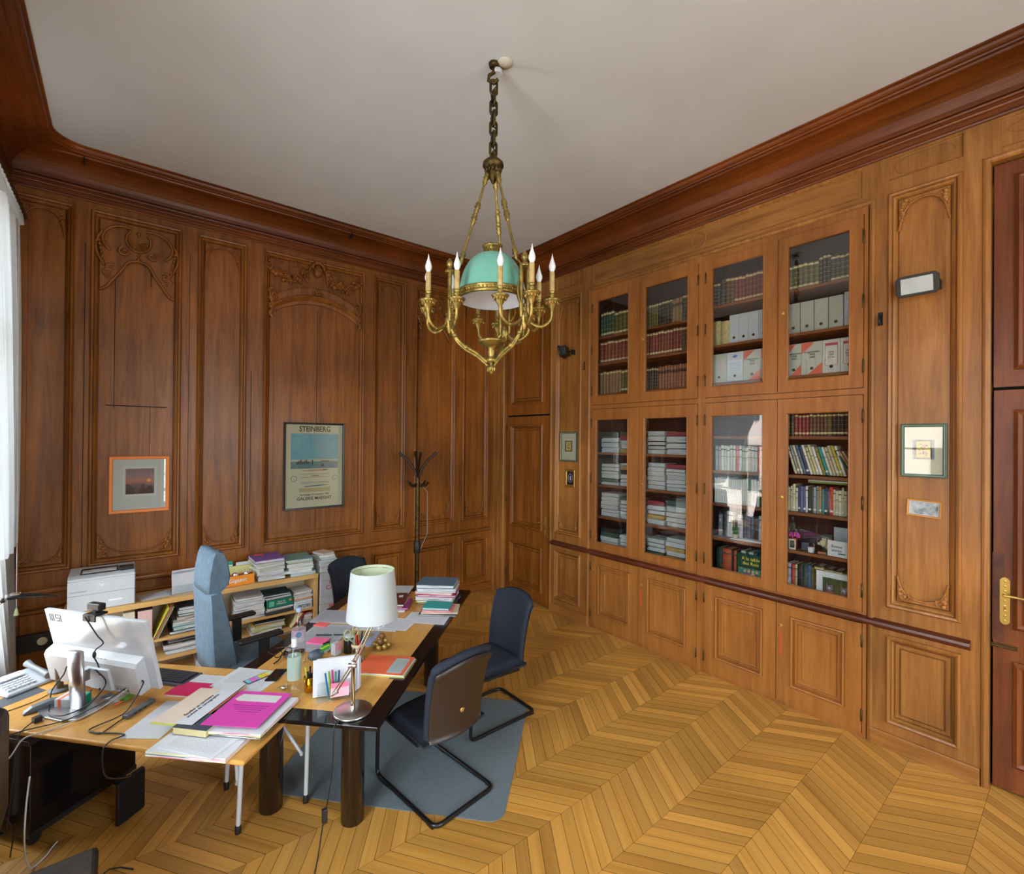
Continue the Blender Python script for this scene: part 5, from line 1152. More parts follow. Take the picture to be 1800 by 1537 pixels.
for a in PY:
    c, s_ = math.cos(a), math.sin(a); px_, py_ = .27*c, .27*s_
    q = MB()                                       # openwork lyre shaped pylon
    for e in (-.032, .032):
        q.tube([(px_-e*s_, py_+e*c, z_) for z_ in (2.93, 3.0, 3.1, 3.2, 3.25)], [.008, .013, .011, .013, .009], 8)
        arm(q, [(px_-e*s_, py_+e*c, 3.0), (px_-e*2.2*s_+.01*c, py_+e*2.2*c, 3.06), (px_-e*1.9*s_, py_+e*1.9*c, 3.13), (px_-e*1.1*s_, py_+e*1.1*c, 3.15)], .005)
    q.lathe([(.03, 3.24), (.034, 3.25), (.02, 3.262), (.012, 3.27), (.022, 3.29), (.02, 3.31), (.006, 3.332)], 12, (px_, py_, 0))
    q.lathe([(.006, 2.86), (.02, 2.90), (.03, 2.935), (.022, 2.96)], 12, (px_, py_, 0))
    arm(q, [(px_, py_, 3.0), (px_*.86, py_*.86, 3.03), (.205*c, .205*s_, 3.1)], .006); arm(q, [(px_, py_, 3.22), (.235*c, .235*s_, 3.27), (.205*c, .205*s_, 3.305)], .006)
    q.build('pylon', BRASS, ch)
    q = MB()                                       # doubled curved bottom arm
    arm(q, [(.03*c, .03*s_, 2.69), (.10*c, .10*s_, 2.745), (.18*c, .18*s_, 2.79), (.235*c, .235*s_, 2.85), (.27*c, .27*s_, 2.93)], .0115)
    arm(q, [(.025*c, .025*s_, 2.665), (.09*c, .09*s_, 2.72), (.17*c, .17*s_, 2.765), (.225*c, .225*s_, 2.82), (.265*c, .265*s_, 2.90)], .009)
    for f, z_ in ((.165, 2.778), (.235, 2.85)): q.ball((f*c, f*s_, z_), (.018, .018, .018), seg=8, rings=6)
    for k in range(5): q.ball(((.05+.012*k)*c, (.05+.012*k)*s_, 2.705+.011*k), (.013, .010, .008), seg=7, rings=5)
    q.build('lower_arm', BRASS, ch)
    for da, rr, zc in ((-100, .185, 3.03), (-36, .165, 3.035), (36, .165, 3.035), (100, .185, 3.03)):
        aa = a+math.radians(da); ex, ey = px_+rr*math.cos(aa), py_+rr*math.sin(aa)
        q = MB(); mx_, my_ = (px_+ex)/2, (py_+ey)/2
        arm(q, [(px_, py_, 2.97), (px_+(ex-px_)*.25, py_+(ey-py_)*.25, 2.90), (px_+(ex-px_)*.62, py_+(ey-py_)*.62, 2.875), (px_+(ex-px_)*.95, py_+(ey-py_)*.95, 2.915), (ex, ey, 2.985)], .0100)
        q.ball((px_+(ex-px_)*.62, py_+(ey-py_)*.62, 2.875), (.012, .012, .012), seg=8, rings=6)
        q.lathe([(.007, -.075), (.012, -.06), (.02, -.045), (.032, -.022), (.050, -.008), (.053, 0), (.040, .004), (.014, .006), (.012, .02), (.018, .024), (.018, .03), (.012, .034), (.02, .046), (.02, .052), (.012, .054)], 18, (ex, ey, zc))
        for k in range(12): t_ = k*PI/6; q.ball((ex+.036*math.cos(t_), ey+.036*math.sin(t_), zc-.018), (.006, .006, .012), seg=6, rings=4)
        br = q.build('candle_branch', BRASS, ch)
        q = MB(); q.lathe([(.0155, 0), (.0155, .11), (.0135, .113)], 14, (ex, ey, zc+.054)); q.build('candle_sleeve', nmat('waxy candle sleeve', rgb(206, 180, 122), rgb(178, 148, 92), 30, .5), br) if candle0 is None else q.build('candle_sleeve', bpy.data.materials['waxy candle sleeve'], br)
        candle0 = 1
        q = MB(); q.lathe([(.010, 0), (.019, .02), (.021, .035), (.016, .055), (.008, .078), (.003, .10), (.001, .112)], 14, (ex, ey, zc+.167)); q.build('flame_bulb', FLAME, br)
q = MB(); q.lathe([(.005, 2.612), (.022, 2.64), (.028, 2.655), (.016, 2.668), (.012, 2.678), (.03, 2.69), (.042, 2.70), (.03, 2.712), (.022, 2.73), (.03, 2.75), (.026, 2.775), (.05, 2.79), (.085, 2.812), (.092, 2.822), (.088, 2.83), (.06, 2.832), (.03, 2.828)], 26)
for k in range(10): a = k*PI/5; q.ball((.024*math.cos(a), .024*math.sin(a), 2.645), (.007, .007, .02), seg=6, rings=5)
q.build('bottom_bowl', BRASS, ch)
t = thing('ceiling_plate', 'small white round plate on the ceiling beside the chandelier hook', 'ceiling plate', (1.875, 2.39, 4.608)); q = MB(); q.lathe([(.05, 0), (.048, -.008), (.01, -.012)], 24); q.build('disc', cm((212, 210, 196), .6), t)

# ================================================================= wall things
def wall_thing(name, label, cat, wall, u, z, rz=0):
    if wall == 'A': return thing(name, label, cat, (u, YA+.014, z), 0)
    return thing(name, label, cat, (XB+.014, u, z), -PI/2)
def frame(t, w_, h, fw, mt, mount, dp=.022, inner=None):
    q = MB(); q.loops(lambda u, v, hh: (u, -hh, v), (-w_/2, w_/2, -h/2, h/2), [(0, 0), (0, dp), (fw*.2, dp+.004), (fw*.8, dp+.002), (fw, dp-.006), (fw, dp-.012)], False); f = q.build('frame', mt, t)
    bx('mount', -w_/2+fw*.9, w_/2-fw*.9, -dp+.010, -dp+.016, -h/2+fw*.9, h/2-fw*.9, mount, t)
    return dp-.010
t = wall_thing('framed_photograph', 'orange framed sunset photo with wide pale mount on the back wall', 'picture', 'A', .134, 1.75)
d = frame(t, .445, .52, .028, cm((236, 136, 60), .45, 'orange paint'), cm((200, 210, 208), .7))
bx('inner_mount', -.125, .125, -d-.003, -d, -.11, .17, cm((216, 220, 220), .7), t)
q, tt, bb = new('sunset photograph'); N = tt.nodes.new; tcn = N('ShaderNodeTexCoord'); sp = N('ShaderNodeSeparateXYZ'); rr_ = N('ShaderNodeValToRGB'); nn = N('ShaderNodeTexNoise'); ad = N('ShaderNodeMath'); ad.operation = 'MULTIPLY_ADD'; ad.inputs[1].default_value = .18
tt.links.new(tcn.outputs['Generated'], sp.inputs[0]); nn.inputs['Scale'].default_value = 4; tt.links.new(tcn.outputs['Generated'], nn.inputs[0]); tt.links.new(nn.outputs[0], ad.inputs[0]); tt.links.new(sp.outputs['Z'], ad.inputs[2]); tt.links.new(ad.outputs[0], rr_.inputs[0])
e = rr_.color_ramp.elements; e[0].position = .3; e[0].color = rgb(70, 60, 66); e[1].position = 1; e[1].color = rgb(120, 100, 106)
for p_, c_ in ((.45, rgb(104, 82, 84)), (.49, rgb(150, 80, 80)), (.62, rgb(176, 110, 90)), (.75, rgb(150, 112, 108))): x_ = e.new(p_); x_.color = c_
tt.links.new(rr_.outputs[0], bb.inputs['Base Color']); bb.inputs['Roughness'].default_value = .3
bx('photo', -.105, .105, -d-.004, -d-.003, -.09, .145, q, t)
q = MB()
for pts in ([(-.105, -.09), (-.03, -.09), (-.05, -.03), (-.08, .0), (-.105, 0)], [(-.02, -.09), (.0, -.05), (.015, .005), (.03, .0), (.035, -.06), (.03, -.09)], [(.03, -.06), (.05, -.03), (.07, -.01), (.09, -.025), (.1, -.07), (.09, -.09), (.03, -.09)]): q.poly(pts, d+.004, d+.0045, lambda a, c, h: (a, -h, c))
q.build('rocks', cm((26, 24, 26), .4), t)
q = MB(); q.lathe([(.016, 0), (.016, .0006)], 20, (.065, -d-.004, .035), Matrix.Rotation(PI/2, 3, 'X')); q.build('sun', cm((246, 176, 96), .5), t)
bx('glass', -.19, .19, -.0185, -.018, -.23, .23, GLASS, t)

t = wall_thing('exhibition_poster', 'black framed exhibition poster with blue seascape on the back wall', 'poster', 'A', 1.705, 1.875)
d = frame(t, .665, .975, .022, BLKM, cm((196, 196, 168), .6), .02)
text('STEINBERG', 'title', .085, INK, t, (0, -d-.001, .415), sx=.82)
bx('sky', -.26, .26, -d-.0012, -d, .06, .365, nmat('printed sky', rgb(96, 160, 176), rgb(116, 176, 188), 5, .5), t)
bx('horizon_glow', -.26, .26, -d-.0014, -d, .045, .075, cm((176, 184, 156), .5), t)
bx('sea', -.26, .26, -d-.0015, -d, -.03, .05, nmat('printed sea', rgb(70, 116, 124), rgb(96, 140, 140), 12, .5), t)
q = MB()
for k in range(7): q.box(-.2+.02*k, -.185+.02*k, -d-.003, -d-.0015, .02, .045+.012*(k % 3))
q.box(-.035, -.02, -d-.003, -d-.0015, .02, .065); q.box(.07, .1, -d-.003, -d-.0015, -.01, .025); q.box(.06, .16, -d-.003, -d-.0015, .048, .056); q.build('boats', cm((60, 66, 70), .5), t)
q = MB(); q.tube([(-.14, -d-.002, -.055), (-.02, -d-.002, -.052), (.09, -d-.002, -.05)], [.003, .008, .006], 6); q.build('drawn_pen', cm((190, 140, 110), .5), t)
q = MB(); q.tube([(.09, -d-.002, -.05), (.15, -d-.002, -.048)], [.007, .002], 6); q.tube([(-.04, -d-.002, -.115), (.05, -d-.002, -.113)], .003, 6)
for z_ in (-.095, -.13, -.185, -.2): q.box(-.155, .16, -d-.0012, -d-.0006, z_, z_+.003)
q.build('pen_nib', cm((70, 66, 62), .5), t)
q = MB(); q.tube([(-.12, -d-.002, -.232), (.02, -d-.002, -.226), (.14, -d-.002, -.222)], [.003, .007, .002], 6); q.build('drawn_brush', cm((60, 96, 130), .5), t)
bx('drawn_ruler', -.17, .17, -d-.002, -d, -.295, -.25, cm((176, 168, 120), .5), t)
for x_, r_ in ((-.225, .03), (.225, .026)):
    q = MB(); q.tube([(x_+r_*math.cos(a), -d-.001, -.14+r_*math.sin(a)) for a in [PI*k/10 for k in range(20)]], .0025, 5, True); q.build('seal', cm((60, 90, 130) if x_ < 0 else (120, 120, 110), .5), t)
text('Vernissage 27 novembre 1986', 'small_text', .026, INK, t, (0, -d-.001, -.325)); text('GALERIE MAEGHT', 'gallery_name', .05, INK, t, (0, -d-.001, -.37), sx=.95)
bx('glass', -.31, .31, -.018, -.0175, -.46, .46, GLASS, t)

def botanical(label, u, z, w_, h, fw):
    t = wall_thing('botanical_picture', label, 'picture', 'B', u, z); d = frame(t, w_, h, fw, cm((70, 100, 90), .4, 'grey green frame paint'), CREAM, .02)
    q = MB(); q.loops(lambda a, v, hh: (a, -hh, v), (-w_/2+fw*.45, w_/2-fw*.45, -h/2+fw*.45, h/2-fw*.45), [(0, .0215), (.002, .026), (.004, .0215)], False); q.build('gilt_line', cm((190, 196, 170), .4), t)
    s = w_/.245
    bx('grey_mat', -.058*s, .058*s, -d-.002, -d, -.06*h/.37, .075*h/.37, cm((120, 130, 140), .7), t)
    bx('dark_border', -.047*s, .047*s, -d-.003, -d-.002, -.058*h/.37, .073*h/.37, nmat('patterned dark border', rgb(36, 44, 26), rgb(90, 80, 40), 160), t)
    bx('yellow_panel', -.037*s, .037*s, -d-.004, -d-.003, -.048*h/.37, .063*h/.37, cm((206, 190, 100), .6), t)
    q = MB(); r_ = random.Random(4)
    for k in range(16): a = r_.uniform(-.024, .024)*s; v = r_.uniform(-.03, .05)*h/.37; q.ball((a, -d-.004, v), (.007*s, .0008, .004), seg=7, rings=4, R=None)
    q.build('leaves', cm((40, 70, 36), .6), t); q = MB()
    for a, v in ((0, .012), (-.012, -.02), (.016, -.028), (.004, .035)): q.ball((a*s, -d-.0052, v*h/.37), (.009*s, .0008, .008), seg=9, rings=4)
    q.build('blossoms', cm((206, 140, 120), .6), t); bx('glass', -w_/2+fw, w_/2-fw, -.0178, -.0173, -h/2+fw, h/2-fw, GLASS, t)
botanical('large grey green framed flower picture on the panel beside the reddish door', .742, 2.142, .245, .37, .022)
botanical('small green framed flower picture beside the corner door, above the gilt miniature', 4.118, 2.108, .275, .365, .02)
t = wall_thing('small_photograph', 'tilted little photo in a light wood frame beside the reddish door', 'picture', 'B', .738, 1.742); t.rotation_euler = (0, math.radians(2.5), -PI/2)
d = frame(t, .185, .118, .012, cm((200, 140, 62), .5, 'light wood frame'), PAPER, .014)
bx('photo', -.074, .074, -d-.0015, -d, -.042, .042, nmat('blue grey snapshot', rgb(206, 214, 222), rgb(76, 96, 104), 22, .4, detail=6), t)
t = wall_thing('miniature_portrait', 'tiny gilt framed black miniature beneath the small flower picture', 'picture', 'B', 4.085, 1.72)
d = frame(t, .165, .215, .028, GOLDF, cm((16, 18, 30), .5), .022)
q = MB(); q.tube([(.035*math.cos(a), -d-.001, .05*math.sin(a)) for a in [PI*k/14 for k in range(28)]], .002, 5, True); q.ball((0, -d-.001, .015), (.008, .002, .012)); q.ball((.002, -d-.001, -.01), (.009, .002, .018)); q.build('cameo', PAPER, t)
# two black spotlights with frosted windows
def spot(label, u, z, rz, tilt):
    t = wall_thing('wall_floodlight', label, 'wall light', 'B', u, z)
    q = MB(); q.box(.09, .11, -.05, 0, -.03, .03); q.tube([(.10, -.04, 0), (.10, -.12, .0)], .008, 8); q.build('bracket', BLKP, t)
    R = Matrix.Translation(Vector((0, -.12, 0))) @ Matrix.Rotation(rz, 4, 'Z') @ Matrix.Rotation(tilt, 4, 'X')
    q = MB(R); pts = [(-.115, -.05), (-.115, .05), (-.095, .07), (.095, .07), (.115, .05), (.115, -.05), (.095, -.07), (-.095, -.07)]
    q.poly(pts, -.01, .012, lambda a, c, h: (a, -h, c)); q.box(-.09, .09, .008, .075, -.055, .055); hd = q.build('housing', BLKP, t, bevel=.003)
    q = MB(R); q.box(-.085, .085, -.0145, -.0115, -.052, .052); q.build('frosted_glass', nmat('frosted lamp glass', rgb(176, 190, 190), rgb(196, 206, 204), 8, .2), hd)
spot('black wall floodlight with frosted window, high beside the reddish door', .76, 3.27, 0, math.radians(10))
spot('black wall floodlight turned away, high beside the corner door', 4.14, 3.27, math.radians(-62), math.radians(14))
t = wall_thing('wall_hook', 'small black iron hook plate right of the upper glass doors', 'hook', 'B', .985, 3.10); q = MB(); q.box(-.014, .014, -.022, -.014, -.05, .045); q.tube([(0, -.02, .02), (0, -.045, .0), (0, -.05, -.03), (0, -.035, -.045)], .007, 8); q.ball((0, -.035, -.04), .011); q.build('hook', BLKM, t)
t = wall_thing('key_hook', 'tiny dark nail hook beside the leftmost upper glass door', 'hook', 'B', 3.86, 3.10); q = MB(); q.box(-.004, .004, -.026, -.014, -.06, .03); q.box(-.03, .004, -.024, -.018, -.065, -.055); q.build('nail', cm((60, 30, 16), .5), t)

# ================================================================= things on the tables
def at(u_, n_, z=0): v = TO+TU_*u_+TN*n_; return (v.x, v.y, z)
def sheet(name, label, c, w_, d_, ang, z, th=.0015, mt=PAPER, group=None, cat='papers'):
    b = MB(); b.box(-w_/2, w_/2, -d_/2, d_/2, 0, th); o_ = b.build(name, mt); o_.location = (c[0], c[1], z); o_.rotation_euler = (0, 0, math.radians(ang)); return tag(o_, label, cat, group)
def stack(name, label, cat, c, ang, z, layers):
    """layers: (w, d, h, material, dx, dy, dangle)"""
    t = thing(name, label, cat, (c[0], c[1], z), math.radians(ang)); zz = 0
    return t
sheet('document', 'typed sheet under the phone at left edge of the black table', (.60, 3.19), .33, .235, -50, Z1+.0008, .0015, PRINT)
t = thing('mobile_phone', 'black mobile phone lying on the typed sheet', 'phone', (.735, 3.135, Z1+.003), math.radians(52)); q = MB(); q.box(-.07, .07, -.036, .036, 0, .008); q.build('body', mat('phone glass', (.01, .01, .012), .08), t, bevel=.003)
t = thing('page_markers', 'colourful sticky page marker strip on the typed sheet before the phone', 'page markers', (.645, 3.17, Z1+.003), math.radians(16))
bx('card', -.075, .075, -.03, .03, 0, .003, cm((40, 52, 58), .4), t)
for k, c in enumerate([(120, 196, 206), (226, 110, 190), (180, 130, 210), (196, 214, 60), (240, 190, 70), (210, 220, 150)]): bx('marker_pad', -.071+.0242*k, -.05+.0242*k, -.026, .018, .003, .007, cm(c, .6), t)
# magenta, beige and pink folders on the pile at the right end of the computer desk
pl = [('paper_pile', 'untidy pile of papers at the front corner of the computer desk', (.335, 2.715), .28, .40, 44, Z2+.001, .022, PAPERC), ]
for nm, lb, c, w_, d_, a_, z_, th, mt_ in pl: sheet(nm, lb, c, w_, d_, a_, z_, th, mt_)
sheet('paper_sheet', 'white printed sheet on top of the untidy pile under the thick book', (.33, 2.70), .24, .31, 36, Z2+.0235, .004, PRINT)
t = thing('thick_book', 'thick paperback with yellowed pages between pile and folders', 'book', (.31, 2.80, Z2+.029), math.radians(-48)); bx('pages', -.09, .09, -.062, .062, .002, .033, cm((206, 192, 146), .9), t); bx('cover', -.092, .092, -.063, .063, .0335, .036, cm((60, 72, 84), .5), t); bx('back_cover', -.092, .092, -.063, .063, 0, .0018, cm((60, 72, 84), .5), t)
sheet('folded_papers', 'loose white sheets sagging beneath the magenta folder', (.52, 2.75), .33, .34, 45, Z2+.031, .022, PAPERC)
t = thing('magenta_folder', 'magenta card folder with clear window on the corner pile', 'folder', (.52, 2.77, Z2+.0665), math.radians(46)); bx('card', -.155, .155, -.145, .145, 0, .003, cm((206, 66, 164), .55), t)
q = MB(); q.poly([(.06, -.11), (.125, -.11), (.125, .11), (.075, .125), (.06, .10)], .003, .0037, lambda a, c, h: (a, c, h)); q.build('label_window', cm((206, 208, 206), .3), t)
q = MB()
for k in range(4): q.box(.02-.018*k, .023-.018*k, -.10+.01*k, .10-.02*k, .003, .0036)
q.build('printed_lines', cm((120, 30, 100), .6), t)
t = thing('beige_folder', 'beige and white folder with printed title over the thick book', 'folder', (.315, 2.975, Z2+.066), math.radians(44)); bx('yellow_sheet', -.17, .15, -.12, .105, -.006, -.003, cm((196, 206, 90), .6), t); bx('card', -.16, .16, -.11, .11, -.0025, .001, cm((218, 202, 184), .7), t); bx('pink_edge', -.155, .155, -.118, -.1, -.0026, -.001, cm((196, 40, 110), .6), t); bx('white_band', -.16, .16, -.112, -.02, .001, .0016, PAPER, t)
text('Étudier un territoire\nanalyse de cartographie', 'printed_title', .023, INK, t, (.0, -.028, .002), (0, 0, 0))
sheet('pile_support', 'stack of sheets under the beige folder', (.43, 3.056), .22, .16, 44, Z1+.0012, .031, PAPERC)
t = thing('crimson_folder', 'crimson folder with white booklet beside the beige folder', 'folder', (.36, 3.325, Z2+.001), math.radians(44)); bx('papers', -.11, .10, -.10, .12, 0, .009, PAPERC, t); bx('card', -.11, .03, -.10, .12, .0095, .012, cm((214, 30, 96), .5), t); bx('booklet', .035, .12, -.10, .11, .0095, .012, PRINT, t)
sheet('white_sheet', 'plain white sheet at the front edge of the desk left of the pile', (.18, 3.07), .33, .21, 50, Z2+.0008, .001, PAPER)
# bottles
t = thing('water_bottle', 'large clear plastic water bottle with pale blue cap', 'bottle', (.885, 3.215, Z1+.0008))
q = MB(); q.lathe([(.03, 0), (.041, .006), (.041, .04), (.038, .05), (.041, .06), (.041, .10), (.038, .11), (.041, .12), (.042, .24), (.04, .262), (.03, .30), (.016, .325), (.014, .335)], 24, caps=False); q.build('bottle_body', CLEAR, t)
q = MB(); q.lathe([(.0165, .335), (.0165, .356), (.014, .358)], 18); q.build('cap', cm((150, 176, 214), .4), t)
q = MB(); q.lathe([(.0425, .15), (.0425, .225)], 24, caps=False); q.build('label', sheer('pink white printed label', rgb(214, 196, 214), .45, .3), t)
q = MB(); q.lathe([(.018, 0), (.018, .002)], 16, (-.012, -.041, .20), Matrix.Rotation(PI/2, 3, 'X')); q.build('blue_drop', cm((86, 120, 160), .5), t)
t = thing('spray_bottle', 'smaller clear bottle with white cap and pale green label', 'bottle', (.765, 2.86, Z1+.0008))
q = MB(); q.lathe([(.03, 0), (.036, .006), (.036, .05), (.033, .06), (.036, .072), (.036, .22), (.028, .245), (.014, .26), (.014, .265)], 24, caps=False); q.build('bottle_body', CLEAR, t)
q = MB(); q.lathe([(.0366, .085), (.0366, .215)], 24, caps=False); q.build('label', sheer('pale green label', rgb(190, 214, 204), .2, .4), t); q = MB(); q.lathe([(.016, .265), (.016, .31), (.013, .312)], 16); q.build('cap', WHITEP, t)
t = thing('key_ring', 'small silvery trinket on the wood left of the smaller bottle', 'key ring', at(.262, .675, Z1+.0015)); q = MB(); q.ball((0, 0, .012), (.014, .012, .012)); q.ball((.016, .01, .008), .008); q.tube([(.03*math.cos(a), .03+.014*math.sin(a), .004) for a in [PI*k/8 for k in range(16)]], .0015, 5, True); q.build('trinket', CHROME, t)
# gold cup with black pens
t = thing('gold_cup', 'shiny gold cup with black pens right of the small bottle', 'pen holder', at(.277, .521, Z1+.0015)); q = MB(); q.lathe([(.025, 0), (.032, .004), (.034, .085), (.031, .085), (.029, .01)], 24); q.build('cup', mat('shiny gold', rgb(214, 160, 30), .12, 1), t)
for k in range(5): a = k*1.3; q = MB(); q.tube([(.012*math.cos(a), .012*math.sin(a), .012), (.026*math.cos(a), .026*math.sin(a), .12+.008*(k % 3))], .0055, 8); q.build('pen', BLKP if k != 2 else cm((196, 196, 60), .5), t)
# letters in acrylic holder
t = thing('letter_holder', 'clear acrylic holder with upright white papers and pens before the lamp', 'letter holder', at(.255, .36, Z1+.0015), math.radians(-20))
q = MB(); q.box(-.09, .11, -.06, .05, 0, .004); q.box(-.09, .11, -.062, -.058, 0, .075); q.box(-.09, .11, .046, .05, 0, .11); q.box(-.09, .11, -.02, -.016, 0, .09); q.build('acrylic_tray', ACRYL, t, bevel=.001)
for k in range(6):
    q = MB(); x0 = -.115+.006*k; q.box(x0, x0+.225, 0, .0012, .006, .205-.01*(k % 3), 0, Matrix.Translation(Vector((0, -.01+.008*k, 0))) @ Matrix.Rotation(-.08+.02*k, 4, 'X') @ Matrix.Rotation(math.radians(2*(k % 3)-2), 4, 'Z')); q.build('paper', PAPER if k != 2 else cm((206, 206, 150), .7), t)
for k, c in enumerate([(30, 100, 150), (120, 170, 40), (190, 40, 110), (40, 130, 110), (40, 60, 120)]):
    q = MB(); q.tube([(-.03+.012*k, -.04, .006), (-.05+.018*k, -.035, .145+.006*(k % 3))], .005, 8); q.build('pen', cm(c, .4), t)
q = MB(); q.box(-.02, .075, -.064, -.0595, .02, .095); q.build('pink_notes', cm((246, 120, 150), .6), t); q = MB(); q.box(-.02, .075, -.0645, -.064, .02, .07); q.build('paler_note', cm((250, 180, 196), .6), t)
# mug-like tins and highlighters
t = thing('marker_pouch', 'grey pouch with green and yellow highlighters', 'pencil case', at(.635, .69, Z1+.0015), math.radians(10)); q = MB(); q.ball((0, 0, .034), (.055, .035, .034)); q.build('pouch', nmat('grey pouch', rgb(72, 84, 104), rgb(90, 104, 120), 20, .3), t)
for k, c in enumerate([(40, 160, 60), (190, 210, 60), (30, 150, 50), (20, 22, 24)]): q = MB(); q.tube([(.01+.02*k, -.02+.02*k, .05+.006*k), (.09+.008*k, .0+.012*k, .055+.004*k)], .008, 8); q.build('highlighter', cm(c, .4), t)
t = thing('black_tin', 'black cylindrical pot with white lid behind the letter holder', 'pot', at(.775, .53, Z1+.0015)); q = MB(); q.lathe([(.036, 0), (.038, .003), (.038, .105), (.036, .107)], 24); q.build('pot', BLKM, t); q = MB(); q.lathe([(.039, .107), (.039, .112), (.03, .115)], 24); q.build('lid', WHITEP, t)
t = thing('memo_cube', 'clear memo box with white and pink slips before the black pot', 'memo box', at(.73, .60, Z1+.0015), math.radians(20)); bx('slips', -.025, .025, -.02, .02, .002, .075, PAPER, t); bx('pink_slip', -.026, .026, -.022, -.0205, .03, .085, cm((240, 170, 190), .6), t); q = MB(); q.box(-.03, .03, -.025, .025, 0, .09); q.build('box', ACRYL, t)
t = thing('pen_pot', 'glass pot crammed with pens and sage green scissors', 'pen holder', at(.645, .405, Z1+.0015)); q = MB(); q.lathe([(.034, 0), (.04, .004), (.043, .125), (.041, .125), (.038, .008)], 24); q.build('pot', ACRYL, t); q = MB(); q.lathe([(.044, .108), (.044, .126)], 24, caps=False); q.build('rim_band', cm((210, 190, 160), .5), t)
rp_ = random.Random(9)
for k in range(15):
    a = rp_.uniform(0, 6.28); r1, r2 = rp_.uniform(0, .022), rp_.uniform(.015, .04); c = [(24, 26, 30), (30, 40, 90), (20, 120, 70), (200, 60, 50), (230, 120, 60), (30, 30, 34), (180, 190, 200), (210, 50, 130)][k % 8]
    q = MB(); q.tube([(r1*math.cos(a+2), r1*math.sin(a+2), .008), (r2*math.cos(a), r2*math.sin(a), .145+rp_.uniform(0, .05))], .0048, 8); q.build('pen', cm(c, .35), t)
q = MB()
for s_ in (-1, 1): q.tube([(-.05+s_*.026+.022*math.cos(a)*(1 if s_ < 0 else .9), -.01, .205+.034*math.sin(a)+.008*s_) for a in [PI*k/8 for k in range(16)]], .0055, 8, True)
q.tube([(-.07, -.01, .175), (-.035, -.005, .14), (-.01, 0, .06)], .006, 8); q.tube([(-.03, -.01, .18), (-.03, -.005, .14), (-.005, 0, .06)], .006, 8); q.build('scissors', cm((140, 154, 124), .5), t)
# lamp
t = thing('table_lamp', 'steel swing-arm table lamp with white conical fabric shade', 'table lamp', (.955, 2.475, Z1), -YAW)
q = MB(); q.lathe([(.095, 0), (.098, .003), (.098, .012), (.094, .015), (.012, .018)], 48); q.build('base', STEEL, t)
q = MB(); q.lathe([(.012, .017), (.012, .05), (.010, .055), (.010, .235), (.014, .24), (.014, .265), (.009, .27)], 18); q.build('stem', CHROME, t)
q = MB(); q.tube([(-.02, -.012, .25), (.02, -.012, .25)], .012, 12); q.tube([(0, -.025, .25), (0, .03, .25)], .006, 8); q.build('joint', STEEL, t)
q = MB()
for off in (-.008, .008): q.tube([(-.095+off, -.01, .10), (0+off, -.008, .25), (.095+off, 0, .46)], .0042, 8)
q.tube([(-.11, -.01, .09), (-.075, -.01, .11)], .007, 8); q.tube([(.095, 0, .46), (.10, 0, .55)], .008, 8); q.build('swing_arm', CHROME, t)
sc_ = (.100, 0)
for nm, mt_, dr in (('lamp_shade', SHADEW, 0), ('shade_lining', SHADEI, -.003)):
    q = MB(); vs = []; fs = []
    for k in range(56):
        a = 2*PI*k/56; vs += [(sc_[0]+(.133+dr)*math.cos(a), (.133+dr)*math.sin(a), .50), (sc_[0]+(.112+dr)*math.cos(a), (.112+dr)*math.sin(a), .75)]
    for k in range(56): k2 = (k+1) % 56; fs.append((2*k, 2*k2, 2*k2+1, 2*k+1))
    q.add(vs, fs, 0, True); q.build(nm, mt_, t)
q = MB(); q.tube([(sc_[0]+.111*math.cos(a), .111*math.sin(a), .735) for a in [PI*k/20 for k in range(40)]], .002, 5, True)
for k in range(3): a = k*2*PI/3+.4; q.tube([(sc_[0], 0, .53), (sc_[0]+.111*math.cos(a), .111*math.sin(a), .735)], .002, 5)
q.build('shade_ring', STEEL, t); q = MB(); q.lathe([(.014, .50), (.014, .54), (.026, .58), (.03, .61), (.02, .64), (.004, .65)], 16, (sc_[0], 0, 0)); q.build('bulb', FLAME, t)
def cable(name, label, pts, r=.0035, mt=BLKP, parts=None, smooth=True):
    q = MB(); P = [Vector(p) for p in pts]; out = []
    for i in range(len(P)-1):
        a, b_, c, d = P[max(i-1, 0)], P[i], P[i+1], P[min(i+2, len(P)-1)]
        for k in range(7): t_ = k/7; out.append(.5*((2*b_)+(c-a)*t_+(2*a-5*b_+4*c-d)*t_*t_+(-a+3*b_-3*c+d)*t_**3))
    out.append(P[-1]); q.tube(out, r, 7); o_ = q.build(name, mt); return tag(o_, label, 'cable')
cb_ = cable('lamp_cable', 'black lamp cable with inline switch hanging over the table edge to the floor', [(.87, 2.43, .757), (.84, 2.405, .757), (.826, 2.385, .74), (.822, 2.39, .55), (.805, 2.42, .35), (.79, 2.42, .28), (.765, 2.42, .12), (.73, 2.40, .006), (.66, 2.33, .004), (.62, 2.16, .004), (.60, 2.0, .004)])
q = MB(); q.box(-.013, .013, -.010, .010, -.035, .035); o = q.build('inline_switch', BLKP, cb_, bevel=.004); o.location = (.797, 2.42, .315)
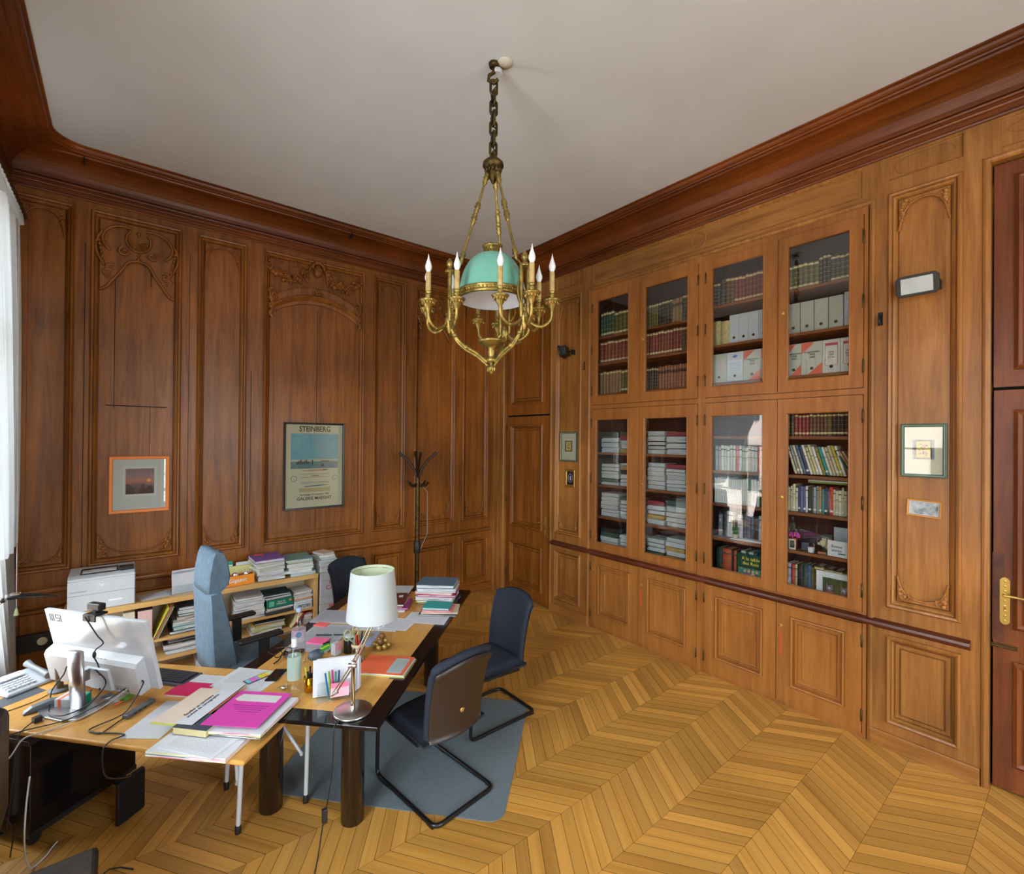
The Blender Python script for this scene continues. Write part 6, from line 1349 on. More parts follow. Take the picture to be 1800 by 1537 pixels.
# orange folder, chocolates, papers along the table
t = thing('orange_folder', 'orange folder with grey label over papers right of the lamp', 'folder', (1.30, 2.835, Z1+.0015), math.radians(44)); bx('yellow_sheet', -.125, .115, -.17, .15, 0, .003, cm((206, 206, 80), .6), t); bx('papers', -.12, .11, -.165, .145, .0032, .012, PAPERS, t); bx('card', -.12, .12, -.155, .155, .0125, .015, cm((236, 110, 70), .55), t); bx('label', -.10, .09, -.135, -.045, .015, .0158, printed('grey printed label', rgb(168, 182, 182), rgb(110, 120, 124), 10), t)
sheet('pink_sheet', 'dark purplish transparent folder edge beneath the orange folder', (1.345, 2.70), .16, .10, 44, Z1+.0006, .0008, cm((70, 44, 60), .3))
t = thing('chocolate_bag', 'clear cellophane bag of gold wrapped chocolates on the table', 'sweets', (1.395, 3.10, Z1+.0015))
q = MB(); rr2 = random.Random(2); GOLDC = nmat('gold foil', rgb(206, 176, 90), rgb(150, 110, 50), 60, .3, metal=.6)
pos = [(-.035, -.03, .02), (.005, -.035, .02), (.04, -.02, .02), (-.02, .01, .02), (.025, .015, .02), (-.03, .04, .02), (.015, .045, .02), (-.015, -.012, .052), (.022, -.01, .052), (0, .025, .052), (.03, .03, .05), (.005, .0, .082)]
for k, p in enumerate(pos): q = MB(); q.ball(p, .0205, 0, 10, 8); q.build('chocolate', GOLDC if k not in (7, 11) else cm((120, 80, 44), .4), t)
q = MB(); q.lathe([(.06, 0), (.068, .02), (.066, .06), (.07, .10), (.078, .125)], 14, squash=1.1, caps=False); q.build('cellophane', CLEAR, t)
t = thing('newspaper', 'grey open newspaper with pens and pink notes on the table', 'newspaper', (1.15, 3.555, Z1+.001), math.radians(47)); bx('pages', -.26, .20, -.15, .15, 0, .006, PRINT2, t); bx('fold_line', -.03, -.027, -.15, .15, .006, .0066, cm((120, 124, 130), .7), t)
t = thing('magazine', 'grey newspaper section beyond the pink note on the table', 'newspaper', (1.36, 3.86, Z1+.001), math.radians(47)); bx('pages', -.13, .13, -.17, .17, 0, .005, PRINT2, t)
t = thing('sticky_notes', 'pink sticky note pad on the near corner of the newspaper', 'sticky notes', (1.085, 3.46, Z1+.0075), math.radians(-48)); bx('pad', -.065, .065, -.045, .045, 0, .010, cm((248, 110, 160), .6), t)
t = thing('sticky_notes', 'coral sticky notes on the far edge of the newspaper', 'sticky notes', (1.20, 3.755, Z1+.0075), math.radians(-52)); bx('pad', -.05, .05, -.035, .035, 0, .006, cm((250, 110, 110), .6), t)
for k, (x, y, wn_) in enumerate(((1.145, 3.545, 'left'), (1.245, 3.47, 'right'))):
    t = thing('ballpoint_pen', 'black pen lying on the newspaper, %s of two' % wn_, 'pen', (x, y, Z1+.012), math.radians(-38)); q = MB(); q.tube([(-.05, 0, 0), (.05, 0, 0), (.065, 0, 0)], [.005, .005, .0015], 8); q.build('barrel', BLKP, t)
sheet('typed_sheet', 'typed sheet on the wood just behind the lamp shade', (1.56, 3.50), .24, .32, 46, Z1+.001, .0012, PRINT); sheet('typed_sheet', 'typed sheet partly under another behind the chocolates', (1.66, 3.44), .23, .28, 38, Z1+.0025, .0012, PRINT)
sheet('typed_sheet', 'lone typed sheet crossing the black table edge at right', (1.91, 3.39), .225, .34, 43, Z1+.001, .0012, PRINT)
sheet('blue_booklet', 'blue grey booklet under the arm of the lamp', (1.37, 3.31), .25, .14, 50, Z1+.001, .003, cm((150, 164, 190), .6))
sheet('patterned_leaflet', 'yellow and black patterned leaflet on the blue booklet', (1.38, 3.36), .12, .10, 30, Z1+.0045, .001, nmat('patterned print', rgb(206, 190, 110), rgb(70, 66, 60), 70))
# eyeglasses / charger
t = thing('eyeglasses', 'dark eyeglasses folded on the wood left of the big bottle', 'eyeglasses', at(.66, .935, Z1+.0015), math.radians(20))
q = MB()
for s_ in (-1, 1): q.tube([(s_*.033+.026*math.cos(a), 0, .02+.018*math.sin(a)) for a in [PI*k/9 for k in range(18)]], .0025, 6, True); q.tube([(s_*.06, 0, .03), (s_*.062, .04, .028), (s_*.03, .12, .01)], .0022, 6)
q.build('frame', cm((60, 30, 30), .3), t)
t = thing('glasses_case', 'brown case beneath the eyeglasses', 'case', at(.68, .87, Z1+.0015), math.radians(15)); q = MB(); q.ball((0, 0, .014), (.075, .032, .014)); q.build('case', cm((70, 50, 46), .35), t)
cable('charger_cable', 'black coiled charger cable in front of the eyeglasses', [(.76, 3.30, Z1+.006), (.80, 3.33, Z1+.012), (.83, 3.37, Z1+.03), (.845, 3.385, Z1+.01), (.83, 3.36, Z1+.02), (.86, 3.41, Z1+.02), (.84, 3.38, Z1+.035), (.88, 3.42, Z1+.006), (.94, 3.46, Z1+.005)], .004)
# far stacks of files, every file its own object
def files(label_place, c, ang, z, specs, group, cat='file'):
    zz = z
    for k, (w_, d_, h, col, word, dx, dy, da) in enumerate(specs):
        o_ = thing('file_folder', '%s, %s from bottom of pile %s' % (word, ORD[k], label_place), cat, (c[0]+dx, c[1]+dy, zz+.0006), math.radians(ang+da), group)
        if col is None: bx('sheets', -w_/2, w_/2, -d_/2, d_/2, 0, h, PAPERS, o_)
        else:
            bx('sheets', -w_/2+.004, w_/2-.006, -d_/2+.004, d_/2-.004, .0041, h-.0046, PAPERS, o_)
            bx('cover', -w_/2, w_/2, -d_/2, d_/2, h-.0045, h+.0005, cm(col, .55), o_); bx('back', -w_/2, w_/2, -d_/2, d_/2, 0, .004, cm(col, .55), o_)
        zz += h+.0012
    return zz
files('at far right end of the table', (2.19, 3.70), 46, Z1, [(.25, .33, .018, (60, 60, 66), 'dark file', .02, 0, -3), (.24, .32, .022, (190, 206, 70), 'lime file', 0, .01, 2), (.25, .33, .026, (206, 208, 212), 'white file', 0, 0, -2), (.24, .33, .018, (176, 40, 110), 'crimson file', .01, 0, 4), (.24, .33, .022, (226, 140, 130), 'salmon file', 0, .01, -3), (.26, .34, .03, (206, 206, 210), 'pale file', .01, 0, 3), (.24, .33, .032, (86, 110, 128), 'slate blue binder', 0, 0, 1)], 'far right pile of files')
files('before the tall pile on the table', (2.06, 3.445), 46, Z1, [(.20, .31, .016, (40, 42, 50), 'black folder', 0, 0, 2), (.20, .30, .014, (206, 190, 160), 'patterned magazine', .01, 0, 6), (.18, .24, .014, (240, 120, 130), 'pink notebook', -.01, 0, 1), (.16, .22, .02, (20, 150, 146), 'turquoise notebook', -.02, .0, 0)], 'near pile of notebooks')
files('behind the lamp shade', (1.83, 3.80), 50, Z1, [(.24, .20, .012, (206, 206, 208), 'white file', .0, -.02, 0), (.24, .20, .014, (160, 60, 130), 'purple file', .02, -.02, 4), (.24, .19, .012, (196, 140, 140), 'pinkish file', 0, 0, -3), (.30, .20, .02, (96, 40, 36), 'maroon file with white sticker', 0, .02, 6)], 'maroon pile of files')
sheet('loose_papers', 'loose curled white papers behind the maroon file', (2.03, 4.13), .26, .22, 50, Z1+.0008, .02, PAPERS)
sheet('white_sticker', 'white sticker on the maroon file', (1.90, 3.83), .05, .035, 56, Z1+.0655, .0006, PAPER)
# ================================================================= computer desk things
mc = Vector((-.085, 3.555)); ma = math.atan2(3.25-3.86, .14+.31)     # screen direction
pc = thing('desktop_computer', 'white all-in-one computer seen from behind on its aluminium stand', 'computer', (mc.x, mc.y, 0), ma)
# local x along the screen (left to right in the view), local -y = towards the camera
hw = .375; TILT = Matrix.Translation(Vector((0, .045, .80))) @ Matrix.Rotation(math.radians(12), 4, 'X') @ Matrix.Translation(Vector((0, 0, -.80)))
b = MB(TILT); b.box(-hw, hw, 0, .022, .79, 1.205); b.build('screen_housing', WHITEG, pc, bevel=.004)
b = MB(TILT); T_ = [(-.06, .79), (-.06, .955), (-.045, .975), (0, .99), (0, .79)]
b.poly(T_, -hw+.012, hw-.06, lambda y, z, x: (x, y, z)); ch_ = b.build('computer_chassis', WHITEP, pc, bevel=.003)
b = MB(TILT); b.box(-hw+.01, hw-.01, .0215, .0235, .81, 1.19); b.build('screen', mat('dark screen', (.01, .01, .012), .08), pc)
q_ = MB(TILT)
for k in range(3): q_.box(-.345+.013*k, -.3385+.013*k, -.0012, .0005, 1.135, 1.18)
q_.box(-.262, -.2555, -.0012, .0005, 1.135, 1.18)
for z0, z1, x0, x1 in ((1.1735, 1.18, -.30, -.268), (1.1545, 1.161, -.30, -.268), (1.135, 1.1415, -.30, -.268), (1.161, 1.1735, -.30, -.2935), (1.1415, 1.1545, -.2745, -.268)): q_.box(x0, x1, -.0012, .0005, z0, z1)
q_.build('maker_lettering', cm((46, 48, 52), .4), pc)
def bt(name, x0, x1, y0, y1, z0, z1, mt, par): q_ = MB(TILT); q_.box(x0, x1, y0, y1, z0, z1); return q_.build(name, mt, par)
for k in range(3): bt('vent', .02+.03*k, .04+.03*k, -.046, -.044, .972, .976, cm((120, 120, 124), .5), ch_)
bt('port_panel', .14, .24, -.0612, -.0595, .80, .83, cm((150, 152, 156), .4), ch_)
for k in range(4): bt('port', .15+.024*k, .163+.024*k, -.0618, -.061, .806, .816, BLKP, ch_)
b = MB(TILT); b.box(-.03, .13, -.075, -.059, .80, .93); b.build('stand_bracket', WHITEP, pc, bevel=.004)
for x, z in ((.11, .90), (.11, .82)): q = MB(); q.lathe([(.006, 0), (.006, .003)], 10, (x, -.075, z), Matrix.Rotation(PI/2, 3, 'X')); q.build('screw', BLKP, ch_)
b = MB(); pts = [(.025+.052*math.cos(a), .022*math.sin(a)) for a in [PI*k/12 for k in range(24)]]
b.poly(pts, .735, 1.04, lambda x, y, z: (x+.0, y-.125-(z-.735)*.05, z), 0, True); b.build('stand_column', ALU, pc)
b = MB(); b.box(-.03, .03, -.12, -.07, .86, .92); b.build('stand_arm', ALU, pc)
b = MB(); pts = [(-.15, -.20), (-.08, -.235), (.08, -.235), (.15, -.20), (.14, -.02), (-.14, -.02)]
b.poly(pts, .725, .733, lambda x, y, z: (x, y, z)); b.build('stand_foot', ALU, pc, bevel=.002)
wcm = thing('webcam', 'black webcam clipped on top of the white computer', 'webcam', (mc.x+.035*math.sin(ma), mc.y-.035*math.cos(ma), 1.198), ma)
b = MB(); b.box(-.05, .045, -.005, .035, .022, .062); b.build('camera_body', BLKP, wcm, bevel=.008, bseg=3)
b = MB(); b.box(-.035, .05, -.03, .04, .0005, .012); b.box(-.012, .012, .0, .02, .01, .024); b.box(-.04, .05, -.03, -.022, -.028, .008); b.build('clip', BLKP, wcm, bevel=.002)
def L(x, y, z):  # point in the computer's own frame
    if z > .80: y -= (z-.80)*.21-.045
    c, s_ = math.cos(ma), math.sin(ma); return (mc.x+x*c-y*s_, mc.y+x*s_+y*c, z)
cable('webcam_cable', 'black webcam cable with ferrite hanging down the back of the screen', [L(-.01, -.034, 1.20), L(.02, -.035, 1.15), L(.045, -.03, 1.09), L(.075, -.03, 1.05), L(.04, -.05, 1.015), L(.055, -.075, .99), L(.085, -.085, .955), L(.09, -.085, .93)])
q = MB(); q.ball((0, 0, 0), (.009, .009, .02)); o = q.build('ferrite', BLKP, bpy.data.objects['webcam_cable']); o.location = L(.055, -.072, .995)
cable('display_cable', 'black cable looping from the chassis around the stand foot', [L(-.02, -.09, .95), L(-.12, -.10, .92), L(-.17, -.10, .86), L(-.19, -.11, .79), L(-.14, -.15, .745), L(-.05, -.21, .74), L(.06, -.21, .745), L(.13, -.14, .78), L(.12, -.09, .84), L(.06, -.08, .90), L(.04, -.078, .905)])
cable('usb_cable', 'black cable from the computer ports across the desk front to the floor', [L(.215, -.065, .81), L(.20, -.11, .785), L(.10, -.22, .736), L(.02, -.31, .732), L(-.03, -.37, .73), L(-.05, -.42, .712), L(-.12, -.44, .5), L(-.16, -.30, .20), L(-.2, -.28, .01)], .003)
cable('network_cable', 'long pale grey cable from the computer down past the black cabinet', [L(.235, -.065, .81), L(.20, -.15, .76), L(.13, -.26, .733), L(.09, -.325, .729), L(.06, -.385, .726), L(.03, -.44, .64), L(-.12, -.55, .52), L(-.34, -.80, .40)], .0035, cm((176, 172, 166), .5))
cable('power_cable', 'black power cable from the computer side to the ribbed adapter', [L(.315, -.04, .86), L(.335, -.05, .85), L(.35, -.07, .80), L(.34, -.13, .745), L(.30, -.26, .732), (.02, 3.02, .731), (-.03, 2.99, .731), (-.058, 2.972, .70), (-.045, 3.02, .55), (.04, 3.36, .32), (.055, 3.50, .255)], .0035)
t = thing('usb_hub', 'dark grey usb hub bar with cable on the desk by the stand', 'usb hub', (.085, 3.245, Z2+.001), math.radians(44)); q = MB(); q.box(-.085, .085, -.018, .018, 0, .02); q.build('body', GREYP, t, bevel=.004)
for k in range(3): bx('port', -.05+.03*k, -.035+.03*k, -.0186, -.018, .005, .014, BLKP, t)
cable('hub_cable', 'short black cable from the usb hub towards the desk edge', [(.02, 3.185, Z2+.01), (-.03, 3.14, Z2+.005), (-.07, 3.10, Z2+.006), (-.10, 3.14, Z2+.006)], .003)
# keyboard
kb = thing('keyboard', 'dark grey keyboard half hidden behind the white computer', 'keyboard', (.20, 3.60, Z2+.0008), math.radians(-50))
q = MB(); q.box(-.22, .22, -.075, .075, 0, .018); q.build('case', cm((78, 84, 94), .4), kb, bevel=.004)
q = MB(); q.box(-.21, .21, -.065, .06, .0181, .0195); q.build('key_bed', BLKP, kb)
q = MB()
for r_ in range(6):
    for c_ in range(20): q.box(-.208+.0205*c_, -.190+.0205*c_, -.062+.0205*r_, -.044+.0205*r_, .0195, .025)
o = q.build('keys', cm((52, 54, 60), .5), kb); o['kind'] = 'stuff'
# box, notes
t = thing('small_box', 'small white box with orange stripe and green end beside the stand', 'box', (-.195, 3.535, Z2+.001), math.radians(-40)); bx('carton', -.065, .065, -.04, .04, 0, .05, PAPER, t, .002); bx('orange_stripe', -.045, -.03, -.041, .041, -.0, .0508, cm((236, 110, 70), .5), t); bx('green_end', .045, .0655, -.041, .041, -.0, .0505, cm((20, 140, 110), .5), t)
sheet('note_sheet', 'white note sheet lying behind the stand foot', (-.02, 3.47), .14, .10, 20, Z2+.0008, .001, PRINT)
sheet('green_sticky_note', 'green sticky note by the stand foot', (.035, 3.425), .07, .045, 45, Z2+.010, .001, cm((120, 196, 70), .6)); sheet('orange_sticky_note', 'orange sticky note beside the green note', (.0, 3.385), .06, .02, 45, Z2+.010, .001, cm((240, 110, 80), .6))
t = thing('usb_stick', 'small grey usb stick lying behind the stand column', 'usb stick', (-.06, 3.53, Z2+.001), math.radians(10)); q = MB(); q.box(-.03, .03, -.01, .01, 0, .012); q.build('body', GREYP, t, bevel=.003)
# phone
t = thing('desk_phone', 'silver grey office phone with handset near the left edge', 'telephone', (-.44, 3.98, Z2+.001), math.radians(33))
q = MB(); q.poly([(-.10, 0), (.11, 0), (.11, .055), (-.10, .018)], -.115, .115, lambda y, z, x: (x, y, z)); q.build('base', cm((176, 182, 190), .35), t, bevel=.008, bseg=3)
q = MB(); q.tube([(.075, -.095, .045), (.075, -.03, .06), (.075, .06, .075), (.075, .105, .085)], [.021, .014, .014, .021], 10); q.build('handset', cm((112, 118, 126), .35), t)
q = MB(); q.box(-.10, .03, .04, .09, .045, .052, 0, Matrix.Rotation(.17, 4, 'X')); q.build('display', PAPER, t)
q = MB()
for r_ in range(4):
    for c_ in range(6): q.box(-.098+.022*c_, -.082+.022*c_, -.07+.024*r_, -.054+.024*r_, .018+.0045*r_+.008, .034+.0045*r_)
q.build('buttons', WHITEP, t)
t = thing('mouse_pad', 'dark grey pad under the phone on the desk', 'pad', (-.44, 3.83, Z2+.0004), math.radians(30)); bx('pad', -.10, .10, -.06, .06, 0, .0006, cm((70, 76, 84), .6), t)
t = thing('headset_stand', 'grey upright headset stand with round foot left of the computer', 'stand', (-.265, 3.79, Z2+.001), 0)
q = MB(); q.lathe([(.052, 0), (.055, .004), (.04, .01), (.012, .014)], 24); q.build('foot', GREYP, t); q = MB(); q.tube([(0, 0, .01), (-.004, .0, .09), (-.008, 0, .16), (-.012, 0, .175)], [.017, .018, .019, .012], 12); q.build('column', cm((96, 86, 74), .4), t)
t = thing('stapler', 'grey curved stapler on the desk before the headset stand', 'stapler', (-.31, 3.585, Z2+.001), math.radians(12)); q = MB(); q.poly([(-.085, 0), (.075, 0), (.075, .028), (.02, .04), (-.05, .03), (-.085, .008)], -.02, .02, lambda x, z, y: (x, y, z)); q.build('body', cm((96, 104, 112), .4), t, bevel=.004)
t = thing('cable_clip', 'black cube shaped brush clip on the cable at the desk front', 'cable clip', (-.325, 3.44, Z2+.001), .5); bx('brush', -.016, .016, -.014, .014, 0, .026, BLKP, t)
cable('desk_cable', 'black cable running over the desk through the brush clip', [(-.12, 3.62, Z2+.02), (-.2, 3.55, Z2+.004), (-.28, 3.47, Z2+.004), (-.325, 3.44, Z2+.012), (-.37, 3.38, Z2+.003), (-.385, 3.36, Z2-.03), (-.40, 3.36, .5), (-.42, 3.36, .25)], .003)
cable('thin_cable', 'thin dark cable from the headset stand to the left edge', [(-.31, 3.75, Z2+.004), (-.37, 3.70, Z2+.003), (-.46, 3.66, Z2+.003), (-.52, 3.66, Z2+.003)], .0022)
cable('white_cable', 'white network cable hanging by the leather chair and ending on the floor', [(-.30, 2.95, .70), (-.315, 3.0, .55), (-.33, 3.1, .35), (-.335, 3.2, .2), (-.335, 3.33, .06), (-.33, 3.40, .006), (-.29, 3.45, .005), (-.27, 3.50, .006), (-.25, 3.53, .012)], .0035, cm((206, 216, 220), .5))
t = thing('floor_plug', 'black plug with cable lying on the floor at the bottom left', 'plug', (-.10, 3.08, .002), .6); q = MB(); q.box(-.045, .045, -.02, .02, 0, .03); q.build('plug_body', BLKP, t, bevel=.006); q = MB(); q.tube([(.045, 0, .015), (.09, .01, .01), (.12, -.03, .005), (.13, -.1, .005)], .0035, 7); q.build('lead', BLKP, t)
# black desk lamp at the left edge
t = thing('desk_lamp', 'black and chrome jointed desk lamp reaching in at the left edge', 'desk lamp', (-.60, 3.85, Z2), 0)
q = MB(); q.lathe([(.07, 0), (.07, .014), (.02, .02)], 24, (-.02, 0, .0)); q.build('foot', BLKP, t)
q = MB(); q.tube([(-.02, 0, .015), (-.03, -.02, .34)], .007, 8); q.tube([(-.03, -.02, .34), (.04, .0, .48), (.09, .02, .545)], .007, 8); q.build('arm', CHROME, t)
q = MB(); q.ball((-.03, -.02, .34), .02); q.ball((.09, .02, .545), .014); q.build('joint', BLKP, t)
q = MB(); q.grid(16, 10, lambda u_, v_: (.10+.22*u_, .02+.036*(1-.85*u_**2)*math.cos(PI*v_)*(.5+.5*math.sin(PI*min(1, u_*3+.3)/2)), .552-.025*u_*u_+.022*math.sin(PI*v_)*(1-u_**2))); q.build('lamp_head', BLKM, t, solid=.003)
q = MB(); q.box(.12, .16, .0, .04, .566, .578); q.build('switch', CHROME, t)

# ================================================================= on and in the beech shelf unit
pr = thing('laser_printer', 'white laser printer with dark output slot on the shelf unit', 'printer', (-.115, 5.215, .7608), 0)
b = MB(); b.box(-.215, .215, 0, .33, 0, .25); b.poly([(0, .25), (.33, .25), (.33, .295), (.05, .285), (.0, .268)], -.215, .215, lambda y, z, x: (x, y, z)); b.build('casing', WHITEP, pr, bevel=.008, bseg=3)
bx('output_slot', -.14, .10, .06, .24, .286, .2965, BLKP, pr); bx('output_paper', -.13, .09, .065, .17, .2966, .299, PAPER, pr)
b = MB(); b.box(.11, .205, .05, .15, .29, .312); b.build('control_panel', BLKP, pr, bevel=.003); bx('display', .125, .175, .06, .10, .312, .3135, cm((50, 56, 60), .2), pr)
bx('tray_seam', -.2155, .2155, -.0012, .001, .132, .135, cm((130, 134, 140), .6), pr); bx('tray_handle', .04, .13, -.0016, .001, .055, .068, cm((236, 238, 240), .4), pr)
q = MB(); q.tube([(-.005+.022*math.cos(a), -.001, .205+.022*math.sin(a)) for a in [PI*k/12 for k in range(24)]], .0015, 5, True); q.build('maker_disc', cm((236, 240, 244), .4), pr)
text('hp', 'maker_lettering', .032, cm((240, 242, 246), .4), pr, (-.005, -.0012, .205)); text('LaserJet Enterprise', 'small_lettering', .014, cm((150, 154, 160), .5), pr, (-.15, -.0012, .165))
sheet('blank_sheet', 'blank white sheet on the shelf top right of the printer', (.25, 5.36), .25, .20, 12, .761, .0015)
t = thing('newspaper_holder', 'clear holder with upright folded newspapers on the shelf unit', 'newspaper holder', (.47, 5.33, .761), math.radians(6))
for k in range(6): q = MB(); q.box(-.11, .12, 0, .008, 0, .20-.012*abs(k-2), 0, Matrix.Translation(Vector((.004*k, -.03+.018*k, .002))) @ Matrix.Rotation(-.12, 4, 'X')); q.build('newspaper', PRINT2 if k % 2 else PAPER, t)
q = MB(); q.box(-.13, .14, -.06, .12, -.0, .002); q.box(-.13, .14, -.062, -.059, 0, .08); q.build('holder', ACRYL, t)
t = thing('orange_box', 'orange cardboard phone box with white lettering holding small tins', 'box', (.895, 5.28, .761), math.radians(2)); q = MB(); q.box(-.125, .125, -.05, .05, 0, .003); q.box(-.125, .125, -.05, -.047, 0, .095); q.box(-.125, .125, .047, .05, 0, .095); q.box(-.125, -.122, -.05, .05, 0, .095); q.box(.122, .125, -.05, .05, 0, .095); q.build('carton', cm((244, 150, 40), .5), t)
text('Gigaset', 'lettering', .052, WHITEI, t, (-.02, -.0512, .05)); bx('grey_insert', -.121, .121, -.046, .046, .06, .084, cm((90, 96, 104), .5), t)
for x in (-.03, .065): q = MB(); q.lathe([(.026, .084), (.026, .108), (.022, .112)], 18, (x, 0, 0)); q.build('tin', CHROME, t)
t = thing('letter_rack', 'green and white cards standing behind the orange box', 'cards', (.80, 5.47, .761), 0); bx('white_card', -.10, .07, 0, .006, 0, .19, PAPER, t); bx('green_band', -.10, .07, -.001, 0, .155, .19, cm((20, 150, 120), .5), t); bx('yellow_folder', -.06, .24, -.03, -.01, 0, .14, cm((206, 204, 140), .6), t); bx('white_sheets', .10, .24, -.008, .0, 0, .17, PAPER, t); bx('brown_board', -.12, .1, .01, .015, 0, .11, cm((170, 140, 90), .7), t)
files('left of two on the shelf unit', (1.165, 5.36), 4, .761, [(.24, .30, .03, None, 'loose white papers', .02, 0, -8), (.25, .30, .03, None, 'white papers', .01, 0, 5), (.24, .30, .035, None, 'clipped white papers', .0, 0, -4), (.25, .31, .03, (206, 206, 160), 'pale yellow file', -.01, 0, 6), (.25, .31, .03, None, 'white papers', .0, .01, -3), (.25, .31, .022, (190, 196, 150), 'pale green file', -.01, 0, 4), (.27, .32, .03, (130, 90, 170), 'purple file', -.01, 0, -3)], 'purple topped pile')
sheet('coral_note', 'coral sticky note on top of the purple file', (1.10, 5.44), .09, .07, -10, .982, .0008, cm((250, 110, 110), .6))
files('with the green top, shelf unit end', (1.455, 5.36), -2, .761, [(.25, .30, .03, (170, 206, 196), 'pale mint file', .02, 0, 3), (.24, .30, .03, None, 'white papers', .0, 0, -5), (.25, .30, .03, (206, 210, 170), 'cream green file', 0, 0, 3), (.25, .31, .03, None, 'white papers', .0, .01, -2), (.25, .31, .025, (206, 200, 130), 'yellowish file', -.01, 0, 2), (.26, .31, .02, (120, 160, 156), 'sage green file', -.01, 0, -2)], 'green topped pile')
files('over the copy paper boxes', (1.75, 5.38), 6, .752, [(.22, .30, .07, None, 'block of white papers', 0, 0, 0), (.20, .28, .05, None, 'second block of white papers', -.01, 0, -6), (.17, .24, .022, (190, 214, 206), 'pale green book', -.02, .0, 5), (.17, .22, .02, (214, 214, 196), 'cream book', -.01, 0, -8), (.14, .20, .02, (206, 190, 176), 'brown patterned book', -.02, 0, 12)], 'books over the copy paper boxes')
# inside the shelves
def shelf_pile(c, z, specs, place, group): files(place, (c, 5.37), 0, z, specs, group)
t = thing('pink_binder', 'pale pink box file upright on the middle shelf below the printer', 'box file', (.17, 5.22, .411), 0); bx('box', -.05, .05, 0, .27, 0, .27, cm((214, 180, 176), .6), t, .003); bx('dark_edge', -.052, .052, .0, .272, .27, .275, cm((60, 50, 50), .6), t)
t = thing('tan_binder', 'cream binder left of the pink box file', 'box file', (.06, 5.24, .411), 0); bx('box', -.04, .04, 0, .26, 0, .27, cm((206, 196, 176), .6), t, .003)
t = thing('leaning_folders', 'yellow and pink folders leaning beside the pink box file', 'folder', (.27, 5.21, .411), 0)
for k, c in enumerate([(206, 206, 60), (230, 120, 200), (226, 216, 60), (206, 206, 200)]): q = MB(); q.box(-.002, .002, 0, .24, 0, .28, 0, Matrix.Translation(Vector((-.045+.012*k, .004*k, .002))) @ Matrix.Rotation(.42, 4, 'Y')); q.build('folder', cm(c, .6), t)
shelf_pile(.50, .411, [(.27, .26, .03, (30, 36, 44), 'black folder', -.02, 0, 0), (.26, .25, .03, (110, 180, 170), 'mint folder', 0, 0, 2), (.26, .25, .02, (80, 130, 126), 'teal folder', .0, 0, -2), (.26, .25, .03, None, 'white papers', 0, 0, 1), (.25, .24, .03, (190, 140, 120), 'salmon folder', .02, 0, 2), (.24, .24, .022, (20, 110, 96), 'green folder', .03, 0, 0), (.24, .24, .03, None, 'white papers', .03, 0, -2), (.24, .24, .03, (60, 64, 70), 'grey folder', .03, 0, 1)], 'on middle shelf left of the swivel chair', 'middle shelf piles')
shelf_pile(.99, .411, [(.25, .26, .045, None, 'white papers', 0, 0, 0), (.25, .26, .04, None, 'clipped papers', 0, 0, 2), (.25, .26, .045, None, 'bulky white papers', 0, 0, -2), (.25, .25, .04, None, 'loose white papers', 0, 0, 2), (.24, .25, .03, None, 'top white papers', 0, 0, -2)], 'on middle shelf behind the swivel chair', 'middle shelf piles')
t = thing('laptop', 'closed black laptop under the green book on the middle shelf', 'laptop', (1.25, 5.22, .411), math.radians(4)); bx('body', -.13, .13, 0, .22, .0, .028, cm((50, 54, 60), .4), t, .006)
files('on the black laptop, middle shelf', (1.25, 5.34), 3, .44, [(.24, .2, .014, (206, 180, 150), 'beige papers', -.01, 0, 3), (.24, .22, .015, None, 'white papers', .01, 0, 0)], 'papers on the laptop')
t = thing('thick_green_book', 'thick green book with white title lying on the middle shelf', 'book', (1.26, 5.225, .478), math.radians(3)); bx('spine', -.12, .12, 0, .2, 0, .078, cm((18, 120, 96), .4), t, .003); bx('pages', -.117, .1205, .01, .195, .004, .074, PAGES, t); bx('label', -.105, -.06, -.0008, 0, .015, .065, cm((110, 190, 160), .5), t); text('Droit de\nl\'Urbanisme', 'title', .02, WHITEI, t, (.01, -.001, .042)); bx('orange_mark', .085, .105, -.0008, 0, .04, .06, cm((240, 120, 70), .5), t)
files('over the thick green book', (1.25, 5.34), 2, .557, [(.25, .22, .03, (40, 46, 60), 'navy folder', -.01, 0, 2), (.26, .23, .02, (36, 60, 64), 'dark teal folder', -.02, 0, -3)], 'dark folders on the green book')
t = thing('bound_report', 'white bound report lying with upside-down spine title, right end of middle shelf', 'report', (1.48, 5.208, .411), math.radians(2)); bx('report', -.085, .085, 0, .2, 0, .065, PAPER, t, .002); text('VALCLAIR', 'spine_title', .046, INK, t, (.005, -.0015, .033), (PI/2, PI, 0), sx=.62, off=.02)
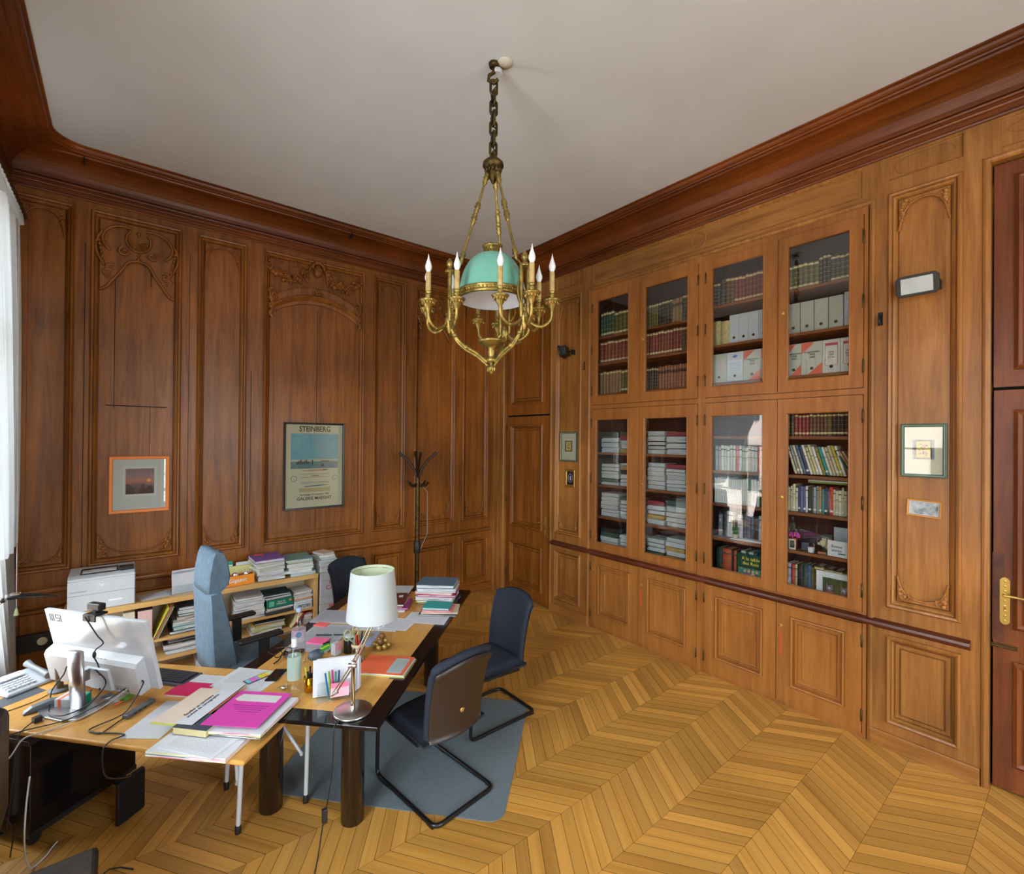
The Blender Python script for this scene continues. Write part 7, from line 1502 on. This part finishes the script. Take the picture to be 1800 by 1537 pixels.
files('over the bound report on the middle shelf', (1.48, 5.33), 0, .478, [(.17, .22, .03, None, 'white papers', 0, 0, 2), (.17, .22, .012, (226, 150, 50), 'orange folder', 0, 0, -2), (.18, .22, .025, None, 'curled papers', 0, 0, 3), (.17, .22, .018, (206, 196, 170), 'cream folder', 0, 0, -4), (.17, .22, .02, None, 'top papers', 0, 0, 2)], 'papers over the report')
shelf_pile(.47, .236, [(.30, .25, .012, None, 'white papers', 0, 0, 2), (.30, .25, .022, (200, 214, 210), 'pale folder', 0, 0, -2), (.30, .25, .06, (44, 46, 52), 'black box file', -.02, 0, 0), (.28, .22, .04, (90, 76, 50), 'brown patterned folder', .0, 0, 3)], 'on lower shelf left of the swivel chair', 'lower shelf piles')
shelf_pile(1.16, .236, [(.28, .25, .03, None, 'white papers', -.02, 0, 0), (.30, .25, .016, (196, 206, 90), 'lime folder', 0, 0, 4), (.30, .25, .02, (230, 226, 216), 'white folder', 0, 0, -3), (.28, .24, .015, (226, 190, 60), 'yellow folder', 0, 0, 5), (.28, .24, .02, (70, 74, 80), 'dark folder', .02, 0, -2)], 'on lower shelf right of the swivel chair', 'lower shelf piles')
t = thing('leaning_folders', 'crimson and red folders leaning at right end of the lower shelf', 'folder', (1.40, 5.21, .236), 0)
for k, c in enumerate([(226, 206, 140), (226, 150, 60), (214, 30, 100), (196, 50, 50), (40, 46, 50)]): q = MB(); q.box(-.002, .002, 0, .22, 0, .165, 0, Matrix.Translation(Vector((-.04+.012*k, .005*k, .002))) @ Matrix.Rotation(.7, 4, 'Y')); q.build('folder', cm(c, .6), t)
files('stacked at right end of the lower shelf', (1.53, 5.33), 0, .236, [(.08, .2, .02, (190, 60, 60), 'red folder', .0, 0, 1), (.08, .2, .03, None, 'papers', 0, 0, 2), (.08, .2, .02, (206, 150, 120), 'salmon folder', 0, 0, -2), (.08, .2, .03, None, 'papers above', 0, 0, 2), (.08, .2, .015, (180, 60, 60), 'upper red folder', 0, 0, -2)], 'narrow pile of red folders')
shelf_pile(.8, .061, [(.5, .25, .05, None, 'white papers', 0, 0, 0), (.45, .25, .04, (190, 190, 186), 'grey folder', 0, 0, 2)], 'on the bottom shelf', 'bottom shelf pile')
